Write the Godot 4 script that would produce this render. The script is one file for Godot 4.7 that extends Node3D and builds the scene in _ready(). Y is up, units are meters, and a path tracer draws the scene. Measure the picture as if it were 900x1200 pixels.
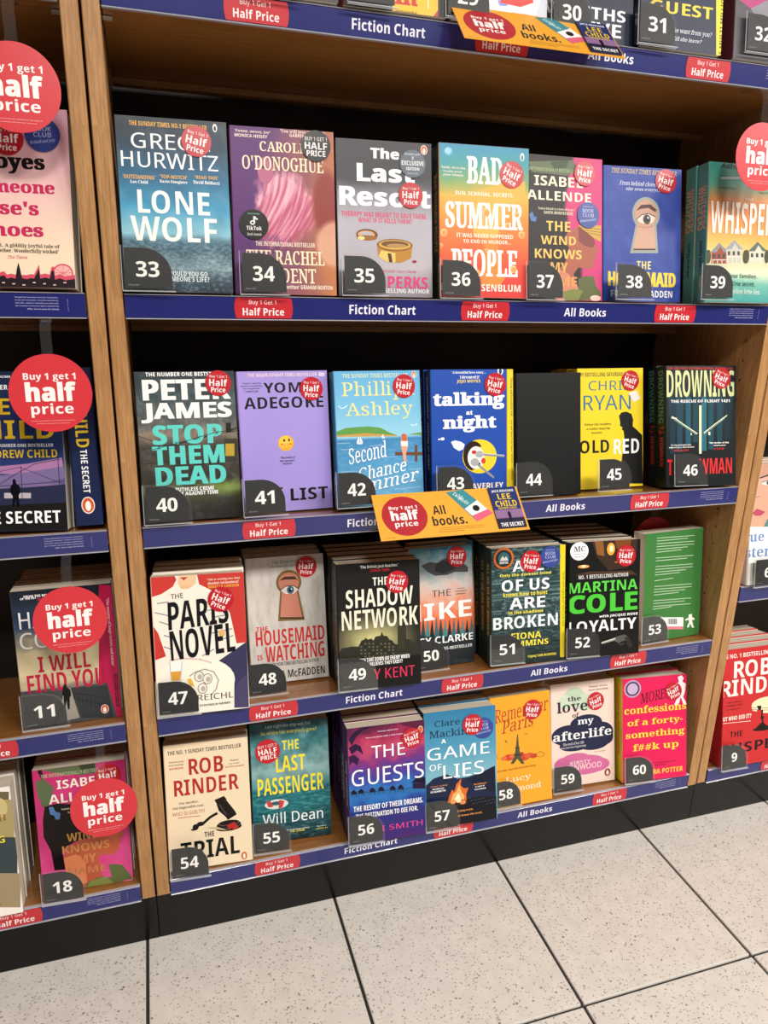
extends Node3D
# A bookshop chart wall: one full bay of face-out paperbacks between parts of two neighbouring bays.

const BAY := 1.0                                   # metres between the gaps of neighbouring uprights
const POST := 0.0203                               # half a pair of uprights
const STRIP_Y := [1.2708, 0.9471, 0.6536, 0.3673, 0.0837]   # underside of each label strip
const STRIP_H := 0.0268
const DEPTH := 0.262
const SHELF_DEEP := 0.225
const SLOPE := 0.12217                            # the boards fall 7 degrees towards the back
const TILE := 0.3016

var taken := {}
var mats := {}
var texts := {}
var fonts := {}
var noise := FastNoiseLite.new()
var fine := FastNoiseLite.new()

func _ready() -> void:
	# ---- camera, air, light
	var cam := Camera3D.new()
	cam.name = "camera"
	cam.position = Vector3(0.04776, 0.99196, 0.96158)
	cam.rotation = Vector3(-0.30020, -0.30755, 0.02405)
	cam.fov = 69.84
	cam.near = 0.02
	cam.far = 60.0
	add_child(cam)
	cam.current = true
	var we := WorldEnvironment.new()
	we.name = "environment"
	var env := Environment.new()
	env.background_mode = Environment.BG_COLOR
	env.background_color = Color(0, 0, 0)
	env.tonemap_mode = Environment.TONE_MAPPER_LINEAR
	env.tonemap_exposure = 0.5
	env.sdfgi_enabled = true
	env.ssao_enabled = true
	env.ssil_enabled = true
	we.environment = env
	add_child(we)
	noise.seed = 11
	noise.frequency = 1.0
	noise.fractal_octaves = 4
	fine.seed = 5
	fine.frequency = 1.0
	fine.fractal_octaves = 2
	for i in 4:
		ceiling_light(Vector3(0.15 + i * 1.2, 2.78, 2.45), "square white ceiling light panel, %s of the row counted along the shelves" % ["first", "second", "third", "fourth"][i])
	# ---- the room and the bookcases
	build_room()
	build_bookcase("bookcase", 0.0, "middle oak bookcase of chart paperbacks with numbers 33 to 60", STRIP_Y, true)
	build_bookcase("bookcase", -1.0, "oak bookcase whose paperbacks carry number tickets 11 and 18", STRIP_Y, false)
	build_bookcase("bookcase", 1.0, "oak bookcase with the large red paperback behind ticket 9", [1.2708, 0.8700, 0.4655, 0.0837], false)
	# ---- the books and what hangs between them
	build_books()
	build_tickets()
	build_promos()


# ------------------------------------------------------------------ helpers
func numbered(called: String) -> String:
	var n: int = taken.get(called, 0)
	taken[called] = n + 1
	return called if n == 0 else "%s_%03d" % [called, n]

func hexc(h: String) -> Color:
	return Color.html(h)

func lin(h: String) -> Color:
	return Color.html(h).srgb_to_linear()

func mat(key: String, h: String, rough := 0.5, spec := 0.5) -> StandardMaterial3D:
	if mats.has(key):
		return mats[key]
	var m := StandardMaterial3D.new()
	m.resource_name = key
	m.albedo_color = hexc(h)
	m.roughness = rough
	m.metallic_specular = spec
	mats[key] = m
	return m

func print_mat(key := "print_ink", rough := 0.40) -> StandardMaterial3D:
	if mats.has(key):
		return mats[key]
	var m := mat(key, "ffffff", rough, 0.38)
	m.vertex_color_use_as_albedo = true
	m.cull_mode = BaseMaterial3D.CULL_DISABLED
	return m

func clear_mat() -> StandardMaterial3D:
	if mats.has("clear_acrylic"):
		return mats["clear_acrylic"]
	var m := mat("clear_acrylic", "f4f8fa", 0.0, 0.36)
	m.albedo_color.a = 0.012
	m.transparency = BaseMaterial3D.TRANSPARENCY_ALPHA
	m.cull_mode = BaseMaterial3D.CULL_DISABLED
	return m

func edge_lit_mat() -> StandardMaterial3D:
	if mats.has("edge_lit_acrylic"):
		return mats["edge_lit_acrylic"]
	var m := mat("edge_lit_acrylic", "e6ebee", 0.3)  # milky white stands in for light caught along the clear acrylic edges
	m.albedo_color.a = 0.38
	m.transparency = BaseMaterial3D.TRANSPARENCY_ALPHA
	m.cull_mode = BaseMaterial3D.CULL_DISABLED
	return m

func obj(called: String, mesh: Mesh, parent: Node, material: Material = null) -> MeshInstance3D:
	var o := MeshInstance3D.new()
	o.name = called
	o.mesh = mesh
	if material:
		o.material_override = material
	parent.add_child(o, true)
	return o

func thing(called: String, label: String, category: String, at: Vector3, group := "") -> Node3D:
	var o := Node3D.new()
	o.name = numbered(called)
	add_child(o)
	o.position = at
	tag(o, label, category, group)
	return o

func tag(o: Node, label: String, category: String, group := "", kind := "") -> void:
	if label:
		o.set_meta("label", label)
	if category:
		o.set_meta("category", category)
	if group:
		o.set_meta("group", group)
	if kind:
		o.set_meta("kind", kind)

# a triangle soup with its own normals
class Soup:
	var v := PackedVector3Array()
	var n := PackedVector3Array()
	var u := PackedVector2Array()
	var c := PackedColorArray()
	func tri(a: Vector3, b: Vector3, d: Vector3, nn: Vector3, col := Color.WHITE, ua := Vector2.ZERO, ub := Vector2.ZERO, ud := Vector2.ZERO) -> void:
		if (b - a).cross(d - a).dot(nn) > 0.0:
			v.append_array([a, d, b])
			u.append_array([ua, ud, ub])
		else:
			v.append_array([a, b, d])
			u.append_array([ua, ub, ud])
		n.append_array([nn, nn, nn])
		c.append_array([col, col, col])
	func quad(a: Vector3, b: Vector3, d: Vector3, e: Vector3, nn: Vector3, col := Color.WHITE) -> void:
		tri(a, b, d, nn, col)
		tri(a, d, e, nn, col)
	func box(lo: Vector3, hi: Vector3, col := Color.WHITE) -> void:
		var p := func(i: int, j: int, k: int) -> Vector3: return Vector3([lo.x, hi.x][i], [lo.y, hi.y][j], [lo.z, hi.z][k])
		quad(p.call(0, 0, 1), p.call(1, 0, 1), p.call(1, 1, 1), p.call(0, 1, 1), Vector3.BACK, col)
		quad(p.call(0, 0, 0), p.call(1, 0, 0), p.call(1, 1, 0), p.call(0, 1, 0), Vector3.FORWARD, col)
		quad(p.call(0, 0, 0), p.call(0, 0, 1), p.call(0, 1, 1), p.call(0, 1, 0), Vector3.LEFT, col)
		quad(p.call(1, 0, 0), p.call(1, 0, 1), p.call(1, 1, 1), p.call(1, 1, 0), Vector3.RIGHT, col)
		quad(p.call(0, 1, 0), p.call(1, 1, 0), p.call(1, 1, 1), p.call(0, 1, 1), Vector3.UP, col)
		quad(p.call(0, 0, 0), p.call(1, 0, 0), p.call(1, 0, 1), p.call(0, 0, 1), Vector3.DOWN, col)
	func extrude(poly: PackedVector2Array, z0: float, z1: float, col := Color.WHITE) -> void:
		var idx := Geometry2D.triangulate_polygon(poly)
		for i in range(0, idx.size(), 3):
			var a := poly[idx[i]]
			var b := poly[idx[i + 1]]
			var d := poly[idx[i + 2]]
			tri(Vector3(a.x, a.y, z1), Vector3(b.x, b.y, z1), Vector3(d.x, d.y, z1), Vector3.BACK, col)
			tri(Vector3(a.x, a.y, z0), Vector3(b.x, b.y, z0), Vector3(d.x, d.y, z0), Vector3.FORWARD, col)
		var turn := -1.0 if Geometry2D.is_polygon_clockwise(poly) else 1.0
		for i in poly.size():
			var a := poly[i]
			var b := poly[(i + 1) % poly.size()]
			var o := Vector3(b.y - a.y, a.x - b.x, 0.0).normalized() * turn
			quad(Vector3(a.x, a.y, z0), Vector3(b.x, b.y, z0), Vector3(b.x, b.y, z1), Vector3(a.x, a.y, z1), o, col)
	func into(mesh: ArrayMesh, m: Material) -> void:
		if v.is_empty():
			return
		var arr := []
		arr.resize(Mesh.ARRAY_MAX)
		arr[Mesh.ARRAY_VERTEX] = v
		arr[Mesh.ARRAY_NORMAL] = n
		arr[Mesh.ARRAY_TEX_UV] = u
		arr[Mesh.ARRAY_COLOR] = c
		mesh.add_surface_from_arrays(Mesh.PRIMITIVE_TRIANGLES, arr)
		mesh.surface_set_material(mesh.get_surface_count() - 1, m)
	func mesh(m: Material) -> ArrayMesh:
		var am := ArrayMesh.new()
		into(am, m)
		return am

# a box whose edges are cut off by c
func bevel_box(lo: Vector3, hi: Vector3, c: float) -> Soup:
	var s := Soup.new()
	var mid := (lo + hi) / 2.0
	var h := (hi - lo) / 2.0
	var sg := [-1.0, 1.0]
	for ax in 3:
		var a1 := (ax + 1) % 3
		var a2 := (ax + 2) % 3
		for s0 in sg:
			var nn := Vector3.ZERO
			nn[ax] = s0
			var q := []
			for k in [[-1, -1], [1, -1], [1, 1], [-1, 1]]:
				var p := Vector3.ZERO
				p[ax] = s0 * h[ax]
				p[a1] = k[0] * (h[a1] - c)
				p[a2] = k[1] * (h[a2] - c)
				q.append(mid + p)
			s.quad(q[0], q[1], q[2], q[3], nn)
			for s1 in sg:                            # the bevel between faces ax and a1
				var n2 := Vector3.ZERO
				n2[ax] = s0
				n2[a1] = s1
				var e := []
				for k in [[h[ax], h[a1] - c, -1.0], [h[ax], h[a1] - c, 1.0], [h[ax] - c, h[a1], 1.0], [h[ax] - c, h[a1], -1.0]]:
					var p := Vector3.ZERO
					p[ax] = s0 * k[0]
					p[a1] = s1 * k[1]
					p[a2] = k[2] * (h[a2] - c)
					e.append(mid + p)
				s.quad(e[0], e[1], e[2], e[3], n2.normalized())
	for x in sg:
		for y in sg:
			for z in sg:
				s.tri(mid + Vector3(x * h.x, y * (h.y - c), z * (h.z - c)), mid + Vector3(x * (h.x - c), y * h.y, z * (h.z - c)), mid + Vector3(x * (h.x - c), y * (h.y - c), z * h.z), Vector3(x, y, z).normalized())
	return s

# ------------------------------------------------------------------ flat print: lettering and drawn shapes on a face
class Press:
	var s := Soup.new()
	var o := Vector3.ZERO                            # where (0, 0) of the face lies
	var ex := Vector3.RIGHT
	var ey := Vector3.UP
	var en := Vector3.BACK
	var lo := Vector2(-9, -9)
	var hi := Vector2(9, 9)
	var layer := 1
	const STEP := 0.000014
	func at(p: Vector2) -> Vector3:
		return o + ex * p.x + ey * p.y + en * (STEP * layer)
	func cut(poly: PackedVector2Array) -> PackedVector2Array:
		for side in 4:
			var ax := side / 2
			var lim: float = lo[ax] if side % 2 == 0 else hi[ax]
			var sg := 1.0 if side % 2 == 0 else -1.0
			var out := PackedVector2Array()
			for i in poly.size():
				var a := poly[i]
				var b := poly[(i + 1) % poly.size()]
				var da := (a[ax] - lim) * sg
				var db := (b[ax] - lim) * sg
				if da >= 0.0:
					out.append(a)
				if (da >= 0.0) != (db >= 0.0):
					out.append(a.lerp(b, da / (da - db)))
			poly = out
			if poly.size() < 3:
				break
		return poly
	func tri(a: Vector2, b: Vector2, d: Vector2, col: Color) -> void:
		var inside := true
		for p in [a, b, d]:
			if p.x < lo.x or p.x > hi.x or p.y < lo.y or p.y > hi.y:
				inside = false
		if inside:
			s.tri(at(a), at(b), at(d), en, col)
			return
		var q := cut(PackedVector2Array([a, b, d]))
		for i in range(1, q.size() - 1):
			s.tri(at(q[0]), at(q[i]), at(q[i + 1]), en, col)
	func poly(p: PackedVector2Array, col: Color) -> void:
		var idx := Geometry2D.triangulate_polygon(p)
		if idx.is_empty():
			for part in Geometry2D.merge_polygons(p, PackedVector2Array()):
				var id2 := Geometry2D.triangulate_polygon(part)
				for i in range(0, id2.size(), 3):
					tri(part[id2[i]], part[id2[i + 1]], part[id2[i + 2]], col)
		for i in range(0, idx.size(), 3):
			tri(p[idx[i]], p[idx[i + 1]], p[idx[i + 2]], col)
		layer += 1
	func rect(a: Vector2, b: Vector2, col: Color) -> void:
		poly(PackedVector2Array([a, Vector2(b.x, a.y), b, Vector2(a.x, b.y)]), col)
	func ellipse(c: Vector2, r: Vector2, col: Color, steps := 28) -> void:
		for i in steps:
			var a := TAU * i / steps
			var b := TAU * (i + 1) / steps
			tri(c, c + Vector2(cos(a) * r.x, sin(a) * r.y), c + Vector2(cos(b) * r.x, sin(b) * r.y), col)
		layer += 1
	func line(p: PackedVector2Array, w: float, col: Color) -> void:
		for i in p.size() - 1:
			var d := (p[i + 1] - p[i]).normalized().orthogonal() * w / 2.0
			tri(p[i] + d, p[i] - d, p[i + 1] + d, col)
			tri(p[i] - d, p[i + 1] - d, p[i + 1] + d, col)
			if i > 0:
				for k in 6:
					tri(p[i], p[i] + Vector2.from_angle(TAU * k / 6) * w / 2.0, p[i] + Vector2.from_angle(TAU * (k + 1) / 6) * w / 2.0, col)
		layer += 1

func font(key: String) -> Font:
	var base: String = {"r": "r", "t": "t", "i": "t", "s": "s", "S": "s", "H": "s"}.get(key, "b")
	if not fonts.has(base):
		var f := SystemFont.new()
		f.font_names = PackedStringArray(["Droid Serif" if base in ["t", "s"] else "Droid Sans"])
		f.font_weight = 700 if base in ["b", "s"] else 400
		fonts[base] = f
	return fonts[base]

# the triangles of a line of lettering, fitted to the box -0.5 .. 0.5
func letters(text: String, key: String, small: bool) -> PackedVector2Array:
	var id := text + "|" + key + str(small)
	if texts.has(id):
		return texts[id]
	var t := TextMesh.new()
	t.font = font(key)
	t.text = text
	t.depth = 0.0
	t.font_size = 20 if small else 40
	t.curve_step = 2.0 if small else 1.0
	t.pixel_size = 0.01
	var arr := t.get_mesh_arrays()
	var vs: PackedVector3Array = arr[Mesh.ARRAY_VERTEX]
	var ix: PackedInt32Array = arr[Mesh.ARRAY_INDEX]
	var out := PackedVector2Array()
	var slant := 0.28 if key == "i" else 0.10 if key == "k" else 0.0
	for i in ix:
		out.append(Vector2(vs[i].x + slant * vs[i].y, vs[i].y))
	var lo := Vector2(1e9, 1e9)
	var hi := -lo
	for p in out:
		lo = lo.min(p)
		hi = hi.max(p)
	var size := hi - lo
	for i in out.size():
		out[i] = (out[i] - lo) / size - Vector2(0.5, 0.5)
	texts[id] = out
	return out

func letter(pr: Press, text: String, c: Vector2, w: float, h: float, col: Color, key := "b", rot := 0.0) -> void:
	var ts := letters(text, key, h < 0.0045)
	var heavy: float = {"h": 0.035, "H": 0.035, "S": 0.018, "j": 0.02}.get(key, 0.0) * h
	var w2 := w - heavy * 2.0
	var h2 := h - heavy
	var shifts := [Vector2.ZERO]
	if heavy > 0.0:                                    # heavier faces are struck more than once
		shifts = [Vector2(-heavy, -heavy * 0.5), Vector2(heavy, -heavy * 0.5), Vector2(-heavy, heavy * 0.5), Vector2(heavy, heavy * 0.5), Vector2.ZERO]
	for sft in shifts:
		var q := Transform2D(deg_to_rad(rot), c)
		for i in range(0, ts.size(), 3):
			pr.tri(q * (Vector2(ts[i].x * w2, ts[i].y * h2) + sft), q * (Vector2(ts[i + 1].x * w2, ts[i + 1].y * h2) + sft), q * (Vector2(ts[i + 2].x * w2, ts[i + 2].y * h2) + sft), col)
		pr.layer += 1

func pairs(a: Array) -> PackedVector2Array:
	var p := PackedVector2Array()
	for i in range(0, a.size(), 2):
		p.append(Vector2(a[i], a[i + 1]))
	return p

func run_prints(pr: Press, list: Array) -> void:
	for c in list:
		match c[0]:
			"T": letter(pr, c[1], Vector2(c[2], c[3]), c[4], c[5], lin(c[6]), c[7], c[8])
			"P": pr.poly(pairs(c[1]), lin(c[2]))
			"E": pr.ellipse(Vector2(c[1], c[2]), Vector2(c[3], c[4]), lin(c[5]))
			"L": pr.line(pairs(c[1]), c[2], lin(c[3]))

# ------------------------------------------------------------------ surfaces
func tex(w: int, h: int, f: Callable) -> ImageTexture:
	var im := Image.create(w, h, false, Image.FORMAT_RGB8)
	for y in h:
		for x in w:
			im.set_pixel(x, y, f.call((x + 0.5) / w, (y + 0.5) / h))
	return ImageTexture.create_from_image(im)

func wood(along_x: bool) -> StandardMaterial3D:
	var key := "oak_along" if along_x else "oak_upright"
	if mats.has(key):
		return mats[key]
	var m := mat(key, "ffffff", 0.42)
	var a := hexc("bd8f5d")
	var b := hexc("93673b")
	var grain := func(u: float, v: float) -> Color:
		var l := v if along_x else u
		var t := u if along_x else v
		var k := noise.get_noise_2d(l * 34.0, t * 1.6) * 0.5 + fine.get_noise_2d(l * 150.0, t * 5.0) * 0.75 + fine.get_noise_2d(l * 420.0, t * 16.0) * 0.35
		return a.lerp(b, clampf(0.42 + k * 0.75, 0.0, 1.0))
	m.albedo_texture = tex(384, 384, grain)
	m.uv1_triplanar = true
	m.uv1_world_triplanar = true
	m.uv1_scale = Vector3(2.6, 2.6, 2.6)
	return m

func terrazzo() -> StandardMaterial3D:
	if mats.has("speckled_tile"):
		return mats["speckled_tile"]
	var m := mat("speckled_tile", "ffffff", 0.34)
	var n := 1024
	var im := Image.create(n, n, false, Image.FORMAT_RGB8)
	var base := hexc("d6d0c8")
	for y in n:
		for x in n:
			var k := fine.get_noise_2d(x * 0.35, y * 0.35) * 0.035 + noise.get_noise_2d(x * 0.012, y * 0.012) * 0.03
			im.set_pixel(x, y, Color(base.r + k, base.g + k, base.b + k))
	var rng := RandomNumberGenerator.new()
	rng.seed = 77
	for i in 5200:
		var cx := rng.randi_range(7, n - 8)
		var cy := rng.randi_range(7, n - 8)
		var big := rng.randf()
		var rx := rng.randf_range(1.4, 2.7) + (1.6 if big > 0.94 else 0.0)
		var ry := rng.randf_range(1.1, 1.9) + (1.2 if big > 0.94 else 0.0)
		var ang := rng.randf_range(-0.9, 0.9)
		var col := hexc(["7d7368", "6b6259", "8c8174", "564f49", "988c7d"][rng.randi_range(0, 4)])
		var s := rng.randf_range(0.35, 0.9)
		for dy in range(-6, 7):
			for dx in range(-6, 7):
				var p := Vector2(dx, dy).rotated(ang)
				var r := (p.x / rx) ** 2 + (p.y / ry) ** 2
				if r < 1.3:
					var old := im.get_pixel(cx + dx, cy + dy)
					im.set_pixel(cx + dx, cy + dy, old.lerp(col, s * clampf((1.3 - r) * 2.0, 0.0, 1.0)))
	m.albedo_texture = ImageTexture.create_from_image(im)
	m.uv1_triplanar = true
	m.uv1_world_triplanar = true
	m.uv1_scale = Vector3(1.9, 1.9, 1.9)
	return m

# ------------------------------------------------------------------ the room
func slab(called: String, lo: Vector3, hi: Vector3, m: Material, parent: Node = self) -> MeshInstance3D:
	var s := Soup.new()
	var c := (lo + hi) / 2.0
	s.box(lo - c, hi - c)
	var o := obj(called, s.mesh(m), parent)
	o.position = c
	if parent == self:
		o.set_meta("kind", "structure")
	return o

func build_room() -> void:
	var plaster := mat("grey_wall_paint", "5e5c59", 0.8)
	var fl := slab("floor", Vector3(-3.2, -0.06, -0.45), Vector3(4.4, -0.004, 5.6), mat("dark_grout", "2c2b29", 0.75))
	slab("ceiling", Vector3(-3.2, 2.82, -0.45), Vector3(4.4, 2.92, 5.6), mat("ceiling_paint", "94928e", 0.85))
	slab("wall_back", Vector3(-3.2, -0.06, -0.55), Vector3(4.4, 2.92, -0.45), plaster)
	slab("wall_front", Vector3(-3.2, -0.06, 5.6), Vector3(4.4, 2.92, 5.7), plaster)
	slab("wall_left", Vector3(-3.3, -0.06, -0.55), Vector3(-3.2, 2.92, 5.7), plaster)
	slab("wall_right", Vector3(4.4, -0.06, -0.55), Vector3(4.5, 2.92, 5.7), plaster)
	# tiles: one bevelled piece, repeated on the grid the joints show
	var half := TILE / 2.0 - 0.0024
	var tile := bevel_box(Vector3(-half, -0.012, -half), Vector3(half, 0.0, half), 0.0008).mesh(terrazzo())
	for i in range(-6, 9):
		for j in range(0, 10):
			var o := obj("tile", tile, fl)
			o.position = Vector3(-0.0187 + (i + 0.5) * TILE, 0.0, 0.285 + (j - 0.5) * TILE) - fl.position

func ceiling_light(at: Vector3, label: String) -> void:
	var t := thing("ceiling_light", label, "ceiling light", at, "ceiling light panels over the shop floor")
	var fr := Soup.new()
	for s in [-1.0, 1.0]:
		fr.box(Vector3(-0.31, -0.0, s * 0.3 - 0.012), Vector3(0.31, 0.04, s * 0.3 + 0.012))
		fr.box(Vector3(s * 0.3 - 0.012, -0.0, -0.29), Vector3(s * 0.3 + 0.012, 0.04, 0.29))
	obj("frame", fr.mesh(mat("white_metal", "e8e8e6", 0.5)), t)
	var g := Soup.new()
	g.box(Vector3(-0.288, 0.012, -0.288), Vector3(0.288, 0.02, 0.288))
	var gm := mat("light_diffuser", "ffffff", 0.6)
	gm.emission_enabled = true
	gm.emission = Color(1.0, 0.98, 0.95)
	gm.emission_energy_multiplier = 3.0
	obj("diffuser", g.mesh(gm), t)
	var l := AreaLight3D.new()
	l.name = "lamp"
	l.area_size = Vector2(0.56, 0.56)
	l.light_color = Color(1.0, 0.978, 0.95)
	l.light_energy = 14.5
	l.area_range = 12.0
	l.area_attenuation = 2.0
	l.shadow_enabled = true
	l.rotation = Vector3(-PI / 2.0, 0, 0)
	l.position = Vector3(0, 0.008, 0)
	t.add_child(l)

# ------------------------------------------------------------------ bookcases
func strip_mesh(x0: float, x1: float) -> ArrayMesh:
	var am := ArrayMesh.new()
	var s := bevel_box(Vector3(x0, 0, -0.003), Vector3(x1, STRIP_H, 0.0012), 0.0006)
	s.into(am, mat("blue_label_strip", "23286b", 0.22))
	var pr := Press.new()
	pr.o = Vector3(0, 0, 0.0013)
	letter(pr, "Fiction Chart", Vector2(0.3445, 0.0135), 0.0915, 0.0122, lin("e6e4f2"), "b")
	letter(pr, "All Books", Vector2(0.650, 0.0138), 0.069, 0.0115, lin("e6e4f2"), "b")
	for i in 5:
		letter(pr, ["Cheapest item half price in store only. Selected titles", "on the same transaction. Cannot be used with any", "other offer. Subject to availability and while stocks", "last. Promoters reserve the right to withdraw this", "offer. See in store for details"][i], Vector2(0.926 + (0.006 if i == 4 else 0.0), 0.0218 - i * 0.0032), 0.046 - (0.012 if i == 4 else 0.0), 0.0017, lin("b4b2d8"), "b")
	letter(pr, "Ends Tuesday", Vector2(0.959, 0.014), 0.014, 0.0015, lin("8a88c0"), "b", 90)
	pr.s.into(am, print_mat("strip_print", 0.25))
	return am

func promo_label_mesh() -> ArrayMesh:
	var am := ArrayMesh.new()
	var p := PackedVector2Array()
	var w := 0.0345
	var h := STRIP_H - 0.002
	for i in 9:                                       # barrel-shaped card, bowed at both ends
		var t := -1.0 + i * 0.25
		p.append(Vector2(w + 0.0022 * (1.0 - t * t), t * h / 2.0))
	for i in 9:
		var t := 1.0 - i * 0.25
		p.append(Vector2(-w - 0.0022 * (1.0 - t * t), t * h / 2.0))
	var s := Soup.new()
	s.extrude(p, 0.0, 0.0006)
	s.into(am, mat("red_promo_card", "c22b35", 0.28))
	var pr := Press.new()
	pr.o = Vector3(0, 0, 0.0006)
	letter(pr, "Buy 1 Get 1", Vector2(-0.0015, 0.0063), 0.034, 0.0066, lin("f6ecec"), "r")
	letter(pr, "Half Price", Vector2(-0.0005, -0.0043), 0.052, 0.0092, lin("f6ecec"), "b")
	pr.s.into(am, print_mat("strip_print", 0.25))
	return am

func upright_with_holes(t: Node3D, x0: float, x1: float, y0: float, y1: float, face: float) -> void:
	var c := CSGCombiner3D.new()
	c.name = "upright"
	t.add_child(c, true)
	var b := CSGBox3D.new()
	b.name = "board"
	b.size = Vector3(x1 - x0, y1 - y0, DEPTH + 0.022)
	b.position = Vector3((x0 + x1) / 2.0, (y0 + y1) / 2.0, -(DEPTH + 0.022) / 2.0 + 0.0006)
	b.material = wood(false)
	c.add_child(b)
	for z in [-0.038, -0.215]:
		for i in 40:
			var y := y0 + 0.0345 + i * 0.032
			if y > y1 - 0.02:
				break
			var h := CSGCylinder3D.new()
			h.name = "pin_hole_%d_%d" % [i, 0 if z > -0.1 else 1]
			h.operation = CSGShape3D.OPERATION_SUBTRACTION
			h.radius = 0.0026
			h.height = 0.016
			h.sides = 8
			h.rotation = Vector3(0, 0, PI / 2.0)
			h.position = Vector3(face, y, z)
			h.material = wood(false)
			c.add_child(h)

func build_bookcase(called: String, x: float, label: String, rows: Array, holes: bool) -> void:
	var t := thing(called, label, "bookcase", Vector3(x, 0, 0))
	var up := wood(false)
	var along := wood(true)
	var y0 := 0.0837
	var y1 := 1.62
	var post := POST - 0.0016
	bpart(t, "upright", Vector3(0.0016, y0, -DEPTH - 0.02), Vector3(POST, y1, 0.0006), up, 0.0012)
	if holes:
		upright_with_holes(t, BAY - POST, BAY - 0.0016, y0, y1, BAY - POST)
	else:
		bpart(t, "upright", Vector3(BAY - POST, y0, -DEPTH - 0.02), Vector3(BAY - 0.0016, y1, 0.0006), up, 0.0012)
	bpart(t, "back_panel", Vector3(POST, y0, -DEPTH - 0.016), Vector3(BAY - POST, y1, -DEPTH - 0.006), mat("dark_brown_back", "1e140e", 0.6), 0.0005)
	bpart(t, "top_board", Vector3(0.0016, y1, -DEPTH - 0.02), Vector3(BAY - 0.0016, y1 + 0.02, 0.0006), along, 0.0012)
	var km := mat("black_gloss_plinth", "0d0c0c", 0.2, 0.33)
	bpart(t, "plinth", Vector3(0.0, 0.0, -DEPTH - 0.02), Vector3(BAY, y0 - 0.0004, -0.003), km, 0.001)
	if not mats.has("strip_shape"):
		mats["strip_shape"] = strip_mesh(POST + 0.0015, BAY - POST - 0.0015)
		mats["promo_shape"] = promo_label_mesh()
	for y in rows:
		var top: float = y + 0.028
		var sh := Node3D.new()
		sh.name = "shelf"
		t.add_child(sh, true)
		sh.position = Vector3(0, y, 0)
		# the board slopes down towards the back, so that the books lean
		var pivot := Vector3(0, 0.028, -0.0034)
		var bd := obj("board", bevel_box(Vector3(POST + 0.0012, -0.022, -SHELF_DEEP), Vector3(BAY - POST - 0.0012, 0.0, 0.0), 0.001).mesh(shelf_wood()), sh)
		bd.position = pivot
		bd.rotation.x = -SLOPE
		var bt := obj("rear_batten", bevel_box(Vector3(POST + 0.002, -0.031, -SHELF_DEEP + 0.001), Vector3(BAY - POST - 0.002, -0.0221, -SHELF_DEEP + 0.014), 0.0008).mesh(along), sh)
		bt.position = pivot
		bt.rotation.x = -SLOPE
		obj("label_strip", mats["strip_shape"], sh)
		bpart(sh, "strip_rail", Vector3(POST + 0.0015, -0.0014, -0.003), Vector3(BAY - POST - 0.0015, -0.0001, 0.0032), mat("clear_grey_plastic", "a9a8b4", 0.15), 0.0004)
		bpart(sh, "strip_rail", Vector3(POST + 0.0015, STRIP_H + 0.0001, -0.003), Vector3(BAY - POST - 0.0015, STRIP_H + 0.0009, 0.0026), mat("clear_grey_plastic", "a9a8b4", 0.15), 0.0003)
		for px in [0.1875, 0.4925, 0.804]:
			var pl := obj("promo_label", mats["promo_shape"], sh)
			pl.position = Vector3(px, STRIP_H / 2.0, 0.0014)
		for px in [POST + 0.0062, BAY - POST - 0.0062]:
			var pin := Soup.new()
			pin.box(Vector3(-0.005, -0.003, -0.003), Vector3(0.005, 0.0, 0.003))
			var po := obj("shelf_pin", pin.mesh(mat("steel_pin", "b4b0a8", 0.3)), sh)
			po.position = Vector3(px, 0.0008, -0.038)

func shelf_wood() -> StandardMaterial3D:
	if mats.has("oak_shelf"):
		return mats["oak_shelf"]
	var m: StandardMaterial3D = wood(true).duplicate()
	m.resource_name = "oak_shelf"
	m.albedo_color = hexc("dcc6a8")
	m.roughness = 0.3
	m.clearcoat_enabled = true
	m.clearcoat = 0.7
	m.clearcoat_roughness = 0.08
	mats["oak_shelf"] = m
	return m

func bpart(parent: Node, called: String, lo: Vector3, hi: Vector3, m: Material, c: float) -> MeshInstance3D:
	var mid := (lo + hi) / 2.0
	var o := obj(called, bevel_box(lo - mid, hi - mid, c).mesh(m), parent)
	o.position = mid
	return o

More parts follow.
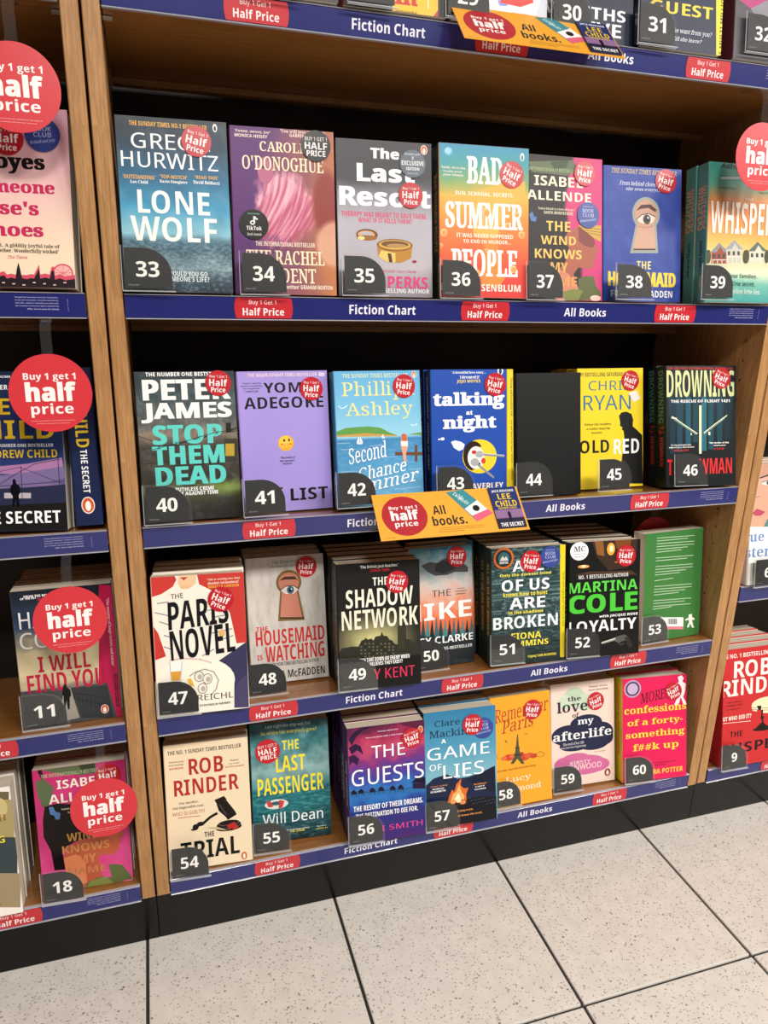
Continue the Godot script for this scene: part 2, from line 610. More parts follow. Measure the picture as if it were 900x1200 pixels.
# ------------------------------------------------------------------ books
# id: cover colour, spine colour, back colour, spine lettering [[text, colour, from the foot, length, height]], copies stacked behind, label, label of the copies
var BOOKS := {
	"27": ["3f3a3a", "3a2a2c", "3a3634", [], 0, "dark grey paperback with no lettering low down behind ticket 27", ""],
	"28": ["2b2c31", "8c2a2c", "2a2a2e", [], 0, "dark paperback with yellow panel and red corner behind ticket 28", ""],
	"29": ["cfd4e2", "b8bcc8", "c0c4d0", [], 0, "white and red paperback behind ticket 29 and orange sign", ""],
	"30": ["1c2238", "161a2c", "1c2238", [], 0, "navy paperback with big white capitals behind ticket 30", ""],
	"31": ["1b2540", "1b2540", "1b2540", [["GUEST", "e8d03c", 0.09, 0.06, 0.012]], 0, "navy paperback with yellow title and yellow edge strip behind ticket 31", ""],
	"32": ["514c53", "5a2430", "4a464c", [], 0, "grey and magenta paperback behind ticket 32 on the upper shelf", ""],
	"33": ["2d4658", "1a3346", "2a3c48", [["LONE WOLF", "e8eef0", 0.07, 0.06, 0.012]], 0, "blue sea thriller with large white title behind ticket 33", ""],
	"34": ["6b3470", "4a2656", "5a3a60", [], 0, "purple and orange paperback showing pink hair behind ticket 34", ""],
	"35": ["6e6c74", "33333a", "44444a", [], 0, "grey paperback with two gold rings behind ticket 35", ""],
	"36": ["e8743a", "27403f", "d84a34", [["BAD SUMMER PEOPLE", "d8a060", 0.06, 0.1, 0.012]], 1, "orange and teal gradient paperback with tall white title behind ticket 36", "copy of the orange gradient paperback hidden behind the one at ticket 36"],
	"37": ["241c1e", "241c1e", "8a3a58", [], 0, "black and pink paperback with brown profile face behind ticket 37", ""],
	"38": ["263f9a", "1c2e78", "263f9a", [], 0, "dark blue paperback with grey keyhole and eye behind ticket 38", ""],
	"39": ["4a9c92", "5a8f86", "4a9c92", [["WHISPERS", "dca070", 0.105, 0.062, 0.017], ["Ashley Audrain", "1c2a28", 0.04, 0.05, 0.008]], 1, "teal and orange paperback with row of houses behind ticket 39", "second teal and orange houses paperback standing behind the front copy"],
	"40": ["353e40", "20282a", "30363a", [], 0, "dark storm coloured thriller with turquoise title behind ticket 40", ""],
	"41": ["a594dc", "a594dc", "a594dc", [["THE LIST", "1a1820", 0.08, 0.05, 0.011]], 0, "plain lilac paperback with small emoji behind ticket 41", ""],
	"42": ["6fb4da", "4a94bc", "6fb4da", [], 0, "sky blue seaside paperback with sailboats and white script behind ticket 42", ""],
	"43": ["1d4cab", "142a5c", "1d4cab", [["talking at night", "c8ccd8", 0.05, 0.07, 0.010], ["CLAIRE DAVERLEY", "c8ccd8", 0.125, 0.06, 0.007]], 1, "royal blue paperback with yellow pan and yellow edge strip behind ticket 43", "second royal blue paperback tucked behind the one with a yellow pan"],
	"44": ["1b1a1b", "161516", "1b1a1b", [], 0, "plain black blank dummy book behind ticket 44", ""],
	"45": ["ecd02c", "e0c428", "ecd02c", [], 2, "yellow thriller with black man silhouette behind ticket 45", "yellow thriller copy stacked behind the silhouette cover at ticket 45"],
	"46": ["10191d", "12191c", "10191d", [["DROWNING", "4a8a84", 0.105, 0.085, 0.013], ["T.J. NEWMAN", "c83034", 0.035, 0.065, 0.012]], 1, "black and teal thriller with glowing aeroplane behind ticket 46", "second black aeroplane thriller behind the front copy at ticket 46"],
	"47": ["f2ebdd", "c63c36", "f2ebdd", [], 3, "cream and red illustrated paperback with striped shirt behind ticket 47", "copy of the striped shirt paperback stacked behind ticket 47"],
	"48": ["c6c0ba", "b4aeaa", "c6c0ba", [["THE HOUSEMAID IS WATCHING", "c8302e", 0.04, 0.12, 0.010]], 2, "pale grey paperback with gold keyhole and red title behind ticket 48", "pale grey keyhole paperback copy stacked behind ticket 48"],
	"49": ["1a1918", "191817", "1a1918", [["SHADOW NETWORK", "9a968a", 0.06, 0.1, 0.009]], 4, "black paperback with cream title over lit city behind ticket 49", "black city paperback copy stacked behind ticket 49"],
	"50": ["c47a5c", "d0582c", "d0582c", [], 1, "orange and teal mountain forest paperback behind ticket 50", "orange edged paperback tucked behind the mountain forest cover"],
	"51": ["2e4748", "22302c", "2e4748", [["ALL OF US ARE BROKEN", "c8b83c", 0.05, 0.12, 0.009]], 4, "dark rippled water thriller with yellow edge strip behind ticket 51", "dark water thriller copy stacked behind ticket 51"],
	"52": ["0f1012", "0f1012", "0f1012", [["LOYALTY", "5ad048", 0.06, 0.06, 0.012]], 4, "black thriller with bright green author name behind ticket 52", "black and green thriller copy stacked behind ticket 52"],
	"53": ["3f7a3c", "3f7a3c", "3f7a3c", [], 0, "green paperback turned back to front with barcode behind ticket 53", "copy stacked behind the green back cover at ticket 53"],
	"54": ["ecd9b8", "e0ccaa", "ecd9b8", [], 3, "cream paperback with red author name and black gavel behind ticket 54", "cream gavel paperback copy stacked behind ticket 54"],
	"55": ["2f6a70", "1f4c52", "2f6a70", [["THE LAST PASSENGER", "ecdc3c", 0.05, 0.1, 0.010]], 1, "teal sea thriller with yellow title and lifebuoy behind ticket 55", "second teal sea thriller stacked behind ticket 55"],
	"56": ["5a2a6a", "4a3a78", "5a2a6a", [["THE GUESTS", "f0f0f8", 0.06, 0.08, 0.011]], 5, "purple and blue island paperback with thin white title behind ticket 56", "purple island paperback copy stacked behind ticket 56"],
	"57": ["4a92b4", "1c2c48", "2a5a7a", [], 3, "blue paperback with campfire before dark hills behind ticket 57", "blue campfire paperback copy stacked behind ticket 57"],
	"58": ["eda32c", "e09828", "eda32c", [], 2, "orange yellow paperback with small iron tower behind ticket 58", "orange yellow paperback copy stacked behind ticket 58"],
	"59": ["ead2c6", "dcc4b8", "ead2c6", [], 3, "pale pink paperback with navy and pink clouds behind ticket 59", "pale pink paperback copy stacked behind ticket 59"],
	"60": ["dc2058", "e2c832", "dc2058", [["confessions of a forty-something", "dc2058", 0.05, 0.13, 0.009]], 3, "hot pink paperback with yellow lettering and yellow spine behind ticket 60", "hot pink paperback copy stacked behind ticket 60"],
	"11": ["4c5058", "1c222c", "2c3038", [], 3, "thriller with crimson title and lone walking man behind ticket 11", "crimson titled thriller copy stacked behind ticket 11"],
	"18": ["c42a70", "241c1e", "8a3a58", [], 3, "hot pink paperback with profile face and leaves behind ticket 18", "hot pink profile paperback copy stacked behind ticket 18"],
	"sho": ["f0c8c0", "e8b4c0", "f0c8c0", [], 0, "pale pink paperback with black and magenta title and city skyline", ""],
	"sec": ["22346a", "182648", "22346a", [["LEE CHILD", "e6c02c", 0.1, 0.09, 0.015], ["THE SECRET", "f0f0f0", 0.042, 0.055, 0.008]], 0, "navy thriller with yellow author name and man silhouette, cover outward", ""],
	"whi": ["f0ece4", "f0ece4", "f0ece4", [], 2, "thick white bordered book with brown photo beside the pink profile paperback", "white covered book stacked behind the white bordered one"],
	"sus": ["c42c30", "b8282c", "c42c30", [], 3, "large red paperback with table lamp drawing behind ticket 9", "large red paperback copy stacked behind ticket 9"],
	"blu": ["d8b0a0", "e8e4e0", "eeeeec", [], 2, "large paperback with painted woman's face and blue serif title", "copy stacked behind the painted face paperback"],
}

func grad(stops: Array, v: float) -> Color:
	var last: Array = stops[0]
	for s in stops:
		if v <= s[0]:
			var w: float = (v - last[0]) / maxf(s[0] - last[0], 0.0001)
			return hexc(last[1]).lerp(hexc(s[1]), clampf(w, 0.0, 1.0))
		last = s
	return hexc(last[1])

func nz(x: float, y: float) -> float:
	return noise.get_noise_2d(x, y)

# printed pictures: colour at u (across) and v (down) of a cover
func art_at(id: String, u: float, v: float) -> Color:
	var k := 0.0
	match id:
		"33":
			var c := grad([[0.0, "353d44"], [0.16, "2b4156"], [0.3, "2a6286"], [0.5, "3f97bf"], [0.66, "8cc4d6"], [0.7, "567e90"], [0.76, "4a6a7a"], [0.86, "7c97a2"], [0.93, "3c5462"], [1.0, "253440"]], v + 0.02 * nz(u * 3.0, 4.0))
			k = nz(u * 3.0, v * 5.0) * 0.16 + (nz(u * 16.0, v * 45.0) * 0.38 if v > 0.7 else 0.0)
			return c.lightened(k) if k > 0.0 else c.darkened(-k)
		"34":
			var c := hexc("5a2a6e").lerp(hexc("c27a4c"), clampf(u * 1.15 - 0.25 + 0.2 * (v - 0.3) + 0.25 * nz(u * 2.0, v * 2.0), 0.0, 1.0))
			var d := Vector2((u - 0.52) / 0.34, (v - 0.47) / 0.26)
			d.x += d.y * d.y * 0.35
			if d.length() < 1.0:
				k = clampf((1.0 - d.length() + 0.25 * nz(u * 9.0, v * 9.0)) * 3.2, 0.0, 1.0)
				var bend := u + 0.35 * (v - 0.3) * (v - 0.3) * 4.0
				var s := nz(bend * 22.0 + v * 6.0, v * 2.5) + 0.4 * nz(bend * 60.0 + v * 14.0, v * 3.0) - (v - 0.45) * 1.2
				c = c.lerp(hexc("b8506e").lerp(hexc("f0b8c8"), clampf(0.5 + s * 1.1, 0.0, 1.0)), k)
			var f := Vector2((u - 0.92) / 0.16, (v - 0.44) / 0.24).length()
			if f < 1.0:
				c = c.lerp(hexc("8a2f2c"), clampf((1.0 - f) * 3.0, 0.0, 0.85))
			var g := Vector2((u - 1.0) / 0.22, (v - 0.68) / 0.16).length()
			if g < 1.0:
				c = c.lerp(hexc("dca88c"), clampf((1.0 - g) * 4.0, 0.0, 0.9))
			return c
		"35":
			return grad([[0.0, "3c3c42"], [0.24, "3a3a40"], [0.36, "8c8a94"], [0.5, "b2aeba"], [0.8, "bab4bc"], [1.0, "8c8690"]], v + 0.05 * nz(u * 2.0, v * 3.0))
		"36":
			return grad([[0.0, "3c90b4"], [0.1, "3f9aa6"], [0.22, "7aa66e"], [0.32, "d8b048"], [0.45, "f09a3c"], [0.62, "ee7436"], [0.8, "e24a34"], [1.0, "d63636"]], v + 0.05 * nz(u * 1.6, v * 2.0))
		"37":
			k = u + 0.10 * sin(v * 5.0) + 0.03 * nz(v * 8.0, 2.0)
			return hexc("221b1d").lerp(hexc("cc3c78"), smoothstep(0.60, 0.66, k)) if v < 0.62 else hexc("241c1e").lerp(hexc("cc3c78"), smoothstep(0.70, 0.76, u))
		"18":
			return hexc("c02a6c").lerp(hexc("d84c8c"), clampf(v + nz(u * 3.0, v * 3.0) * 0.4, 0.0, 1.0))
		"38":
			k = 0.06 * sin(u * 190.0) * sin(v * 280.0) + 0.10 * nz(u * 5.0, v * 5.0)
			return hexc("27419e").lightened(k) if k > 0.0 else hexc("27419e").darkened(-k)
		"39":
			return grad([[0.0, "3f9a90"], [0.14, "5aa898"], [0.26, "d8905a"], [0.4, "e88a48"], [0.55, "f0b45a"], [0.7, "f4dca4"], [0.78, "e4e6c6"], [0.86, "74b8a8"], [1.0, "3f9a96"]], v + 0.02 * nz(u * 2.0, v * 4.0))
		"40":
			k = nz(u * 3.5, v * 5.0) * 0.32 + nz(u * 14.0, v * 16.0) * 0.16
			var c := grad([[0.0, "2a363b"], [0.2, "3c4c50"], [0.36, "6a6a66"], [0.42, "8a7c6e"], [0.5, "3e3a34"], [0.72, "36322c"], [0.78, "57613c"], [0.9, "2e2c28"], [1.0, "262624"]], v + k * 0.2)
			c = c.lerp(hexc("7f9a45"), clampf(1.0 - Vector2((u - 0.86) / 0.22, (v - 0.79) / 0.07).length(), 0.0, 0.8))
			return c.lightened(k * 0.5) if k > 0.0 else c.darkened(-k * 0.6)
		"42":
			var c := grad([[0.0, "63aede"], [0.3, "7cc0e2"], [0.48, "98d0e6"], [0.5, "3f86ba"], [0.66, "4f98c8"], [1.0, "66acd4"]], v)
			return c.lightened(maxf(0.0, nz(u * 8.0, v * 40.0) * 0.25)) if v > 0.52 else c
		"46":
			k = clampf(1.0 - absf(v - 0.28) / 0.35, 0.0, 1.0) * clampf(0.4 + nz(u * 14.0, v * 1.5), 0.0, 1.0)
			return hexc("0f171a").lerp(hexc("2a6470"), k * 0.75)
		"48":
			k = nz(u * 8.0, v * 3.0) * 0.14 + nz(u * 34.0, v * 10.0) * 0.06
			return hexc("cbc5bf").lightened(k) if k > 0.0 else hexc("cbc5bf").darkened(-k)
		"49":
			k = clampf(1.0 - Vector2((u - 0.42) / 0.6, (v - 0.62) / 0.26).length(), 0.0, 1.0)
			k += 0.15 * nz(u * 5.0, v * 6.0) * k
			return hexc("181716").lerp(hexc("cfc98a"), clampf(k * 1.2, 0.0, 0.95))
		"50":
			k = nz(u * 4.0, v * 7.0) * 0.1
			return grad([[0.0, "3f7488"], [0.12, "7a9ca8"], [0.3, "c4bcb8"], [0.42, "d8a694"], [0.55, "de7a54"], [0.7, "d8643e"], [0.8, "3a5a5c"], [1.0, "22282c"]], v + k)
		"51":
			k = nz(u * 6.0 + 2.0 * nz(u * 2.0, v * 3.0), v * 38.0)
			return hexc("2f484a").lerp(hexc("7a9494") if k > 0.0 else hexc("16282a"), clampf(absf(k) * 1.6, 0.0, 0.8)).lerp(hexc("121c1e"), clampf((v - 0.62) * 2.2, 0.0, 0.7))
		"55":
			k = nz(u * 3.0, v * 5.0)
			var c := grad([[0.0, "1f4e58"], [0.18, "3f7c82"], [0.4, "8cb0b0"], [0.54, "4a8a8c"], [0.57, "1c6a72"], [0.7, "1f7078"], [0.85, "164c54"], [1.0, "102c32"]], v + k * 0.04)
			k = k * 0.35 if v < 0.56 else nz(u * 7.0, v * 40.0) * 0.4
			return c.lightened(k) if k > 0.0 else c.darkened(-k)
		"56":
			k = nz(u * 3.0 + v, v * 6.0 - u)
			return grad([[0.0, "57183f"], [0.1, "a02a52"], [0.2, "c04468"], [0.3, "7a2f7c"], [0.44, "3a3f9c"], [0.56, "2c74bc"], [0.64, "2464b0"], [0.74, "232f7c"], [1.0, "46206c"]], v + k * 0.10)
		"57":
			return grad([[0.0, "2f7aa4"], [0.3, "4a94b6"], [0.55, "7ab0c2"], [1.0, "5a90a8"]], v + 0.03 * nz(u * 3.0, v * 5.0))
		"11":
			k = nz(u * 3.0, v * 9.0)
			return grad([[0.0, "161c26"], [0.12, "1f2a3c"], [0.26, "2c4468"], [0.36, "8c8678"], [0.45, "cfc09a"], [0.56, "dccaa2"], [0.7, "bca98a"], [0.78, "6a6660"], [1.0, "3a3a3c"]], v + k * 0.07)
		"sho":
			return grad([[0.0, "e6acc4"], [0.4, "f0c2c2"], [0.75, "f6dcc0"], [1.0, "f6e4c6"]], v)
		"sec":
			return grad([[0.0, "16233f"], [0.3, "1e2f5e"], [0.6, "2a3c74"], [0.68, "6a5a90"], [0.76, "a07aa4"], [0.86, "4a4a70"], [1.0, "17161c"]], v + 0.03 * nz(u * 2.0, v * 8.0))
	return Color.WHITE

func cover_art(id: String) -> StandardMaterial3D:
	var key := "cover_" + id
	if mats.has(key):
		return mats[key]
	var m := mat(key, "ffffff", 0.40, 0.38)
	m.albedo_texture = tex(144, 216, func(u: float, v: float) -> Color: return art_at(id, u, v))
	return m

const PAINTED := ["33", "34", "35", "36", "37", "18", "38", "39", "40", "42", "46", "48", "49", "50", "51", "55", "56", "57", "11", "sho", "sec"]

func paper() -> StandardMaterial3D:
	if mats.has("page_edges"):
		return mats["page_edges"]
	var m := mat("page_edges", "ffffff", 0.85, 0.2)
	var rng := RandomNumberGenerator.new()
	rng.seed = 3
	var tone := []
	for i in 128:
		tone.append(rng.randf_range(-0.09, 0.05))
	m.albedo_texture = tex(128, 8, func(u: float, _v: float) -> Color:
		var k: float = tone[int(u * 128.0) % 128]
		return Color(0.86 + k, 0.82 + k, 0.75 + k))
	return m

# the wrapped cover of a paperback: front at z = 0, spine on the side of s (-1 left, 1 right)
func cover_mesh(id: String, printed := true) -> ArrayMesh:
	var p: Array = POSES[id]
	var w: float = p[5]
	var h: float = p[6]
	var t: float = p[7]
	var b: Array = BOOKS[id]
	var s := 1.0 if id == "53" else -1.0
	var r := 0.0022
	var g := 0.0007
	var outer := PackedVector2Array([Vector2(-s * w / 2.0, 0)])
	for i in 5:
		var a := i * PI / 8.0
		outer.append(Vector2(s * (w / 2.0 - r + r * sin(a)), -r + r * cos(a)))
	for i in 5:
		var a := i * PI / 8.0
		outer.append(Vector2(s * (w / 2.0 - r + r * cos(a)), -t + r - r * sin(a)))
	outer.append(Vector2(-s * w / 2.0, -t))
	var am := ArrayMesh.new()
	var flat := Soup.new()
	var n := outer.size()
	var inner := PackedVector2Array()
	for i in n:
		var q := outer[i]
		inner.append(Vector2(s * minf(s * q.x, w / 2.0 - g), clampf(q.y, -t + g, -g)))
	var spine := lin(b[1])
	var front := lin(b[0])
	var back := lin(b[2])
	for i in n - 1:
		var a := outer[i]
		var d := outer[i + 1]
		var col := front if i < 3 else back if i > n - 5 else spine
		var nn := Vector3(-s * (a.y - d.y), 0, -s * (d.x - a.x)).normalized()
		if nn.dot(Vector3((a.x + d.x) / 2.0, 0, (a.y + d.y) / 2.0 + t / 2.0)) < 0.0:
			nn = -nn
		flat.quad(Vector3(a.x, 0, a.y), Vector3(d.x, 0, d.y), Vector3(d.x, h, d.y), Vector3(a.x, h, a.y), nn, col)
		var a2 := inner[i]
		var d2 := inner[i + 1]
		flat.quad(Vector3(a2.x, 0, a2.y), Vector3(d2.x, 0, d2.y), Vector3(d2.x, h, d2.y), Vector3(a2.x, h, a2.y), -nn, lin("d8d2c4"))
		for y in [0.0, h]:
			flat.quad(Vector3(a.x, y, a.y), Vector3(d.x, y, d.y), Vector3(d2.x, y, d2.y), Vector3(a2.x, y, a2.y), Vector3.UP if y > 0.0 else Vector3.DOWN, col)
	for z in [[0.0, -g], [-t, -t + g]]:
		flat.quad(Vector3(-s * w / 2.0, 0, z[0]), Vector3(-s * w / 2.0, h, z[0]), Vector3(-s * w / 2.0, h, z[1]), Vector3(-s * w / 2.0, 0, z[1]), Vector3(-s, 0, 0), lin("d8d2c4"))
	flat.into(am, print_mat("cover_card", 0.40))
	var edge := w / 2.0 - 0.0014
	if PAINTED.has(id):
		var q := Soup.new()
		var z := 0.00002
		var x0 := -edge
		var x1 := w / 2.0
		q.tri(Vector3(x0, 0, z), Vector3(x1, 0, z), Vector3(x1, h, z), Vector3.BACK, Color.WHITE, Vector2(0, 1), Vector2(1, 1), Vector2(1, 0))
		q.tri(Vector3(x0, 0, z), Vector3(x1, h, z), Vector3(x0, h, z), Vector3.BACK, Color.WHITE, Vector2(0, 1), Vector2(1, 0), Vector2(0, 0))
		q.into(am, cover_art(id))
	var pr := Press.new()
	pr.lo = Vector2(-edge if s < 0.0 else -w / 2.0, 0.0)
	pr.hi = Vector2(w / 2.0 if s < 0.0 else edge, h)
	pr.layer = 2
	if printed:
		run_prints(pr, PRINTS.get(id, []))
	# spine lettering reads downwards
	pr.o = Vector3(-w / 2.0 - 0.00002, 0, -t / 2.0)
	pr.ex = Vector3(0, -1, 0)
	pr.ey = Vector3(0, 0, 1)
	pr.en = Vector3(-1, 0, 0)
	pr.lo = Vector2(-h, -t / 2.0)
	pr.hi = Vector2(0, t / 2.0)
	pr.layer = 1
	for x in b[3]:
		letter(pr, x[0], Vector2(-(x[2] + x[3] / 2.0), 0), x[3], minf(x[4], t * 0.7), lin(x[1]), "b")
	if id == "sec":
		pr.ellipse(Vector2(-0.026, 0), Vector2(0.011, 0.008), lin("e8e2d8"))
		pr.ellipse(Vector2(-0.026, 0), Vector2(0.0095, 0.0068), lin("d0582c"))
		pr.ellipse(Vector2(-0.025, 0), Vector2(0.0065, 0.0034), lin("f6f0e8"))
	pr.s.into(am, print_mat())
	return am

func pages_mesh(id: String) -> ArrayMesh:
	var p: Array = POSES[id]
	var w: float = p[5] / 2.0
	var s := 1.0 if id == "53" else -1.0
	var h: float = p[6] - 0.0009
	var t: float = p[7] - 0.0008
	var q := Soup.new()
	var x0 := -w + 0.0009
	var x1 := w - 0.0012
	if s > 0.0:
		x0 = -w + 0.0012
		x1 = w - 0.0009
	var y0 := 0.0006
	var z0 := -0.0008
	var z1 := -t
	var put := func(a: Vector3, b: Vector3, c: Vector3, d: Vector3, n: Vector3) -> void:
		var uv := func(r: Vector3) -> Vector2: return Vector2((r.z - z0) / (z1 - z0) * 0.98 + 0.01, 0.5)
		q.tri(a, b, c, n, Color.WHITE, uv.call(a), uv.call(b), uv.call(c))
		q.tri(a, c, d, n, Color.WHITE, uv.call(a), uv.call(c), uv.call(d))
	put.call(Vector3(x0, h, z0), Vector3(x1, h, z0), Vector3(x1, h, z1), Vector3(x0, h, z1), Vector3.UP)
	put.call(Vector3(x0, y0, z0), Vector3(x1, y0, z0), Vector3(x1, y0, z1), Vector3(x0, y0, z1), Vector3.DOWN)
	put.call(Vector3(x1, y0, z0), Vector3(x1, h, z0), Vector3(x1, h, z1), Vector3(x1, y0, z1), Vector3.RIGHT)
	put.call(Vector3(x0, y0, z0), Vector3(x0, h, z0), Vector3(x0, h, z1), Vector3(x0, y0, z1), Vector3.LEFT)
	put.call(Vector3(x0, y0, z0), Vector3(x1, y0, z0), Vector3(x1, h, z0), Vector3(x0, h, z0), Vector3.BACK)
	put.call(Vector3(x0, y0, z1), Vector3(x1, y0, z1), Vector3(x1, h, z1), Vector3(x0, h, z1), Vector3.FORWARD)
	return q.mesh(paper())

# ------------------------------------------------------------------ stickers
func sticker_mesh(style: String) -> ArrayMesh:
	var key := "sticker_" + style
	if mats.has(key):
		return mats[key]
	var am := ArrayMesh.new()
	var s := Soup.new()
	var p := PackedVector2Array()
	for i in 32:
		p.append(Vector2.from_angle(TAU * i / 32.0) * 0.5)
	var body: String = {"red": "bb2630", "redcaps": "bb2630", "black": "1f1e20", "tok": "17161a", "grey": "55606e", "club": "3a4a94", "orange": "2a3436"}[style]
	s.extrude(p, 0.0, 0.01, lin(body))
	var pr := Press.new()
	pr.o = Vector3(0, 0, 0.0105)
	var W := lin("f6eeee")
	match style:
		"red":
			letter(pr, "Buy 1 Get 1", Vector2(0, 0.245), 0.66, 0.13, W, "r")
			letter(pr, "Half", Vector2(0, 0.02), 0.70, 0.27, W, "b")
			letter(pr, "Price", Vector2(0, -0.255), 0.56, 0.20, W, "b")
		"redcaps", "black":
			letter(pr, "BUY 1 GET 1", Vector2(0, 0.22), 0.74, 0.12, W, "r")
			letter(pr, "HALF", Vector2(0, 0.0), 0.76, 0.22, W, "b")
			letter(pr, "PRICE", Vector2(0, -0.24), 0.64, 0.18, W, "b")
		"tok":
			letter(pr, "Recommended", Vector2(0, 0.36), 0.40, 0.06, lin("8ac8c4"), "r")
			pr.line(PackedVector2Array([Vector2(0.01, 0.27), Vector2(0.01, 0.05)]), 0.06, W)
			pr.ellipse(Vector2(-0.05, 0.06), Vector2(0.085, 0.075), W)
			pr.ellipse(Vector2(-0.05, 0.06), Vector2(0.04, 0.035), lin("17161a"))
			pr.line(PackedVector2Array([Vector2(0.02, 0.27), Vector2(0.06, 0.20), Vector2(0.13, 0.17)]), 0.055, W)
			letter(pr, "TikTok", Vector2(0, -0.12), 0.52, 0.14, W, "b")
			letter(pr, "Book Awards", Vector2(0, -0.32), 0.5, 0.09, W, "i")
		"grey":
			letter(pr, "RICHARD & JUDY", Vector2(0, 0.33), 0.6, 0.09, lin("b8c0c8"), "b")
			letter(pr, "EXCLUSIVE", Vector2(0, 0.02), 0.86, 0.16, lin("e4e8ec"), "b")
			letter(pr, "EDITION", Vector2(0, -0.18), 0.5, 0.11, lin("e4e8ec"), "b")
			letter(pr, "book club", Vector2(0, -0.34), 0.42, 0.07, lin("b8c0c8"), "r")
			pr.rect(Vector2(-0.03, 0.15), Vector2(0.03, 0.26), lin("b8c0c8"))
		"club":
			letter(pr, "Richard & Judy", Vector2(0, 0.32), 0.46, 0.06, lin("c8ccec"), "i")
			letter(pr, "BOOK", Vector2(0, 0.17), 0.50, 0.13, lin("c8ccec"), "r")
			letter(pr, "CLUB", Vector2(0, 0.0), 0.50, 0.13, lin("c8ccec"), "r")
			letter(pr, "Richard and Judy", Vector2(0, -0.2), 0.74, 0.12, lin("c8ccec"), "i", 8)
		"orange":
			for i in 32:
				pr.line(PackedVector2Array([Vector2.from_angle(TAU * i / 32.0) * 0.44, Vector2.from_angle(TAU * (i + 1) / 32.0) * 0.44]), 0.1, lin("c8682c"))
			pr.ellipse(Vector2(0, 0.02), Vector2(0.26, 0.26), lin("3f6a72"))
			pr.poly(PackedVector2Array([Vector2(-0.2, -0.1), Vector2(-0.05, 0.12), Vector2(0.03, 0.0), Vector2(0.12, 0.1), Vector2(0.22, -0.1)]), lin("d8dcd4"))
			letter(pr, "CRIME PICK", Vector2(0, -0.2), 0.42, 0.1, W, "b")
	s.into(am, print_mat("sticker_film", 0.3))
	pr.s.into(am, print_mat("sticker_film", 0.3))
	mats[key] = am
	return am

func build_books() -> void:
	for id in BOOKS:
		var p: Array = POSES[id]
		var b: Array = BOOKS[id]
		var cov := cover_mesh(id)
		var pag := pages_mesh(id)
		var o := thing("paperback", b[5], "book", Vector3(p[0], p[1], p[2]), "face-out paperbacks on the shelves")
		o.rotation = Vector3(-p[3], p[4], 0)
		obj("cover", cov, o)
		obj("page_block", pag, o)
		var high := 0.0011
		for c in PRINTS.get(id, []):
			if c[0] == "S":
				var st := obj("sticker", sticker_mesh(c[1]), o)
				st.position = Vector3(c[2], c[3], high)
				st.scale = Vector3(c[4], c[4], 0.02)
				st.rotation = Vector3(0, 0, -deg_to_rad(c[5]))
				high += 0.0006
		var rng := RandomNumberGenerator.new()
		rng.seed = hash(id)
		var gap: float = (p[7] + 0.0006) / cos(p[3] - SLOPE)
		var back := Vector3(-sin(p[4]) * cos(SLOPE), -sin(SLOPE), -cos(p[4]) * cos(SLOPE)) * gap
		var side := Vector3(cos(p[4]), 0, -sin(p[4]))
		var plain := cover_mesh(id, false) if b[4] > 0 else cov
		for k in b[4]:
			var o2 := thing("paperback", b[6] if b[4] == 1 else "%s, %s behind the front one" % [b[6], ["first", "second", "third", "fourth", "fifth"][k]], "book", o.position + back * (k + 1) + side * rng.randf_range(-0.0016, 0.0016), b[6] if b[4] > 1 else "face-out paperbacks on the shelves")
			o2.rotation = o.rotation
			if id == "50":
				o2.position += side * 0.0155
			obj("cover", plain, o2)
			obj("page_block", pag, o2)
	# one more copy of the navy thriller, shelved with its spine outward
	var e := thing("paperback", "navy thriller shelved spine outward beside the oak upright", "book", Vector3(-0.0250, STRIP_Y[2] + 0.0275, -0.0655), "face-out paperbacks on the shelves")
	e.basis = Basis(Vector3.RIGHT, -SLOPE) * Basis(Vector3.UP, PI / 2.0)
	obj("cover", cover_mesh("sec", false), e)
	obj("page_block", pages_mesh("sec"), e)

# ------------------------------------------------------------------ number tickets in clear pockets
const TICKET_NO := {"sus": "9", "blu": "6"}

func corner_card(w: float, h: float, r: float) -> PackedVector2Array:
	var p := PackedVector2Array([Vector2(-w / 2, -h / 2), Vector2(w / 2, -h / 2)])
	for i in 11:
		var a := i * PI / 20.0
		p.append(Vector2(w / 2 - r + r * cos(a), h / 2 - r * 0.95 + r * 0.95 * sin(a)))
	p.append(Vector2(-w / 2, h / 2))
	return p

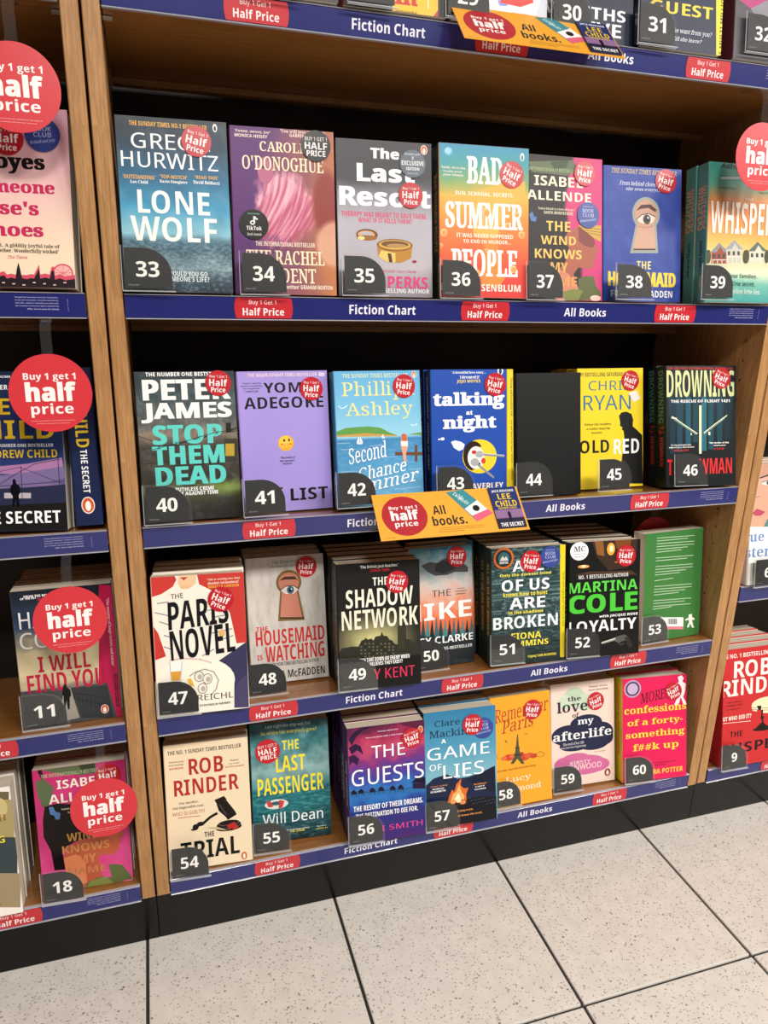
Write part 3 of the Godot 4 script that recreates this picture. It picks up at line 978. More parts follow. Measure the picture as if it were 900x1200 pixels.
func build_tickets() -> void:
	var W := 0.0535
	var H := 0.0460
	var card := Soup.new()
	card.extrude(corner_card(W, H, 0.032), -0.0003, 0.0003, lin("17171a"))
	var pocket := Soup.new()
	pocket.extrude(corner_card(W + 0.007, H + 0.006, 0.034), 0.0006, 0.0015)      # front sheet
	var pm := pocket.mesh(clear_mat())
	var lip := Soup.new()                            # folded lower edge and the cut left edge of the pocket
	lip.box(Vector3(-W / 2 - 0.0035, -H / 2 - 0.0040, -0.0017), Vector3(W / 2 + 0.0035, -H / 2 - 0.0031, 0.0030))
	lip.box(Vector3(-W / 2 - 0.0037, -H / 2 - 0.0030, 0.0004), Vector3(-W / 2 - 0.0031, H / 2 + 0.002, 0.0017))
	var lm := lip.mesh(edge_lit_mat())
	var wing := Soup.new()
	wing.box(Vector3(-W / 2 - 0.0046, -H / 2 - 0.0030, -0.0055), Vector3(-W / 2 - 0.0037, H / 2 - 0.004, 0.0015))
	var wm := wing.mesh(clear_mat())
	for id in TICKETS:
		var p: Array = TICKETS[id]
		var no: String = TICKET_NO.get(id, id)
		var t := thing("number_ticket", "number %s ticket before the %s" % [no, BOOKS[id][5].split(" behind ticket")[0]], "price ticket", Vector3(p[0], p[1], p[2]), "number tickets before the books")
		t.rotation = Vector3(-p[3], p[4], 0)
		var am := ArrayMesh.new()
		card.into(am, print_mat("ticket_card", 0.45))
		var pr := Press.new()
		pr.o = Vector3(0, 0, 0.00032)
		letter(pr, no, Vector2(-0.001, -0.0012), 0.0265 if no.length() == 2 else 0.0125, 0.0178, lin("f4f2ee"), "b")
		letter(pr, "OFFICIAL CHART", Vector2(-0.0175, -0.0195), 0.012, 0.0012, lin("b8b8b8"), "r")
		pr.s.into(am, print_mat("ticket_card", 0.45))
		obj("number_card", am, t)
		obj("clear_pocket", pm, t)
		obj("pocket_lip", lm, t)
		obj("side_wing", wm, t)

# ------------------------------------------------------------------ hanging discs and shelf-edge signs
func round_offer(pr: Press, c: Vector2, r: Vector2, lines: bool) -> void:
	var w := lin("f8f0ee")
	letter(pr, "Buy 1 get 1", c + Vector2(0.0, 0.405) * r, 1.25 * r.x, 0.22 * r.y, w, "b")
	letter(pr, "half", c + Vector2(0.0, 0.04) * r, 1.22 * r.x, 0.50 * r.y, w, "h")
	letter(pr, "price", c + Vector2(0.0, -0.44) * r, 1.02 * r.x, 0.36 * r.y, w, "b")
	if lines:
		letter(pr, "Cheapest item half price. Selected titles only. Subject to", c + Vector2(0.0, -0.71) * r, 1.06 * r.x, 0.030 * r.y, lin("f0b8b8"), "b")
		letter(pr, "availability while stocks last. See in store", c + Vector2(0.0, -0.78) * r, 0.80 * r.x, 0.030 * r.y, lin("f0b8b8"), "b")

func hanging_disc(c: Vector3, top: float, r: float, label: String) -> void:
	var t := thing("hanging_disc", label, "promotional sign", c, "red promotional discs hanging from shelves")
	var p := PackedVector2Array()
	for i in 64:
		p.append(Vector2.from_angle(TAU * i / 64.0) * r)
	var s := Soup.new()
	s.extrude(p, -0.0004, 0.0004, lin("cf3a42"))
	var am := ArrayMesh.new()
	s.into(am, print_mat("disc_card", 0.30))
	var pr := Press.new()
	pr.o = Vector3(0, 0, 0.00042)
	round_offer(pr, Vector2.ZERO, Vector2(r, r), true)
	pr.s.into(am, print_mat("disc_card", 0.30))
	var dd := obj("disc", am, t)
	dd.rotation.x = deg_to_rad(-7.0)
	# clear plastic arm: down behind the disc from the shelf above, bent back to the strip
	var arm := Soup.new()
	var pts := [Vector2(-0.0052, r - 0.012), Vector2(-0.0066, r + 0.006), Vector2(-0.008, r + (top - c.y - r) * 0.6), Vector2(-c.z * 0.5, top - c.y - 0.006), Vector2(-c.z + 0.002, top - c.y - 0.0025), Vector2(-c.z - 0.028, top - c.y - 0.0022)]
	for i in pts.size() - 1:
		var a: Vector2 = pts[i]
		var b: Vector2 = pts[i + 1]
		var nn := Vector3(0, b.x - a.x, -(b.y - a.y)).normalized()
		var e := nn * 0.0003
		var P := func(x: float, q: Vector2, g: Vector3) -> Vector3: return Vector3(x, q.y, q.x) + g
		arm.quad(P.call(-0.006, a, e), P.call(0.006, a, e), P.call(0.006, b, e), P.call(-0.006, b, e), nn)
		arm.quad(P.call(-0.006, a, -e), P.call(0.006, a, -e), P.call(0.006, b, -e), P.call(-0.006, b, -e), -nn)
	obj("clear_arm", arm.mesh(clear_mat()), t)

func shelf_sign(at: Vector3, w: float, h: float, label: String) -> void:
	# a card leaning forward over the strip; local origin at its lower middle, tilted face up
	var t := thing("shelf_edge_sign", label, "promotional sign", at, "orange promotional signs on shelf edges")
	t.rotation = Vector3(deg_to_rad(-46.0), 0, 0)
	var s := Soup.new()
	s.box(Vector3(-w / 2, 0, -0.0006), Vector3(w / 2, h, 0.0))
	var am := ArrayMesh.new()
	s.into(am, mat("orange_sign_card", "eba531", 0.4))
	var pr := Press.new()
	pr.o = Vector3(-w / 2, 0, 0.0)
	pr.lo = Vector2(0, 0)
	pr.hi = Vector2(w + 0.02, h + 0.002)
	pr.ellipse(Vector2(0.042, h * 0.5), Vector2(0.0335, h * 0.43), lin("b02a30"), 40)
	round_offer(pr, Vector2(0.042, h * 0.5), Vector2(0.0335, h * 0.43), false)
	letter(pr, "All", Vector2(0.0945, h * 0.58), 0.019, h * 0.20, lin("2e2a28"), "b")
	letter(pr, "books.", Vector2(0.107, h * 0.34), 0.052, h * 0.21, lin("2e2a28"), "b")
	for i in 3:
		letter(pr, ["Cheapest item half price across all stickered books. Subject to availability", "Selected stores only while stocks last. Cannot be used with other offers", "See in store for full details"][i], Vector2(0.122 - (0.016 if i == 2 else 0.0), h * (0.175 - i * 0.04)), 0.068 - (0.03 if i == 2 else 0.0), h * 0.022, lin("8a6420"), "b")
	letter(pr, "Offer ends Tuesday", Vector2(0.014, h * 0.05), 0.016, h * 0.02, lin("8a6420"), "b")
	pr.poly(PackedVector2Array([Vector2(0.112, h * 0.96), Vector2(0.140, h), Vector2(0.176, h * 0.42), Vector2(0.148, h * 0.26)]), lin("3f8a94"))
	pr.poly(PackedVector2Array([Vector2(0.134, h * 0.56), Vector2(0.157, h * 0.74), Vector2(0.172, h * 0.46), Vector2(0.148, h * 0.30)]), lin("f0ece8"))
	pr.poly(PackedVector2Array([Vector2(0.143, h * 0.40), Vector2(0.170, h * 0.52), Vector2(0.176, h * 0.42), Vector2(0.148, h * 0.26)]), lin("d8607c"))
	pr.ellipse(Vector2(0.152, h * 0.56), Vector2(0.0055, h * 0.07), lin("1c1a1c"), 16)
	letter(pr, "Table", Vector2(0.130, h * 0.86), 0.017, h * 0.09, lin("e8f0ee"), "i", -38)
	letter(pr, "books", Vector2(0.136, h * 0.75), 0.017, h * 0.09, lin("e8f0ee"), "i", -38)
	pr.s.into(am, print_mat("sign_print", 0.4))
	obj("card", am, t)
	# the little cut-out book standing proud at the right end
	var bk := ArrayMesh.new()
	var b := Soup.new()
	var x0 := w / 2 - 0.048
	b.box(Vector3(x0, 0.004, 0.0001), Vector3(x0 + 0.044, h * 0.985, 0.0022), lin("22346a"))
	b.into(bk, print_mat("sign_print", 0.4))
	var p2 := Press.new()
	p2.o = Vector3(x0, 0.004, 0.0023)
	p2.rect(Vector2(0, 0.016), Vector2(0.044, 0.030), lin("8c6a94"))
	p2.rect(Vector2(0, 0.0), Vector2(0.044, 0.016), lin("26263a"))
	p2.poly(PackedVector2Array([Vector2(0.020, 0.010), Vector2(0.0195, 0.024), Vector2(0.022, 0.028), Vector2(0.0245, 0.024), Vector2(0.024, 0.010)]), lin("0e0e16"))
	letter(p2, "JACK REACHER", Vector2(0.022, h - 0.012), 0.036, 0.0048, lin("e8ecf0"), "b")
	letter(p2, "LEE", Vector2(0.022, h - 0.021), 0.021, 0.0095, lin("e6c02c"), "b")
	letter(p2, "CHILD", Vector2(0.022, h - 0.033), 0.034, 0.0098, lin("e6c02c"), "b")
	letter(p2, "ANDREW CHILD", Vector2(0.022, h - 0.0405), 0.03, 0.0028, lin("e6c02c"), "b")
	letter(p2, "THE SECRET", Vector2(0.022, 0.0055), 0.036, 0.0062, lin("f6f6f6"), "b")
	p2.s.into(bk, print_mat("sign_print", 0.4))
	obj("cut_out_book", bk, t)
	# clear clip holding the card to the strip
	var cl := Soup.new()
	cl.box(Vector3(-0.02, 0.004, -0.0016), Vector3(0.02, h * 0.5, -0.0007))
	obj("clear_clip", cl.mesh(clear_mat()), t)
	var ft := Soup.new()
	var by := Basis.from_euler(Vector3(deg_to_rad(46.0), 0, 0))
	ft.box(Vector3(-0.02, -0.0005, -0.0400), Vector3(0.02, 0.0005, -0.002))
	var f := obj("clear_bracket", ft.mesh(clear_mat()), t)
	f.transform = Transform3D(by, Vector3(0, 0.0245, -0.0007))

func build_promos() -> void:
	hanging_disc(Vector3(-0.068, 1.179, 0.028), STRIP_Y[0], 0.0437, "red round offer disc hanging before the pale pink paperback")
	hanging_disc(Vector3(-0.066, 0.863, 0.032), STRIP_Y[1], 0.0447, "red round offer disc hanging before the navy thrillers")
	hanging_disc(Vector3(-0.0725, 0.575, 0.032), STRIP_Y[2], 0.0440, "red round offer disc covering part of the crimson titled thriller")
	hanging_disc(Vector3(-0.0565, 0.287, 0.034), STRIP_Y[3], 0.0440, "red round offer disc covering part of the hot pink profile paperback")
	hanging_disc(Vector3(0.888, 1.176, 0.034), STRIP_Y[0], 0.0450, "red round offer disc hanging before the teal and orange houses paperback")
	hanging_disc(Vector3(0.902, 0.557, -0.098), STRIP_Y[2], 0.0440, "red round offer disc half hidden behind the green back cover")
	shelf_sign(Vector3(0.4435, 0.658, 0.062), 0.226, 0.073, "orange offer sign clipped under the royal blue and sky blue paperbacks")
	shelf_sign(Vector3(0.528, 1.268, 0.056), 0.217, 0.070, "orange offer sign clipped to the topmost label strip")

var POSES := {  # x, y, z, tilt, yaw (radians), width, height, thickness
	"33": [0.0864, 0.9775, -0.0046, 0.1645, -0.0666, 0.1282, 0.1993, 0.031],
	"34": [0.2182, 0.9772, -0.0052, 0.1571, -0.0710, 0.1287, 0.1984, 0.028],
	"35": [0.3533, 0.9769, -0.0142, 0.1833, -0.0873, 0.1287, 0.1980, 0.028],
	"36": [0.4894, 0.9785, 0.0024, 0.1799, -0.0613, 0.1292, 0.1976, 0.026],
	"37": [0.6202, 0.9767, -0.0124, 0.1911, -0.0001, 0.1290, 0.1976, 0.028],
	"38": [0.7620, 0.9766, -0.0251, 0.2183, -0.0898, 0.1296, 0.1961, 0.028],
	"39": [0.9077, 0.9789, 0.0137, 0.1608, -0.0005, 0.1290, 0.1985, 0.024],
	"40": [0.0883, 0.6838, -0.0117, 0.2117, -0.0019, 0.1289, 0.1973, 0.027],
	"41": [0.2225, 0.6802, -0.0346, 0.1823, 0.0311, 0.1280, 0.1969, 0.024],
	"42": [0.3561, 0.6829, -0.0174, 0.2068, 0.0128, 0.1301, 0.1954, 0.026],
	"43": [0.4953, 0.6843, -0.0051, 0.1909, -0.0407, 0.1307, 0.1956, 0.026],
	"44": [0.6290, 0.6823, -0.0150, 0.1903, 0.0000, 0.1120, 0.1900, 0.020],
	"45": [0.7615, 0.6793, -0.0460, 0.2009, 0.0000, 0.1240, 0.1954, 0.028],
	"46": [0.8998, 0.6869, 0.0031, 0.2415, -0.0832, 0.1304, 0.1969, 0.026],
	"47": [0.0864, 0.4013, 0.0120, 0.2341, -0.0681, 0.1284, 0.1993, 0.026],
	"48": [0.2240, 0.3928, -0.0567, 0.2365, -0.0191, 0.1220, 0.1983, 0.028],
	"49": [0.3517, 0.3998, 0.0109, 0.1816, -0.0520, 0.1296, 0.1970, 0.028],
	"50": [0.4752, 0.3940, -0.0393, 0.2093, 0.0012, 0.1120, 0.1978, 0.028],
	"51": [0.6115, 0.3981, -0.0031, 0.1836, -0.0653, 0.1307, 0.1958, 0.026],
	"52": [0.7462, 0.4007, 0.0114, 0.1973, -0.0830, 0.1300, 0.1967, 0.030],
	"53": [0.9100, 0.3945, -0.0237, 0.1437, 0.0532, 0.1278, 0.1980, 0.030],
	"54": [0.0853, 0.1158, -0.0054, 0.2378, -0.0698, 0.1278, 0.1995, 0.027],
	"55": [0.2190, 0.1131, -0.0309, 0.2578, -0.0853, 0.1285, 0.1984, 0.025],
	"56": [0.3696, 0.1169, 0.0161, 0.1894, -0.0593, 0.1298, 0.1979, 0.025],
	"57": [0.5013, 0.1183, 0.0172, 0.2269, -0.0559, 0.1284, 0.2001, 0.028],
	"58": [0.6265, 0.1153, -0.0035, 0.2244, -0.0103, 0.1170, 0.2005, 0.028],
	"59": [0.7634, 0.1129, -0.0246, 0.2269, -0.0524, 0.1296, 0.1959, 0.026],
	"60": [0.8974, 0.1174, 0.0039, 0.2399, -0.1047, 0.1315, 0.1963, 0.028],
	"11": [-0.0904, 0.3942, -0.0205, 0.1326, 0.0000, 0.1282, 0.1963, 0.030],
	"18": [-0.0958, 0.1120, -0.0165, 0.1500, -0.0524, 0.1285, 0.1971, 0.028],
	"sec": [-0.1315, 0.6849, -0.0080, 0.1842, -0.1396, 0.1290, 0.1986, 0.033],
	"whi": [-0.2463, 0.1150, 0.0101, 0.1485, 0.0014, 0.1290, 0.1957, 0.036],
	"sho": [-0.0945, 0.9798, -0.0040, 0.2094, -0.1396, 0.1290, 0.1980, 0.033],
	"sus": [1.1210, 0.1166, 0.0120, 0.1920, -0.0349, 0.1530, 0.2340, 0.028],
	"blu": [1.1000, 0.4958, 0.0020, 0.1571, 0.0000, 0.1350, 0.2160, 0.028],
	"27": [0.2170, 1.3015, 0.0040, 0.1571, -0.0175, 0.1290, 0.1980, 0.028],
	"28": [0.3520, 1.3015, 0.0040, 0.1571, -0.0175, 0.1290, 0.1980, 0.028],
	"29": [0.4870, 1.3015, 0.0040, 0.1571, -0.0175, 0.1290, 0.1980, 0.028],
	"30": [0.6200, 1.3003, -0.0060, 0.1571, -0.0175, 0.1290, 0.1980, 0.028],
	"31": [0.7540, 1.3015, 0.0040, 0.1571, -0.0175, 0.1290, 0.1980, 0.028],
	"32": [0.9050, 1.3015, 0.0040, 0.1571, -0.0175, 0.1290, 0.1980, 0.028],
}
var TICKETS := {
	"33": [0.0517, 1.0045, 0.0055, 0.1645, -0.0666],
	"34": [0.1887, 1.0030, 0.0063, 0.1571, -0.0710],
	"35": [0.3185, 1.0040, 0.0045, 0.1833, -0.0873],
	"36": [0.4528, 1.0029, 0.0058, 0.1799, -0.0613],
	"37": [0.5784, 1.0029, 0.0075, 0.1911, -0.0001],
	"38": [0.7256, 1.0057, 0.0033, 0.2183, -0.0898],
	"39": [0.8617, 1.0083, 0.0155, 0.1608, -0.0005],
	"40": [0.0555, 0.7133, 0.0061, 0.2117, -0.0019],
	"41": [0.1825, 0.7158, 0.0075, 0.1823, 0.0311],
	"42": [0.3113, 0.7185, 0.0057, 0.2068, 0.0128],
	"43": [0.4615, 0.7186, 0.0043, 0.1909, -0.0407],
	"44": [0.5885, 0.7176, 0.0057, 0.1903, 0.0000],
	"45": [0.7290, 0.7180, 0.0053, 0.2009, 0.0000],
	"46": [0.8744, 0.7166, 0.0028, 0.2415, -0.0832],
	"47": [0.0529, 0.4300, 0.0096, 0.2341, -0.0681],
	"48": [0.1847, 0.4194, -0.0284, 0.2365, -0.0191],
	"49": [0.3148, 0.4296, 0.0102, 0.1816, -0.0520],
	"50": [0.4517, 0.4187, -0.0348, 0.2093, 0.0012],
	"51": [0.5723, 0.4294, -0.0048, 0.1836, -0.0653],
	"52": [0.7044, 0.4312, 0.0085, 0.1973, -0.0830],
	"53": [0.8681, 0.4218, -0.0188, 0.1437, 0.0532],
	"54": [0.0537, 0.1398, 0.0036, 0.2378, -0.0698],
	"55": [0.1829, 0.1373, -0.0181, 0.2578, -0.0853],
	"56": [0.3319, 0.1459, 0.0150, 0.1894, -0.0593],
	"57": [0.4645, 0.1437, 0.0159, 0.2269, -0.0559],
	"58": [0.5923, 0.1443, -0.0038, 0.2244, -0.0103],
	"59": [0.7265, 0.1366, -0.0212, 0.2269, -0.0524],
	"60": [0.8634, 0.1446, 0.0004, 0.2399, -0.1047],
	"sus": [1.0693, 0.1407, 0.0121, 0.1920, -0.0349],
	"11": [-0.1242, 0.4214, -0.0176, 0.1326, 0.0000],
	"18": [-0.1269, 0.1403, 0.0023, 0.1500, -0.0524],
	"28": [0.3202, 1.3267, 0.0103, 0.1571, -0.0175],
	"29": [0.4419, 1.3267, 0.0085, 0.1571, -0.0175],
	"30": [0.5849, 1.3267, 0.0067, 0.1571, -0.0175],
	"31": [0.7105, 1.3267, 0.0086, 0.1571, -0.0175],
	"32": [0.8829, 1.3348, 0.0064, 0.1571, -0.0175],
	"blu": [1.0671, 0.5218, 0.0095, 0.1571, 0.0000],
	"27": [0.2074, 1.3267, 0.0116, 0.1571, -0.0175],
}
var PRINTS := {
	"33": [
		["T","THE SUNDAY TIMES NO.1 BESTSELLER",-0.0031,0.1916,0.0887,0.0051,"e8b04a","b",0],
		["T","GREGG",-0.0013,0.1727,0.09,0.0169,"ffffff","r",0],
		["T","HURWITZ",-0.0031,0.1515,0.1112,0.0173,"ffffff","r",0],
		["E",0.0506,0.1921,0.0027,0.0048,"e8eef0"],
		["E",0.0506,0.1915,0.0013,0.0029,"2a3238"],
		["T","'OUTSTANDING'",-0.0394,0.1316,0.037,0.0045,"e8b04a","b",0],
		["T","Lee Child",-0.0398,0.1261,0.02,0.0034,"ffffff","s",0],
		["T","'TOP-NOTCH'",-0.0002,0.1335,0.0315,0.0042,"e8b04a","b",0],
		["T","Karin Slaughter",-0.0002,0.1277,0.0322,0.0042,"ffffff","s",0],
		["T","'READ THIS'",0.0383,0.1349,0.0275,0.0037,"e8b04a","b",0],
		["T","David Baldacci",0.038,0.1292,0.0308,0.0039,"ffffff","s",0],
		["T","LONE",-0.0012,0.1043,0.0834,0.0262,"f4f6f4","b",0],
		["T","WOLF",-0.0022,0.0734,0.1004,0.0281,"f4f6f4","b",0],
		["T","HOW FAR WOULD YOU GO",-0.0036,0.0221,0.0751,0.0057,"dfe6e8","b",0],
		["T","TO SAVE SOMEONE'S LIFE?",-0.0035,0.0158,0.0795,0.0057,"dfe6e8","b",0],
		["S","red",0.0283,0.1752,0.035,12],
	],
	"34": [
		["E",-0.022,0.148,0.0095,0.016,"b8688a"],
		["E",-0.024,0.152,0.003,0.0016,"4a2038"],
		["T","'Funny, messy, joy'",-0.0359,0.1925,0.043,0.0039,"f3ddd0","s",0],
		["T","MONICA HEISEY",-0.0378,0.1877,0.0396,0.0036,"f3ddd0","b",0],
		["T","'You will love this book'",0.0261,0.196,0.0567,0.004,"f3ddd0","s",0],
		["T","GABRIELLE ZEVIN",0.0302,0.1914,0.042,0.0037,"f3ddd0","b",0],
		["T","CAROLINE",0.0089,0.1766,0.0734,0.0115,"f8e6c4","s",0],
		["T","O'DONOGHUE",0.0004,0.157,0.1005,0.0161,"f8e6c4","s",0],
		["T","THE INTERNATIONAL BESTSELLER",0.0003,0.0614,0.0744,0.0052,"f3e2d0","b",0],
		["T","THE RACHEL",0.0001,0.0453,0.0983,0.0168,"f8e6c4","s",0],
		["T","INCIDENT",-0.002,0.0233,0.0798,0.0177,"f8e6c4","s",0],
		["T","'So clever, so written' GRAHAM NORTON",0.0134,0.0093,0.0908,0.006,"f3e6d8","b",0],
		["S","tok",-0.0382,0.0837,0.036,0],
		["S","black",0.0417,0.1803,0.037,0],
	],
	"35": [
		["T","The",0.0012,0.1822,0.0385,0.0133,"ffffff","h",0],
		["T","Last",0.0023,0.1575,0.0777,0.0222,"ffffff","h",0],
		["T","Resort",0.0012,0.1273,0.1229,0.0236,"ffffff","h",0],
		["T","THERAPY WAS MEANT TO SAVE THEM.",-0.0003,0.1049,0.1154,0.0065,"d8486e","b",0],
		["T","WHAT IF IT KILLS THEM?",0.0007,0.0977,0.0732,0.0058,"d8486e","b",0],
		["E",-0.0245,0.0791,0.0146,0.0072,"6b4418"],
		["E",-0.0253,0.0794,0.0115,0.0047,"e0a060"],
		["E",-0.0253,0.0798,0.0084,0.0033,"b9b4bb"],
		["E",-0.0246,0.0751,0.0138,0.0033,"9a6420"],
		["E",-0.0322,0.0745,0.0046,0.0025,"f6d890"],
		["P",[-0.0113,0.0669,0.0373,0.0678,0.0351,0.0508,0.0213,0.0445,0.0018,0.0447,-0.0097,0.0516],"b8822a"],
		["P",[-0.0057,0.0598,0.0137,0.0567,0.0135,0.0446,0.0011,0.045,-0.0097,0.0516],"e8c468"],
		["P",[0.0028,0.0564,0.0078,0.0558,0.0096,0.0449,0.0049,0.0448],"4a2c10"],
		["E",0.013,0.067,0.0246,0.008,"8a5a1c"],
		["E",0.013,0.0673,0.0219,0.0062,"d9a648"],
		["E",0.0131,0.068,0.0187,0.0044,"6e4820"],
		["E",0.0157,0.0663,0.0141,0.0026,"b08a50"],
		["E",0.0398,0.0465,0.0032,0.0018,"a01428"],
		["T","'Gripping and dark' Lucy Clarke",0.0065,0.0329,0.072,0.0048,"d8486e","i",0],
		["T","HEIDI PERKS",0.0008,0.0189,0.114,0.0155,"dd2f78","b",0],
		["T","THE BESTSELLING AUTHOR",0.013,0.0079,0.094,0.0056,"eef0f4","b",0],
		["E",0.0542,0.1895,0.0047,0.0061,"e8e2d8"],
		["E",0.0542,0.1895,0.0039,0.005,"d8642c"],
		["E",0.0542,0.1884,0.0019,0.0032,"f6f0e8"],
		["S","grey",0.0385,0.1711,0.035,0],
		["S","red",0.0353,0.131,0.033,0],
	],
	"36": [
		["P",[-0.0043,0.1408,0.0298,0.1532,0.0593,0.1548,0.0594,0.1332,0.0299,0.1194,0.0195,0.0818,-0.0011,0.078,-0.0148,0.0805,-0.018,0.1081],"f4b04a"],
		["P",[0.0006,0.078,0.0195,0.0818,0.0212,0.0507,0.0299,0.0257,0.0195,0.0128,-0.0099,0.0169,-0.0047,0.0374],"f0883a"],
		["P",[-0.032,0.0367,-0.0098,0.0419,-0.003,0.0186,-0.0186,-0.0012,-0.0322,-0.0014],"e85a30"],
		["E",-0.0502,0.1872,0.0066,0.006,"5aa6c8"],
		["E",-0.0508,0.1878,0.0046,0.0042,"9cd2e6"],
		["E",0.055,0.1862,0.0031,0.0052,"e8f0f0"],
		["E",0.055,0.1852,0.0017,0.0034,"4a8a80"],
		["T","BAD",0.0008,0.1656,0.0508,0.0346,"f6f4ee","S",0],
		["T","SUN. SCANDAL. SECRETS.",0.0007,0.1355,0.0837,0.0049,"faf0e0","b",0],
		["T","SUMMER",0.0003,0.1073,0.1119,0.0337,"f8f4ee","S",0],
		["T","IT WAS NEVER SUPPOSED",0.0009,0.0813,0.0815,0.0053,"faf0e0","b",0],
		["T","TO END IN MURDER...",0.0043,0.0737,0.0694,0.0047,"faf0e0","b",0],
		["T","PEOPLE",0.0005,0.0457,0.0963,0.0351,"faf4ee","S",0],
		["T","EMMA ROSENBLUM",-0.0048,0.0131,0.1158,0.0091,"fdeee0","b",0],
		["T","'Sinful, clever fun.",-0.0436,0.1667,0.0348,0.0036,"f0f0e8","s",0],
		["T","Totally good'",-0.0448,0.1617,0.0272,0.0033,"f0f0e8","s",0],
		["T","JENNY EDWARDS",-0.044,0.1571,0.0289,0.003,"f0f0e8","b",0],
		["E",-0.0578,0.0835,0.005,0.0053,"f8c088"],
		["E",-0.0571,0.0826,0.0035,0.0037,"f09a50"],
		["E",0.0024,0.112,0.0055,0.0057,"f8c088"],
		["E",0.0031,0.1111,0.0038,0.0039,"f09a50"],
		["E",0.0543,0.0847,0.0049,0.005,"f8c088"],
		["E",0.055,0.0838,0.0034,0.0035,"f09a50"],
		["E",0.0334,0.0963,0.0035,0.0036,"f8c088"],
		["E",0.034,0.0954,0.0024,0.0025,"f09a50"],
		["E",0.0422,0.0387,0.0049,0.0051,"f8c088"],
		["E",0.0429,0.0378,0.0034,0.0035,"f09a50"],
		["E",-0.062,0.0665,0.003,0.0032,"f8c088"],
		["E",-0.0613,0.0657,0.0021,0.0022,"f09a50"],
		["E",0.0472,0.1109,0.0035,0.0036,"f8c088"],
		["E",0.0479,0.11,0.0024,0.0025,"f09a50"],
		["E",-0.0098,0.0326,0.0034,0.0036,"f8c088"],
		["E",-0.0092,0.0317,0.0024,0.0025,"f09a50"],
		["E",0.0029,0.0626,0.0024,0.0025,"f8c088"],
		["E",0.0036,0.0617,0.0017,0.0017,"f09a50"],
		["S","red",0.0395,0.1623,0.035,24],
	],
	"37": [
		["P",[-0.0533,0.1872,0.0178,0.1937,0.0254,0.1781,0.0063,0.1721,-0.0276,0.1731,-0.048,0.1734],"5c6a4c"],
		["P",[-0.02,0.1895,0.0102,0.1932,0.0064,0.1833,-0.0125,0.1789],"3d4c36"],
		["P",[0.021,-0.0027,-0.0062,-0.0031,-0.0289,0.0163,-0.0212,0.0329,-0.0059,0.0432,0.0057,0.0567,0.0097,0.0733,0.002,0.0861,0.0098,0.0978,0.0252,0.1034,0.0447,0.1043,0.0486,0.0913,0.0533,0.0815,0.0592,0.0701,0.0533,0.0666,0.0549,0.06,0.0509,0.0565,0.0517,0.0498,0.0446,0.0446,0.0251,0.0467,0.0172,0.0372,0.025,0.0175],"a85f4c"],
		["P",[0.0252,0.1034,0.0447,0.1049,0.0486,0.0913,0.0533,0.0815,0.0486,0.0747,0.0349,0.0775,0.0252,0.0837],"7e4038"],
		["P",[-0.0212,0.0329,-0.0059,0.0432,0.0095,0.037,0.025,0.0175,0.0249,-0.0026,-0.0062,-0.0031,-0.0289,0.0163],"d08468"],
		["P",[0.0252,0.1051,0.0624,0.1067,0.0624,0.0835,0.0486,0.0896,0.0369,0.0974],"c9a24a"],
		["L",[0.0349,0.1022,0.0624,0.1011],0.0006,"5a4620"],
		["L",[0.0361,0.099,0.0624,0.0968],0.0006,"5a4620"],
		["L",[0.0392,0.0958,0.0624,0.0925],0.0006,"5a4620"],
		["P",[0.025,0.0308,0.0368,0.0351,0.0506,0.0348,0.0533,0.0231,0.0625,0.0115,0.0605,0.0013,0.0249,0.0007],"5d6238"],
		["P",[-0.0003,0.0119,0.0172,0.0166,0.0328,0.0143,0.0249,0.0007,0.0016,0.0004],"7d8446"],
		["E",0.0533,0.0039,0.0088,0.0041,"f0c8b8"],
		["P",[-0.0534,0.1159,-0.0485,0.121,-0.0449,0.1132,-0.0412,0.1149,-0.0431,0.1068,-0.0505,0.1081],"5878b0"],
		["T","THE INTERNATIONALLY BESTSELLING",-0.0191,0.1784,0.0881,0.0045,"9fae86","b",0],
		["T","ISABEL",-0.0061,0.1632,0.0775,0.0132,"f4ecd0","b",0],
		["T","ALLENDE",-0.0052,0.1435,0.1024,0.0125,"f4ecd0","b",0],
		["T","'Isabel Allende is a force of nature'",-0.0101,0.1258,0.0587,0.0032,"e0d8c0","s",0],
		["T","SANTA MONTEFIORE",-0.0069,0.1205,0.0463,0.0039,"e0d8c0","b",0],
		["T","THE",-0.007,0.1023,0.0388,0.0136,"edc46a","b",0],
		["T","WIND",-0.0071,0.083,0.0564,0.0118,"edc46a","b",0],
		["T","KNOWS",-0.0073,0.0642,0.0756,0.0127,"edc46a","b",0],
		["T","MY",-0.0062,0.0457,0.0276,0.0138,"e2ae62","b",0],
		["T","NAME",-0.0073,0.0265,0.0602,0.013,"dca058","b",0],
		["S","club",0.0408,0.1195,0.036,0],
		["S","red",0.0351,0.1762,0.034,3],
	],
	"38": [
		["T","THE SUNDAY TIMES BESTSELLER",0.0031,0.1896,0.107,0.0066,"e8c850","i",0],
		["T","From behind closed doors",0.0025,0.1725,0.0805,0.0063,"e8ecf4","i",0],
		["T","she sees everything",0.0078,0.1638,0.0702,0.0063,"e8ecf4","i",0],
		["P",[-0.0094,0.1198,0.023,0.1211,0.0268,0.0725,-0.0199,0.071],"9aa09a"],
		["E",0.0063,0.1291,0.0229,0.0244,"9aa09a"],
		["P",[-0.0061,0.1199,0.0196,0.121,0.0224,0.0773,-0.015,0.0761],"caa08c"],
		["E",0.0063,0.1291,0.0186,0.0203,"c89a86"],
		["P",[-0.0108,0.1327,-0.0024,0.1417,0.0135,0.1433,0.0235,0.1357,0.0219,0.1321,0.0102,0.138,-0.0023,0.136],"4a2a22"],
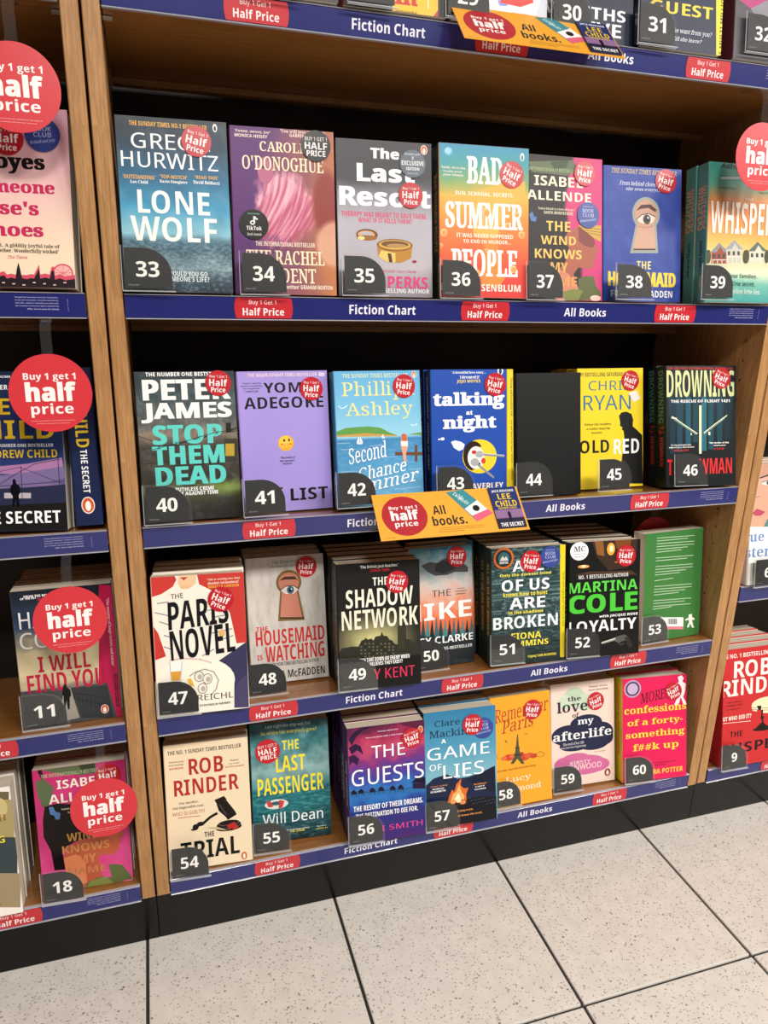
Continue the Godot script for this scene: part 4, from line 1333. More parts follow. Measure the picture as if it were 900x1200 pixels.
		["P",[-0.0094,0.1212,-0.0013,0.1274,0.0103,0.1293,0.0219,0.1254,0.017,0.1165,0.0055,0.114,-0.0045,0.1165],"e9d6cc"],
		["E",0.0074,0.1211,0.0063,0.0072,"4a4038"],
		["E",0.0077,0.1211,0.0033,0.0041,"0c0a0a"],
		["E",0.0093,0.1235,0.0013,0.0014,"ffffff"],
		["L",[-0.0101,0.1203,-0.0013,0.1274,0.0103,0.1299,0.0223,0.1249],0.0012,"2a1612"],
		["L",[-0.0087,0.1111,0.0055,0.1082,0.0187,0.1122],0.0006,"8e5c4c"],
		["P",[-0.0137,0.0776,0.0221,0.0788,0.0221,0.0767,-0.015,0.0755],"2a2a30"],
		["T","THE",0.003,0.054,0.0239,0.0117,"e6d880","b",0],
		["T","HOUSEMAID",0.0004,0.033,0.1125,0.0212,"eed23c","h",0],
		["T","FREIDA McFADDEN",0,0.0117,0.1024,0.0097,"eef0f4","b",0],
		["S","red",0.038,0.1775,0.035,14],
	],
	"39": [
		["P",[-0.0651,0.0548,-0.0528,0.0595,0.0884,0.0639,0.0891,0.0536,-0.0648,0.0492],"d8d4b0"],
		["P",[-0.0552,0.0722,-0.0257,0.0733,-0.0248,0.0561,-0.0544,0.0552],"9a4e3c"],
		["P",[-0.0573,0.0713,-0.0412,0.0855,-0.0235,0.0725],"8a8e90"],
		["P",[-0.0463,0.0705,-0.0394,0.0805,-0.0315,0.071],"9a4e3c"],
		["P",[-0.0522,0.0686,-0.048,0.0688,-0.0478,0.0631,-0.0519,0.063],"3c4448"],
		["P",[-0.0433,0.0689,-0.0392,0.0691,-0.0389,0.0634,-0.043,0.0632],"3c4448"],
		["P",[-0.0345,0.0692,-0.0303,0.0694,-0.03,0.0637,-0.0342,0.0635],"3c4448"],
		["P",[-0.0532,0.0612,-0.0265,0.062,-0.0265,0.0609,-0.0532,0.0601],"e6e2d4"],
		["P",[-0.0525,0.0612,-0.0514,0.0613,-0.0511,0.0553,-0.0522,0.0552],"ece8da"],
		["P",[-0.0443,0.0615,-0.0432,0.0615,-0.0429,0.0555,-0.044,0.0555],"ece8da"],
		["P",[-0.036,0.0617,-0.0349,0.0618,-0.0346,0.0558,-0.0357,0.0557],"ece8da"],
		["P",[-0.0277,0.062,-0.0266,0.062,-0.0263,0.056,-0.0274,0.056],"ece8da"],
		["P",[-0.0284,0.0774,0.0007,0.0785,0.0019,0.0583,-0.0274,0.0574],"c8c4b4"],
		["P",[-0.0306,0.0765,-0.0146,0.0908,0.003,0.0777],"9aa0a4"],
		["P",[-0.0196,0.0758,-0.0129,0.0857,-0.005,0.0763],"c8c4b4"],
		["P",[-0.0254,0.0738,-0.0213,0.074,-0.021,0.0683,-0.025,0.0681],"3c4448"],
		["P",[-0.0166,0.0741,-0.0125,0.0743,-0.0122,0.0685,-0.0163,0.0684],"3c4448"],
		["P",[-0.0079,0.0744,-0.0038,0.0746,-0.0034,0.0688,-0.0075,0.0687],"3c4448"],
		["P",[-0.0264,0.0664,-0.0001,0.0672,0,0.0661,-0.0263,0.0652],"e6e2d4"],
		["P",[-0.0257,0.0664,-0.0246,0.0664,-0.0241,0.0575,-0.0252,0.0575],"ece8da"],
		["P",[-0.0175,0.0666,-0.0164,0.0667,-0.0159,0.0578,-0.017,0.0577],"ece8da"],
		["P",[-0.0093,0.0669,-0.0082,0.0669,-0.0077,0.058,-0.0088,0.058],"ece8da"],
		["P",[-0.0011,0.0672,0,0.0672,0.0005,0.0583,-0.0006,0.0582],"ece8da"],
		["P",[0.0138,0.0761,0.0455,0.0772,0.0466,0.0597,0.0148,0.0587],"d6d2bc"],
		["P",[0.0116,0.0751,0.0288,0.0896,0.0478,0.0764],"5c7068"],
		["P",[0.0234,0.0744,0.0307,0.0845,0.0393,0.0749],"d6d2bc"],
		["P",[0.017,0.0724,0.0214,0.0726,0.0218,0.0668,0.0173,0.0666],"3c4448"],
		["P",[0.0265,0.0727,0.0309,0.0729,0.0313,0.0671,0.0268,0.0669],"3c4448"],
		["P",[0.036,0.0731,0.0405,0.0732,0.0408,0.0674,0.0364,0.0672],"3c4448"],
		["P",[0.016,0.0648,0.0447,0.0658,0.0448,0.0646,0.016,0.0637],"e6e2d4"],
		["P",[0.0167,0.0649,0.0178,0.0649,0.0182,0.0588,0.0171,0.0588],"ece8da"],
		["P",[0.0256,0.0652,0.0267,0.0652,0.0271,0.0591,0.0259,0.0591],"ece8da"],
		["P",[0.0345,0.0654,0.0356,0.0655,0.036,0.0594,0.0348,0.0593],"ece8da"],
		["P",[0.0434,0.0657,0.0445,0.0658,0.0449,0.0596,0.0438,0.0596],"ece8da"],
		["P",[0.0494,0.0759,0.0798,0.0769,0.0809,0.0607,0.0504,0.0598],"b8a890"],
		["P",[0.0472,0.0749,0.0636,0.0895,0.0821,0.0761],"6a6e70"],
		["P",[0.0586,0.0741,0.0655,0.0843,0.0738,0.0746],"b8a890"],
		["P",[0.0527,0.0722,0.0569,0.0723,0.0573,0.0665,0.053,0.0663],"3c4448"],
		["P",[0.0617,0.0725,0.066,0.0726,0.0664,0.0668,0.0621,0.0666],"3c4448"],
		["P",[0.0709,0.0728,0.0751,0.0729,0.0755,0.0671,0.0713,0.0669],"3c4448"],
		["P",[0.0516,0.0645,0.079,0.0654,0.0791,0.0642,0.0517,0.0634],"e6e2d4"],
		["P",[0.0524,0.0645,0.0535,0.0646,0.0538,0.0599,0.0527,0.0599],"ece8da"],
		["P",[0.0609,0.0648,0.062,0.0649,0.0623,0.0602,0.0612,0.0601],"ece8da"],
		["P",[0.0694,0.0651,0.0705,0.0651,0.0709,0.0604,0.0697,0.0604],"ece8da"],
		["P",[0.078,0.0654,0.0791,0.0654,0.0794,0.0607,0.0783,0.0607],"ece8da"],
		["E",-0.0616,0.0649,0.0043,0.0097,"4a4c34"],
		["E",-0.0602,0.065,0.0043,0.0097,"4a4c34"],
		["E",0.0069,0.0672,0.0044,0.0098,"4a4c34"],
		["E",0.0095,0.0672,0.0044,0.0098,"4a4c34"],
		["E",0.0468,0.0685,0.0045,0.0099,"4a4c34"],
		["E",0.0822,0.0696,0.0046,0.01,"4a4c34"],
		["T","Ashley Audrain",0.0096,0.1931,0.1073,0.01,"1d2a2a","r",0],
		["P",[-0.0438,0.1782,0.0203,0.1822,0.0206,0.1786,-0.0436,0.1747],"b8ccc6"],
		["T","'Seductive, sharp'",-0.0316,0.1631,0.0314,0.0032,"2a3a38","i",0],
		["T","'Superb'",0.0356,0.1598,0.0204,0.0032,"2a3a38","i",0],
		["T","THE",0.0086,0.1491,0.0165,0.0042,"f2dcc0","b",0],
		["T","WHISPERS",0.0045,0.1216,0.1282,0.0448,"f6efe2","b",0],
		["T","Four families.",0.0043,0.0389,0.0529,0.0064,"24403c","r",0],
		["T","One secret.",0.0063,0.0273,0.0408,0.0066,"24403c","r",0],
		["T","A million little lies.",0.0062,0.0159,0.0632,0.0071,"f2f4ee","r",0],
	],
	"40": [
		["L",[-0.0639,0.1143,-0.026,0.0999,0.0159,0.1091,0.0649,0.1213],0.0008,"2a2622"],
		["L",[-0.0651,0.0966,-0.0198,0.0997,0.0224,0.1102,0.0646,0.1173],0.0006,"1c1a18"],
		["L",[-0.0618,0.0771,-0.021,0.0801,0.0105,0.0737,0.0646,0.0778],0.0008,"241f1c"],
		["P",[0.0466,0.107,0.064,0.1063,0.0623,0.078,0.0449,0.0787],"3a352c"],
		["P",[0.0478,0.1003,0.0596,0.0998,0.0587,0.0831,0.0468,0.0837],"b89a34"],
		["P",[0.0501,0.1284,0.0567,0.1282,0.0559,0.1149,0.0494,0.1152],"211e1e"],
		["T","THE NUMBER ONE BESTSELLER",0.0008,0.1938,0.1003,0.0051,"ffffff","b",0],
		["T","PETER",0.0019,0.1736,0.1129,0.0267,"f2f4f2","h",0],
		["T","JAMES",0.0001,0.1436,0.1166,0.026,"f2f4f2","h",0],
		["T","STOP",-0.0009,0.1146,0.0899,0.0255,"5fd0c6","h",0],
		["T","THEM",-0.001,0.0874,0.0933,0.0246,"5fd0c6","h",0],
		["T","DEAD",0.0004,0.06,0.0917,0.0245,"5fd0c6","h",0],
		["T","RUTHLESS CRIME",0.0041,0.0417,0.0504,0.005,"ffffff","b",0],
		["T","A RACE AGAINST TIME",0.0012,0.0359,0.0663,0.005,"ffffff","b",0],
		["L",[-0.0481,0.0959,-0.01,0.1042,0.0324,0.1151,0.0648,0.1196],0.0007,"1a1816"],
		["L",[-0.0406,0.1011,-0.0367,0.0951],0.0006,"1a1816"],
		["L",[-0.0363,0.101,-0.041,0.0953],0.0006,"1a1816"],
		["L",[-0.0184,0.1058,-0.0144,0.0998],0.0006,"1a1816"],
		["L",[-0.014,0.1056,-0.0188,0.0999],0.0006,"1a1816"],
		["L",[0.0107,0.1129,0.0148,0.1068],0.0006,"1a1816"],
		["L",[0.0151,0.1127,0.0103,0.107],0.0006,"1a1816"],
		["L",[0.0352,0.1186,0.0394,0.1125],0.0006,"1a1816"],
		["L",[0.0397,0.1185,0.0348,0.1127],0.0006,"1a1816"],
		["L",[0.055,0.1213,0.0592,0.1152],0.0006,"1a1816"],
		["L",[0.0596,0.1211,0.0546,0.1153],0.0006,"1a1816"],
		["S","red",0.0429,0.1812,0.034,3],
	],
	"41": [
		["T","THE MAJOR SUNDAY TIMES BESTSELLER",0.0004,0.1911,0.0979,0.0058,"ecd0d6","b",0],
		["T","'Tense, twisty",-0.044,0.1805,0.0271,0.0027,"2a2440","b",0],
		["T","utterly compelling",-0.0446,0.1769,0.0298,0.0027,"2a2440","b",0],
		["T","and unforgettable'",-0.0444,0.1733,0.0238,0.0024,"2a2440","b",0],
		["T","COSMOPOLITAN",-0.0443,0.1696,0.0177,0.0024,"2a2440","b",0],
		["T","YOMI",0.0044,0.1741,0.064,0.0138,"16141c","b",0],
		["T","ADEGOKE",0.0007,0.1534,0.1127,0.0157,"16141c","b",0],
		["E",0,0.0964,0.0113,0.0111,"f0b030"],
		["E",-0.0006,0.0982,0.0092,0.0087,"f6c84a"],
		["E",-0.0026,0.1004,0.0014,0.0021,"3a2410"],
		["E",0.0045,0.1007,0.0014,0.0021,"3a2410"],
		["E",0.0005,0.0922,0.0039,0.0049,"f4a83a"],
		["P",[-0.0002,0.0982,0.0015,0.0981,0.0011,0.0898,-0.0007,0.0898],"f8c860"],
		["E",-0.0057,0.0949,0.0021,0.0014,"ee7a3a"],
		["E",0.006,0.0951,0.0021,0.0014,"ee7a3a"],
		["P",[0.0521,0.1942,0.0608,0.1941,0.0605,0.1885,0.0518,0.1887],"d8cce8"],
		["T","'The book of",0.0011,0.0761,0.0212,0.003,"2a2440","b",0],
		["T","the summer'",0.0005,0.0718,0.0219,0.0031,"2a2440","b",0],
		["T","VOGUE",0.0002,0.0674,0.0134,0.0025,"2a2440","b",0],
		["T","THE",-0.032,0.0262,0.0474,0.0165,"16141c","b",0],
		["T","LIST",0.0302,0.023,0.055,0.0174,"16141c","b",0],
		["S","red",0.0402,0.1716,0.033,3],
	],
	"42": [
		["P",[-0.0684,0.1056,-0.0682,0.1091,-0.0506,0.1154,-0.0323,0.1165,-0.0157,0.1166,0.0017,0.1143,0.0157,0.1066,0.0269,0.1026],"5f9a4a"],
		["P",[-0.0684,0.1049,-0.0547,0.1058,-0.0216,0.1073,0.0269,0.1023,0.0268,0.1009,-0.0685,0.1035],"c89a52"],
		["P",[0.0429,0.1027,0.0635,0.1056,0.0661,0.1029,0.066,0.1011],"6a9c58"],
		["L",[0.0017,0.1136,0.0026,0.1171],0.0008,"d8d4c8"],
		["L",[-0.0668,0.0941,-0.0443,0.0942],0.0005,"c4def0"],
		["L",[-0.0593,0.085,-0.0374,0.0851],0.0005,"c4def0"],
		["L",[-0.0151,0.0883,0.0036,0.0893],0.0005,"c4def0"],
		["L",[0.0104,0.0711,0.0256,0.0715],0.0005,"c4def0"],
		["L",[0.044,0.0514,0.0634,0.0522],0.0005,"c4def0"],
		["L",[0.0198,0.0238,0.0604,0.025],0.0005,"c4def0"],
		["L",[-0.0608,0.0534,-0.0389,0.0537],0.0005,"c4def0"],
		["P",[-0.0352,0.0938,-0.0252,0.0948,-0.0268,0.0917,-0.0334,0.0916],"e8ecec"],
		["P",[-0.0307,0.1035,-0.0303,0.0946,-0.0351,0.0945],"ffffff"],
		["P",[-0.0293,0.1013,-0.0255,0.0955,-0.0296,0.095],"ffffff"],
		["P",[0.0034,0.1,0.0086,0.1005,0.0071,0.0988,0.004,0.0985],"ffffff"],
		["P",[0.0058,0.1056,0.006,0.1006,0.0026,0.1004],"ffffff"],
		["L",[-0.0592,0.147,-0.0557,0.1434,-0.0514,0.144,-0.0462,0.1473],0.0009,"ffffff"],
		["L",[0.0489,0.1176,0.0526,0.1153,0.0589,0.118],0.0009,"ffffff"],
		["P",[0.0228,0.0781,0.0658,0.0761,0.0657,0.0714,0.0226,0.0734],"6e4630"],
		["P",[0.0538,0.0872,0.0577,0.087,0.0568,0.0624,0.0529,0.0626],"6e4630"],
		["P",[0.0323,0.0953,0.0352,0.1023,0.0414,0.1021,0.0426,0.0949,0.0429,0.084,0.0395,0.0752,0.0398,0.0625,0.0359,0.0627,0.0342,0.0754,0.0322,0.0845],"dfa48c"],
		["P",[0.0318,0.0935,0.0433,0.093,0.0426,0.0858,0.0323,0.0863],"f0e8e4"],
		["P",[0.0337,0.1031,0.0369,0.1044,0.0414,0.1028,0.0418,0.0934,0.0341,0.0938],"c8683c"],
		["T","THE SUNDAY TIMES BESTSELLER",-0.0027,0.1887,0.0988,0.0059,"d4e4c8","b",0],
		["T","Phillipa",0.0012,0.1672,0.1097,0.0271,"efe49c","t",0],
		["T","Ashley",0.0015,0.139,0.1018,0.0256,"efe49c","t",0],
		["T","Second",-0.0192,0.0796,0.0593,0.0241,"ffffff","i",9],
		["T","Chance",0.0025,0.0541,0.0745,0.019,"ffffff","i",9],
		["T","Summer",0.0002,0.0354,0.1182,0.0179,"ffffff","i",9],
		["E",0.0559,0.1892,0.0038,0.005,"e8e2d8"],
		["E",0.0559,0.1892,0.0031,0.0043,"e07a30"],
		["E",0.0559,0.1881,0.0015,0.0028,"f6f0e8"],
		["S","red",0.04,0.1728,0.034,6],
	],
	"43": [
		["P",[0.0559,0.2047,0.0695,0.2046,0.0683,0.0074,0.0545,0.0081],"e9d02c"],
		["P",[0.0552,0.2047,0.0563,0.2047,0.0549,0.008,0.0537,0.0081],"a8941c"],
		["T","'Stirring and beautifully told ... you and then Vera Vance' ROISIN O'DONNELL",0.0625,0.1068,0.1529,0.0044,"3a3420","s",-90],
		["T","'A beautiful love story...",-0.0049,0.1908,0.0533,0.0046,"ffffff","s",0],
		["T","I devoured it'",-0.0034,0.1847,0.031,0.0045,"ffffff","s",0],
		["T","JOJO MOYES",-0.0055,0.1781,0.0371,0.0056,"f0d860","b",0],
		["T","talking",-0.0047,0.1499,0.1126,0.0255,"ffffff","H",0],
		["T","at",-0.0047,0.1326,0.0105,0.0061,"ffffff","H",0],
		["T","night",-0.0044,0.1162,0.0842,0.0246,"ffffff","H",0],
		["E",0.0107,0.0675,0.0274,0.0254,"f2cf34"],
		["E",0.0009,0.0686,0.0165,0.022,"2c1a14"],
		["E",0.0118,0.0627,0.0198,0.0192,"f2cf34"],
		["E",0.0009,0.0675,0.015,0.0191,"2c1a14"],
		["E",0.0048,0.0659,0.0134,0.0169,"f4f0ea"],
		["E",0.0017,0.0741,0.0039,0.0029,"c83028"],
		["E",0.0165,0.0607,0.0036,0.0044,"d84030"],
		["E",0.0086,0.0562,0.0032,0.0026,"2c1a14"],
		["P",[-0.0346,0.0905,-0.028,0.0925,-0.0183,0.09,-0.013,0.0862,-0.0154,0.079,-0.0224,0.0767,-0.0301,0.0817],"f6f6f4"],
		["E",-0.0476,0.0953,0.0031,0.0022,"ffffff"],
		["E",-0.0529,0.0947,0.0015,0.0014,"ffffff"],
		["L",[0.0135,0.0707,0.0505,0.0665],0.0034,"8a8f94"],
		["E",0.0103,0.0708,0.0067,0.0051,"a8adb2"],
		["L",[0.0066,0.0563,0.033,0.0348],0.0034,"8a8f94"],
		["E",0.0027,0.0594,0.0067,0.0059,"a8adb2"],
		["L",[0.0151,0.0718,0.0505,0.068],0.0008,"d8dce0"],
		["T","CLAIRE DAVERLEY",-0.0033,0.0231,0.1031,0.0089,"f0e8c8","b",0],
		["E",0.0448,0.1932,0.0047,0.0061,"e8eef4"],
		["E",0.0448,0.1924,0.0024,0.004,"1a3a80"],
		["S","red",0.0363,0.1734,0.034,10],
	],
	"45": [
		["P",[0.0179,0.1071,0.0157,0.1179,0.0206,0.1234,0.0299,0.1245,0.0397,0.1205,0.0431,0.1111,0.042,0.1003,0.0508,0.0934,0.0608,0.0846,0.0621,0.0036,0.0122,0.0063,0.0205,0.0437,0.026,0.0811,0.0244,0.0929,0.0211,0.0954,0.0222,0.0991,0.0178,0.1011],"16161c"],
		["T","#1 BESTSELLING SATURDAY AUTHOR",-0.0035,0.1856,0.107,0.0064,"3a3a28","b",0],
		["T","CHRIS",-0.0022,0.1677,0.0778,0.0151,"3f7390","r",0],
		["T","RYAN",-0.0064,0.1402,0.0891,0.024,"3f7390","r",0],
		["T","Defeat the invaders,",-0.0237,0.1052,0.0502,0.0046,"2a2a20","b",0],
		["T","a traitor must be",-0.0234,0.0985,0.0443,0.0042,"2a2a20","b",0],
		["T","hunted...",-0.0248,0.0918,0.0224,0.0034,"2a2a20","b",0],
		["T","COLD",-0.0399,0.0693,0.0733,0.021,"1a1a1c","b",0],
		["T","RED",0.0301,0.0676,0.0489,0.0242,"eef0f0","b",0],
		["P",[0.0343,0.1546,0.0485,0.159,0.0574,0.1458,0.0441,0.1395],"e8e4e0"],
		["S","red",0.037,0.175,0.033,16],
	],
	"46": [
		["P",[-0.0568,0.1469,-0.0475,0.1468,-0.0478,0.0548,-0.0572,0.055],"123040"],
		["P",[-0.0438,0.1468,-0.0345,0.1467,-0.0348,0.0568,-0.0442,0.057],"1a4452"],
		["P",[-0.0283,0.1466,-0.0189,0.1466,-0.0191,0.0703,-0.0285,0.0705],"20566a"],
		["P",[-0.0152,0.1465,-0.0058,0.1464,-0.0059,0.0723,-0.0154,0.0726],"17404e"],
		["P",[0.0005,0.1464,0.01,0.1463,0.0099,0.058,0.0004,0.0582],"2a6a7a"],
		["P",[0.0137,0.1463,0.0233,0.1462,0.0232,0.06,0.0137,0.0602],"1c4a58"],
		["P",[0.0296,0.1461,0.0392,0.146,0.0393,0.0737,0.0296,0.0739],"184250"],
		["P",[0.043,0.146,0.0526,0.1459,0.0527,0.0757,0.043,0.076],"102a36"],
		["T","THE INSTANT INTERNATIONAL BESTSELLER",-0.0012,0.1925,0.1212,0.0037,"c83030","b",0],
		["T","DROWNING",-0.0007,0.1679,0.1245,0.0426,"d8dca0","b",0],
		["T","THE RESCUE OF FLIGHT 1421",-0.001,0.1395,0.1084,0.0046,"ffffff","b",0],
		["L",[-0.0016,0.1326,-0.0017,0.0536],0.0045,"e6ecc0"],
		["L",[-0.0533,0.1153,-0.0341,0.103,-0.0069,0.0863],0.0016,"e8eccc"],
		["L",[-0.0548,0.1134,-0.0445,0.1114],0.0024,"e8eccc"],
		["L",[0.0483,0.1156,0.0264,0.102,0.0047,0.0875],0.0016,"e8eccc"],
		["L",[-0.0497,0.1101,-0.009,0.085],0.001,"9ab0a8"],
		["L",[0.0441,0.111,0.0057,0.0856],0.001,"9ab0a8"],
		["P",[0.0132,0.0892,0.0169,0.0891,0.0169,0.0835,0.0131,0.0836],"d8dcc8"],
		["P",[-0.0195,0.0879,-0.0174,0.0879,-0.0174,0.0842,-0.0195,0.0842],"d8dcc8"],
		["T","'A claustrophobic",-0.0374,0.0684,0.0375,0.0028,"ffffff","b",0],
		["T","edge of your seat thriller'",-0.0358,0.0647,0.047,0.0028,"ffffff","b",0],
		["T","RED ALERT",-0.0364,0.0598,0.0271,0.0032,"c83030","b",0],
		["T","'The thriller of the",0.0328,0.071,0.0374,0.0028,"ffffff","b",0],
		["T","whole year'",0.0345,0.0663,0.0235,0.0028,"ffffff","b",0],
		["T","STAR",0.0334,0.0609,0.0193,0.0031,"c83030","b",0],
		["T","T.J. NEWMAN",-0.0023,0.0294,0.1196,0.0322,"e03034","b",0],
		["S","red",0.0371,0.1762,0.034,22],
	],
	"47": [
		["P",[-0.0641,0.2018,-0.0314,0.2009,-0.0287,0.1939,-0.0338,0.1846,-0.0496,0.1751,-0.0632,0.1716],"c63c36"],
		["P",[-0.0005,0.1995,0.0659,0.199,0.0653,0.1495,0.0642,0.0964,0.05,0.096,0.0425,0.1414,0.0187,0.1753,0.0019,0.1853],"c63c36"],
		["P",[-0.064,0.132,-0.057,0.1201,-0.048,0.0861,-0.0636,0.0817],"c63c36"],
		["P",[-0.0253,0.1998,-0.0015,0.1992,-0.0021,0.1872,-0.0108,0.1807,-0.0232,0.1806,-0.0274,0.189],"eac49c"],
		["P",[-0.0239,0.1968,-0.0131,0.1967,-0.0186,0.1923],"b83a38"],
		["P",[-0.0245,0.1856,-0.0075,0.185,-0.0118,0.1801,-0.0223,0.1802],"e4b890"],
		["L",[-0.0564,0.1621,-0.041,0.1632],0.0016,"8f9098"],
		["L",[-0.0601,0.1495,-0.039,0.1429],0.0016,"8f9098"],
		["L",[0.0085,0.1588,0.0243,0.1609],0.0016,"8f9098"],
		["L",[0.0111,0.1471,0.0269,0.1485],0.0016,"8f9098"],
		["L",[-0.0547,0.1361,-0.0396,0.13],0.0016,"8f9098"],
		["L",[0.0169,0.1368,0.0376,0.1385],0.0016,"8f9098"],
		["L",[-0.0495,0.1162,-0.0374,0.1119],0.0016,"8f9098"],
		["L",[0.0158,0.1139,0.0446,0.118],0.0016,"8f9098"],
		["L",[0.0017,0.0822,0.0179,0.0906],0.0016,"8f9098"],
		["L",[-0.0504,0.1,-0.0383,0.095],0.0016,"8f9098"],
		["L",[0.0216,0.1018,0.0458,0.108],0.0016,"8f9098"],
		["P",[0.0185,0.07,0.0643,0.0974,0.0633,0.0008,0.0426,0.0021,0.0442,0.0382,0.0354,0.0557],"3a3558"],
		["P",[0.0474,0.0378,0.0622,0.0498,0.0627,0.0009,0.0426,0.0027],"4a4468"],
		["E",-0.0112,0.0438,0.0564,0.0369,"f6eeda"],
		["E",-0.0111,0.0451,0.0564,0.0356,"f8f0e0"],
		["L",[-0.0437,0.0799,-0.0265,0.0815,-0.0017,0.0775,0.0138,0.0711],0.0022,"ddb8b8"],
		["P",[-0.0438,0.0782,-0.0268,0.0766,-0.0281,0.0488,-0.0451,0.0505],"eef0ee"],
		["E",-0.0365,0.049,0.0081,0.0026,"d8d8d4"],
		["P",[-0.043,0.0634,-0.0287,0.0633,-0.0312,0.0498,-0.0418,0.0502],"dfa03c"],
		["L",[-0.0434,0.0782,-0.043,0.0503],0.0006,"888880"],
		["L",[-0.0268,0.0766,-0.03,0.049],0.0006,"888880"],
		["L",[-0.0179,0.0544,-0.0088,0.0601,0.0039,0.0628,0.0163,0.0576,0.0221,0.0454,0.0184,0.0325,0.0116,0.0248],0.0018,"a8a49c"],
		["E",-0.0044,0.053,0.0069,0.0079,"8a8680"],
		["E",-0.0044,0.053,0.0056,0.0066,"efe8dc"],
		["E",-0.0035,0.0523,0.0031,0.004,"b8aea2"],
		["E",0.007,0.0486,0.0069,0.0079,"8a8680"],
		["E",0.007,0.0486,0.0057,0.0066,"efe8dc"],
		["E",0.008,0.0478,0.0032,0.004,"b8aea2"],
		["E",-0.0005,0.0354,0.0069,0.0079,"8a8680"],
		["E",-0.0005,0.0354,0.0057,0.0066,"efe8dc"],
		["E",0.0004,0.0347,0.0031,0.004,"b8aea2"],
		["P",[-0.0212,0.0507,-0.0155,0.0515,-0.0114,0.0388,-0.0176,0.0411],"eab63a"],
		["E",0.03,0.1127,0.0044,0.0059,"e0b470"],
		["T","'This is nothing less than",0.036,0.1907,0.0458,0.0036,"f6e4d0","s",0],
		["T","absolute enchantment'",0.0354,0.1859,0.0433,0.0039,"f6e4d0","s",0],
		["T","NIGELLA LAWSON",0.0355,0.1807,0.0427,0.0039,"f0b048","b",0],
		["T","THE",-0.0291,0.1707,0.0169,0.0071,"18181a","r",4],
		["T","PARIS",-0.0011,0.1448,0.0852,0.0391,"141416","k",3],
		["T","NOVEL",0.0022,0.1032,0.0899,0.0419,"141416","k",4],
		["T","RUTH REICHL",-0.0048,0.0222,0.0933,0.0086,"34302c","r",0],
		["T","read by VERONICA HENRY",0.0062,0.0104,0.0632,0.004,"34302c","b",0],
		["S","red",0.0307,0.162,0.036,24],
	],
	"48": [
		["T","She lives next door.",0.0083,0.1901,0.0557,0.0053,"3a3634","i",0],
		["T","She knows your secrets.",0.0048,0.1825,0.0567,0.0053,"3a3634","i",0],
		["P",[-0.0085,0.1512,0.0185,0.1488,0.0272,0.0947,-0.015,0.0969],"7a6238"],
		["E",0.0049,0.1568,0.02,0.0193,"7a6238"],
		["P",[-0.0057,0.151,0.0156,0.149,0.0231,0.0995,-0.0112,0.1015],"c8826c"],
		["E",0.0049,0.1565,0.016,0.0157,"c4806a"],
		["P",[-0.0105,0.1603,-0.0014,0.166,0.0147,0.1653,0.0204,0.1576,0.0162,0.1602,0.0002,0.1615],"4a2e26"],
		["P",[-0.0089,0.1451,-0.0004,0.1505,0.0121,0.1504,0.0197,0.144,0.0115,0.1382,-0.001,0.1387],"dcd6d2"],
		["E",0.0068,0.1444,0.0057,0.0061,"4a6e84"],
		["E",0.0068,0.1444,0.0028,0.0032,"0c1014"],
		["E",0.0083,0.1457,0.0011,0.0011,"ffffff"],
		["L",[-0.0096,0.1448,-0.0004,0.1508,0.0128,0.1507,0.0204,0.1439],0.0012,"2c1a16"],
		["P",[-0.0118,0.103,0.0257,0.0992,0.0255,0.0971,-0.0119,0.1009],"2c2218"],
		["T","THE",-0.0404,0.0871,0.0185,0.0074,"c8302e","b",0],
		["T","HOUSEMAID",0.0032,0.0725,0.1081,0.0234,"c8302e","b",0],
		["T","IS",-0.046,0.0427,0.0087,0.0082,"c8302e","b",0],
		["T","WATCHING",0.0094,0.046,0.0936,0.0247,"c8302e","b",0],
		["T","NEW YORK TIMES BESTSELLING AUTHOR",0.0079,0.029,0.076,0.0058,"4a4644","b",0],
		["T","FREIDA McFADDEN",0.0045,0.0123,0.1011,0.0124,"2c2a2a","b",0],
		["S","red",0.0334,0.1792,0.033,4],
	],
	"49": [
		["P",[-0.0661,0.0565,-0.0597,0.0683,-0.0443,0.0699,-0.0336,0.0688,-0.0287,0.0777,-0.024,0.0788,-0.0224,0.0817,-0.0188,0.0783,-0.0131,0.0793,-0.0101,0.0759,-0.0068,0.0818,0.001,0.0826,0.0033,0.0886,0.0057,0.0822,0.0119,0.0806,0.0149,0.075,0.0196,0.073,0.0227,0.068,0.028,0.0659,0.0286,0.0941,0.0313,0.1002,0.0351,0.1004,0.0392,0.0994,0.0413,0.093,0.0419,0.074,0.0482,0.0718,0.0529,0.0666,0.0641,0.0639,0.0645,0.0272,-0.0652,0.0362],"2c2c22"],
		["P",[-0.0303,0.0741,-0.0279,0.0738,-0.0279,0.0714,-0.0304,0.0716],"1e1e18"],
		["P",[-0.0242,0.0735,-0.0217,0.0732,-0.0217,0.0707,-0.0242,0.071],"6e6a48"],
		["P",[-0.018,0.0729,-0.0155,0.0726,-0.0155,0.0701,-0.018,0.0704],"6e6a48"],
		["P",[-0.0118,0.0723,-0.0093,0.072,-0.0093,0.0695,-0.0118,0.0698],"6e6a48"],
		["P",[-0.0055,0.0717,-0.003,0.0714,-0.0031,0.0689,-0.0056,0.0692],"1e1e18"],
		["P",[0.0007,0.0711,0.0032,0.0708,0.0032,0.0683,0.0007,0.0685],"6e6a48"],
		["P",[0.007,0.0704,0.0095,0.0702,0.0094,0.0677,0.0069,0.0679],"6e6a48"],
		["P",[0.0133,0.0698,0.0158,0.0696,0.0157,0.0671,0.0132,0.0673],"6e6a48"],
		["P",[0.0196,0.0692,0.0221,0.069,0.022,0.0665,0.0195,0.0667],"1e1e18"],
		["P",[-0.0305,0.0691,-0.028,0.0689,-0.0281,0.0664,-0.0305,0.0666],"6e6a48"],
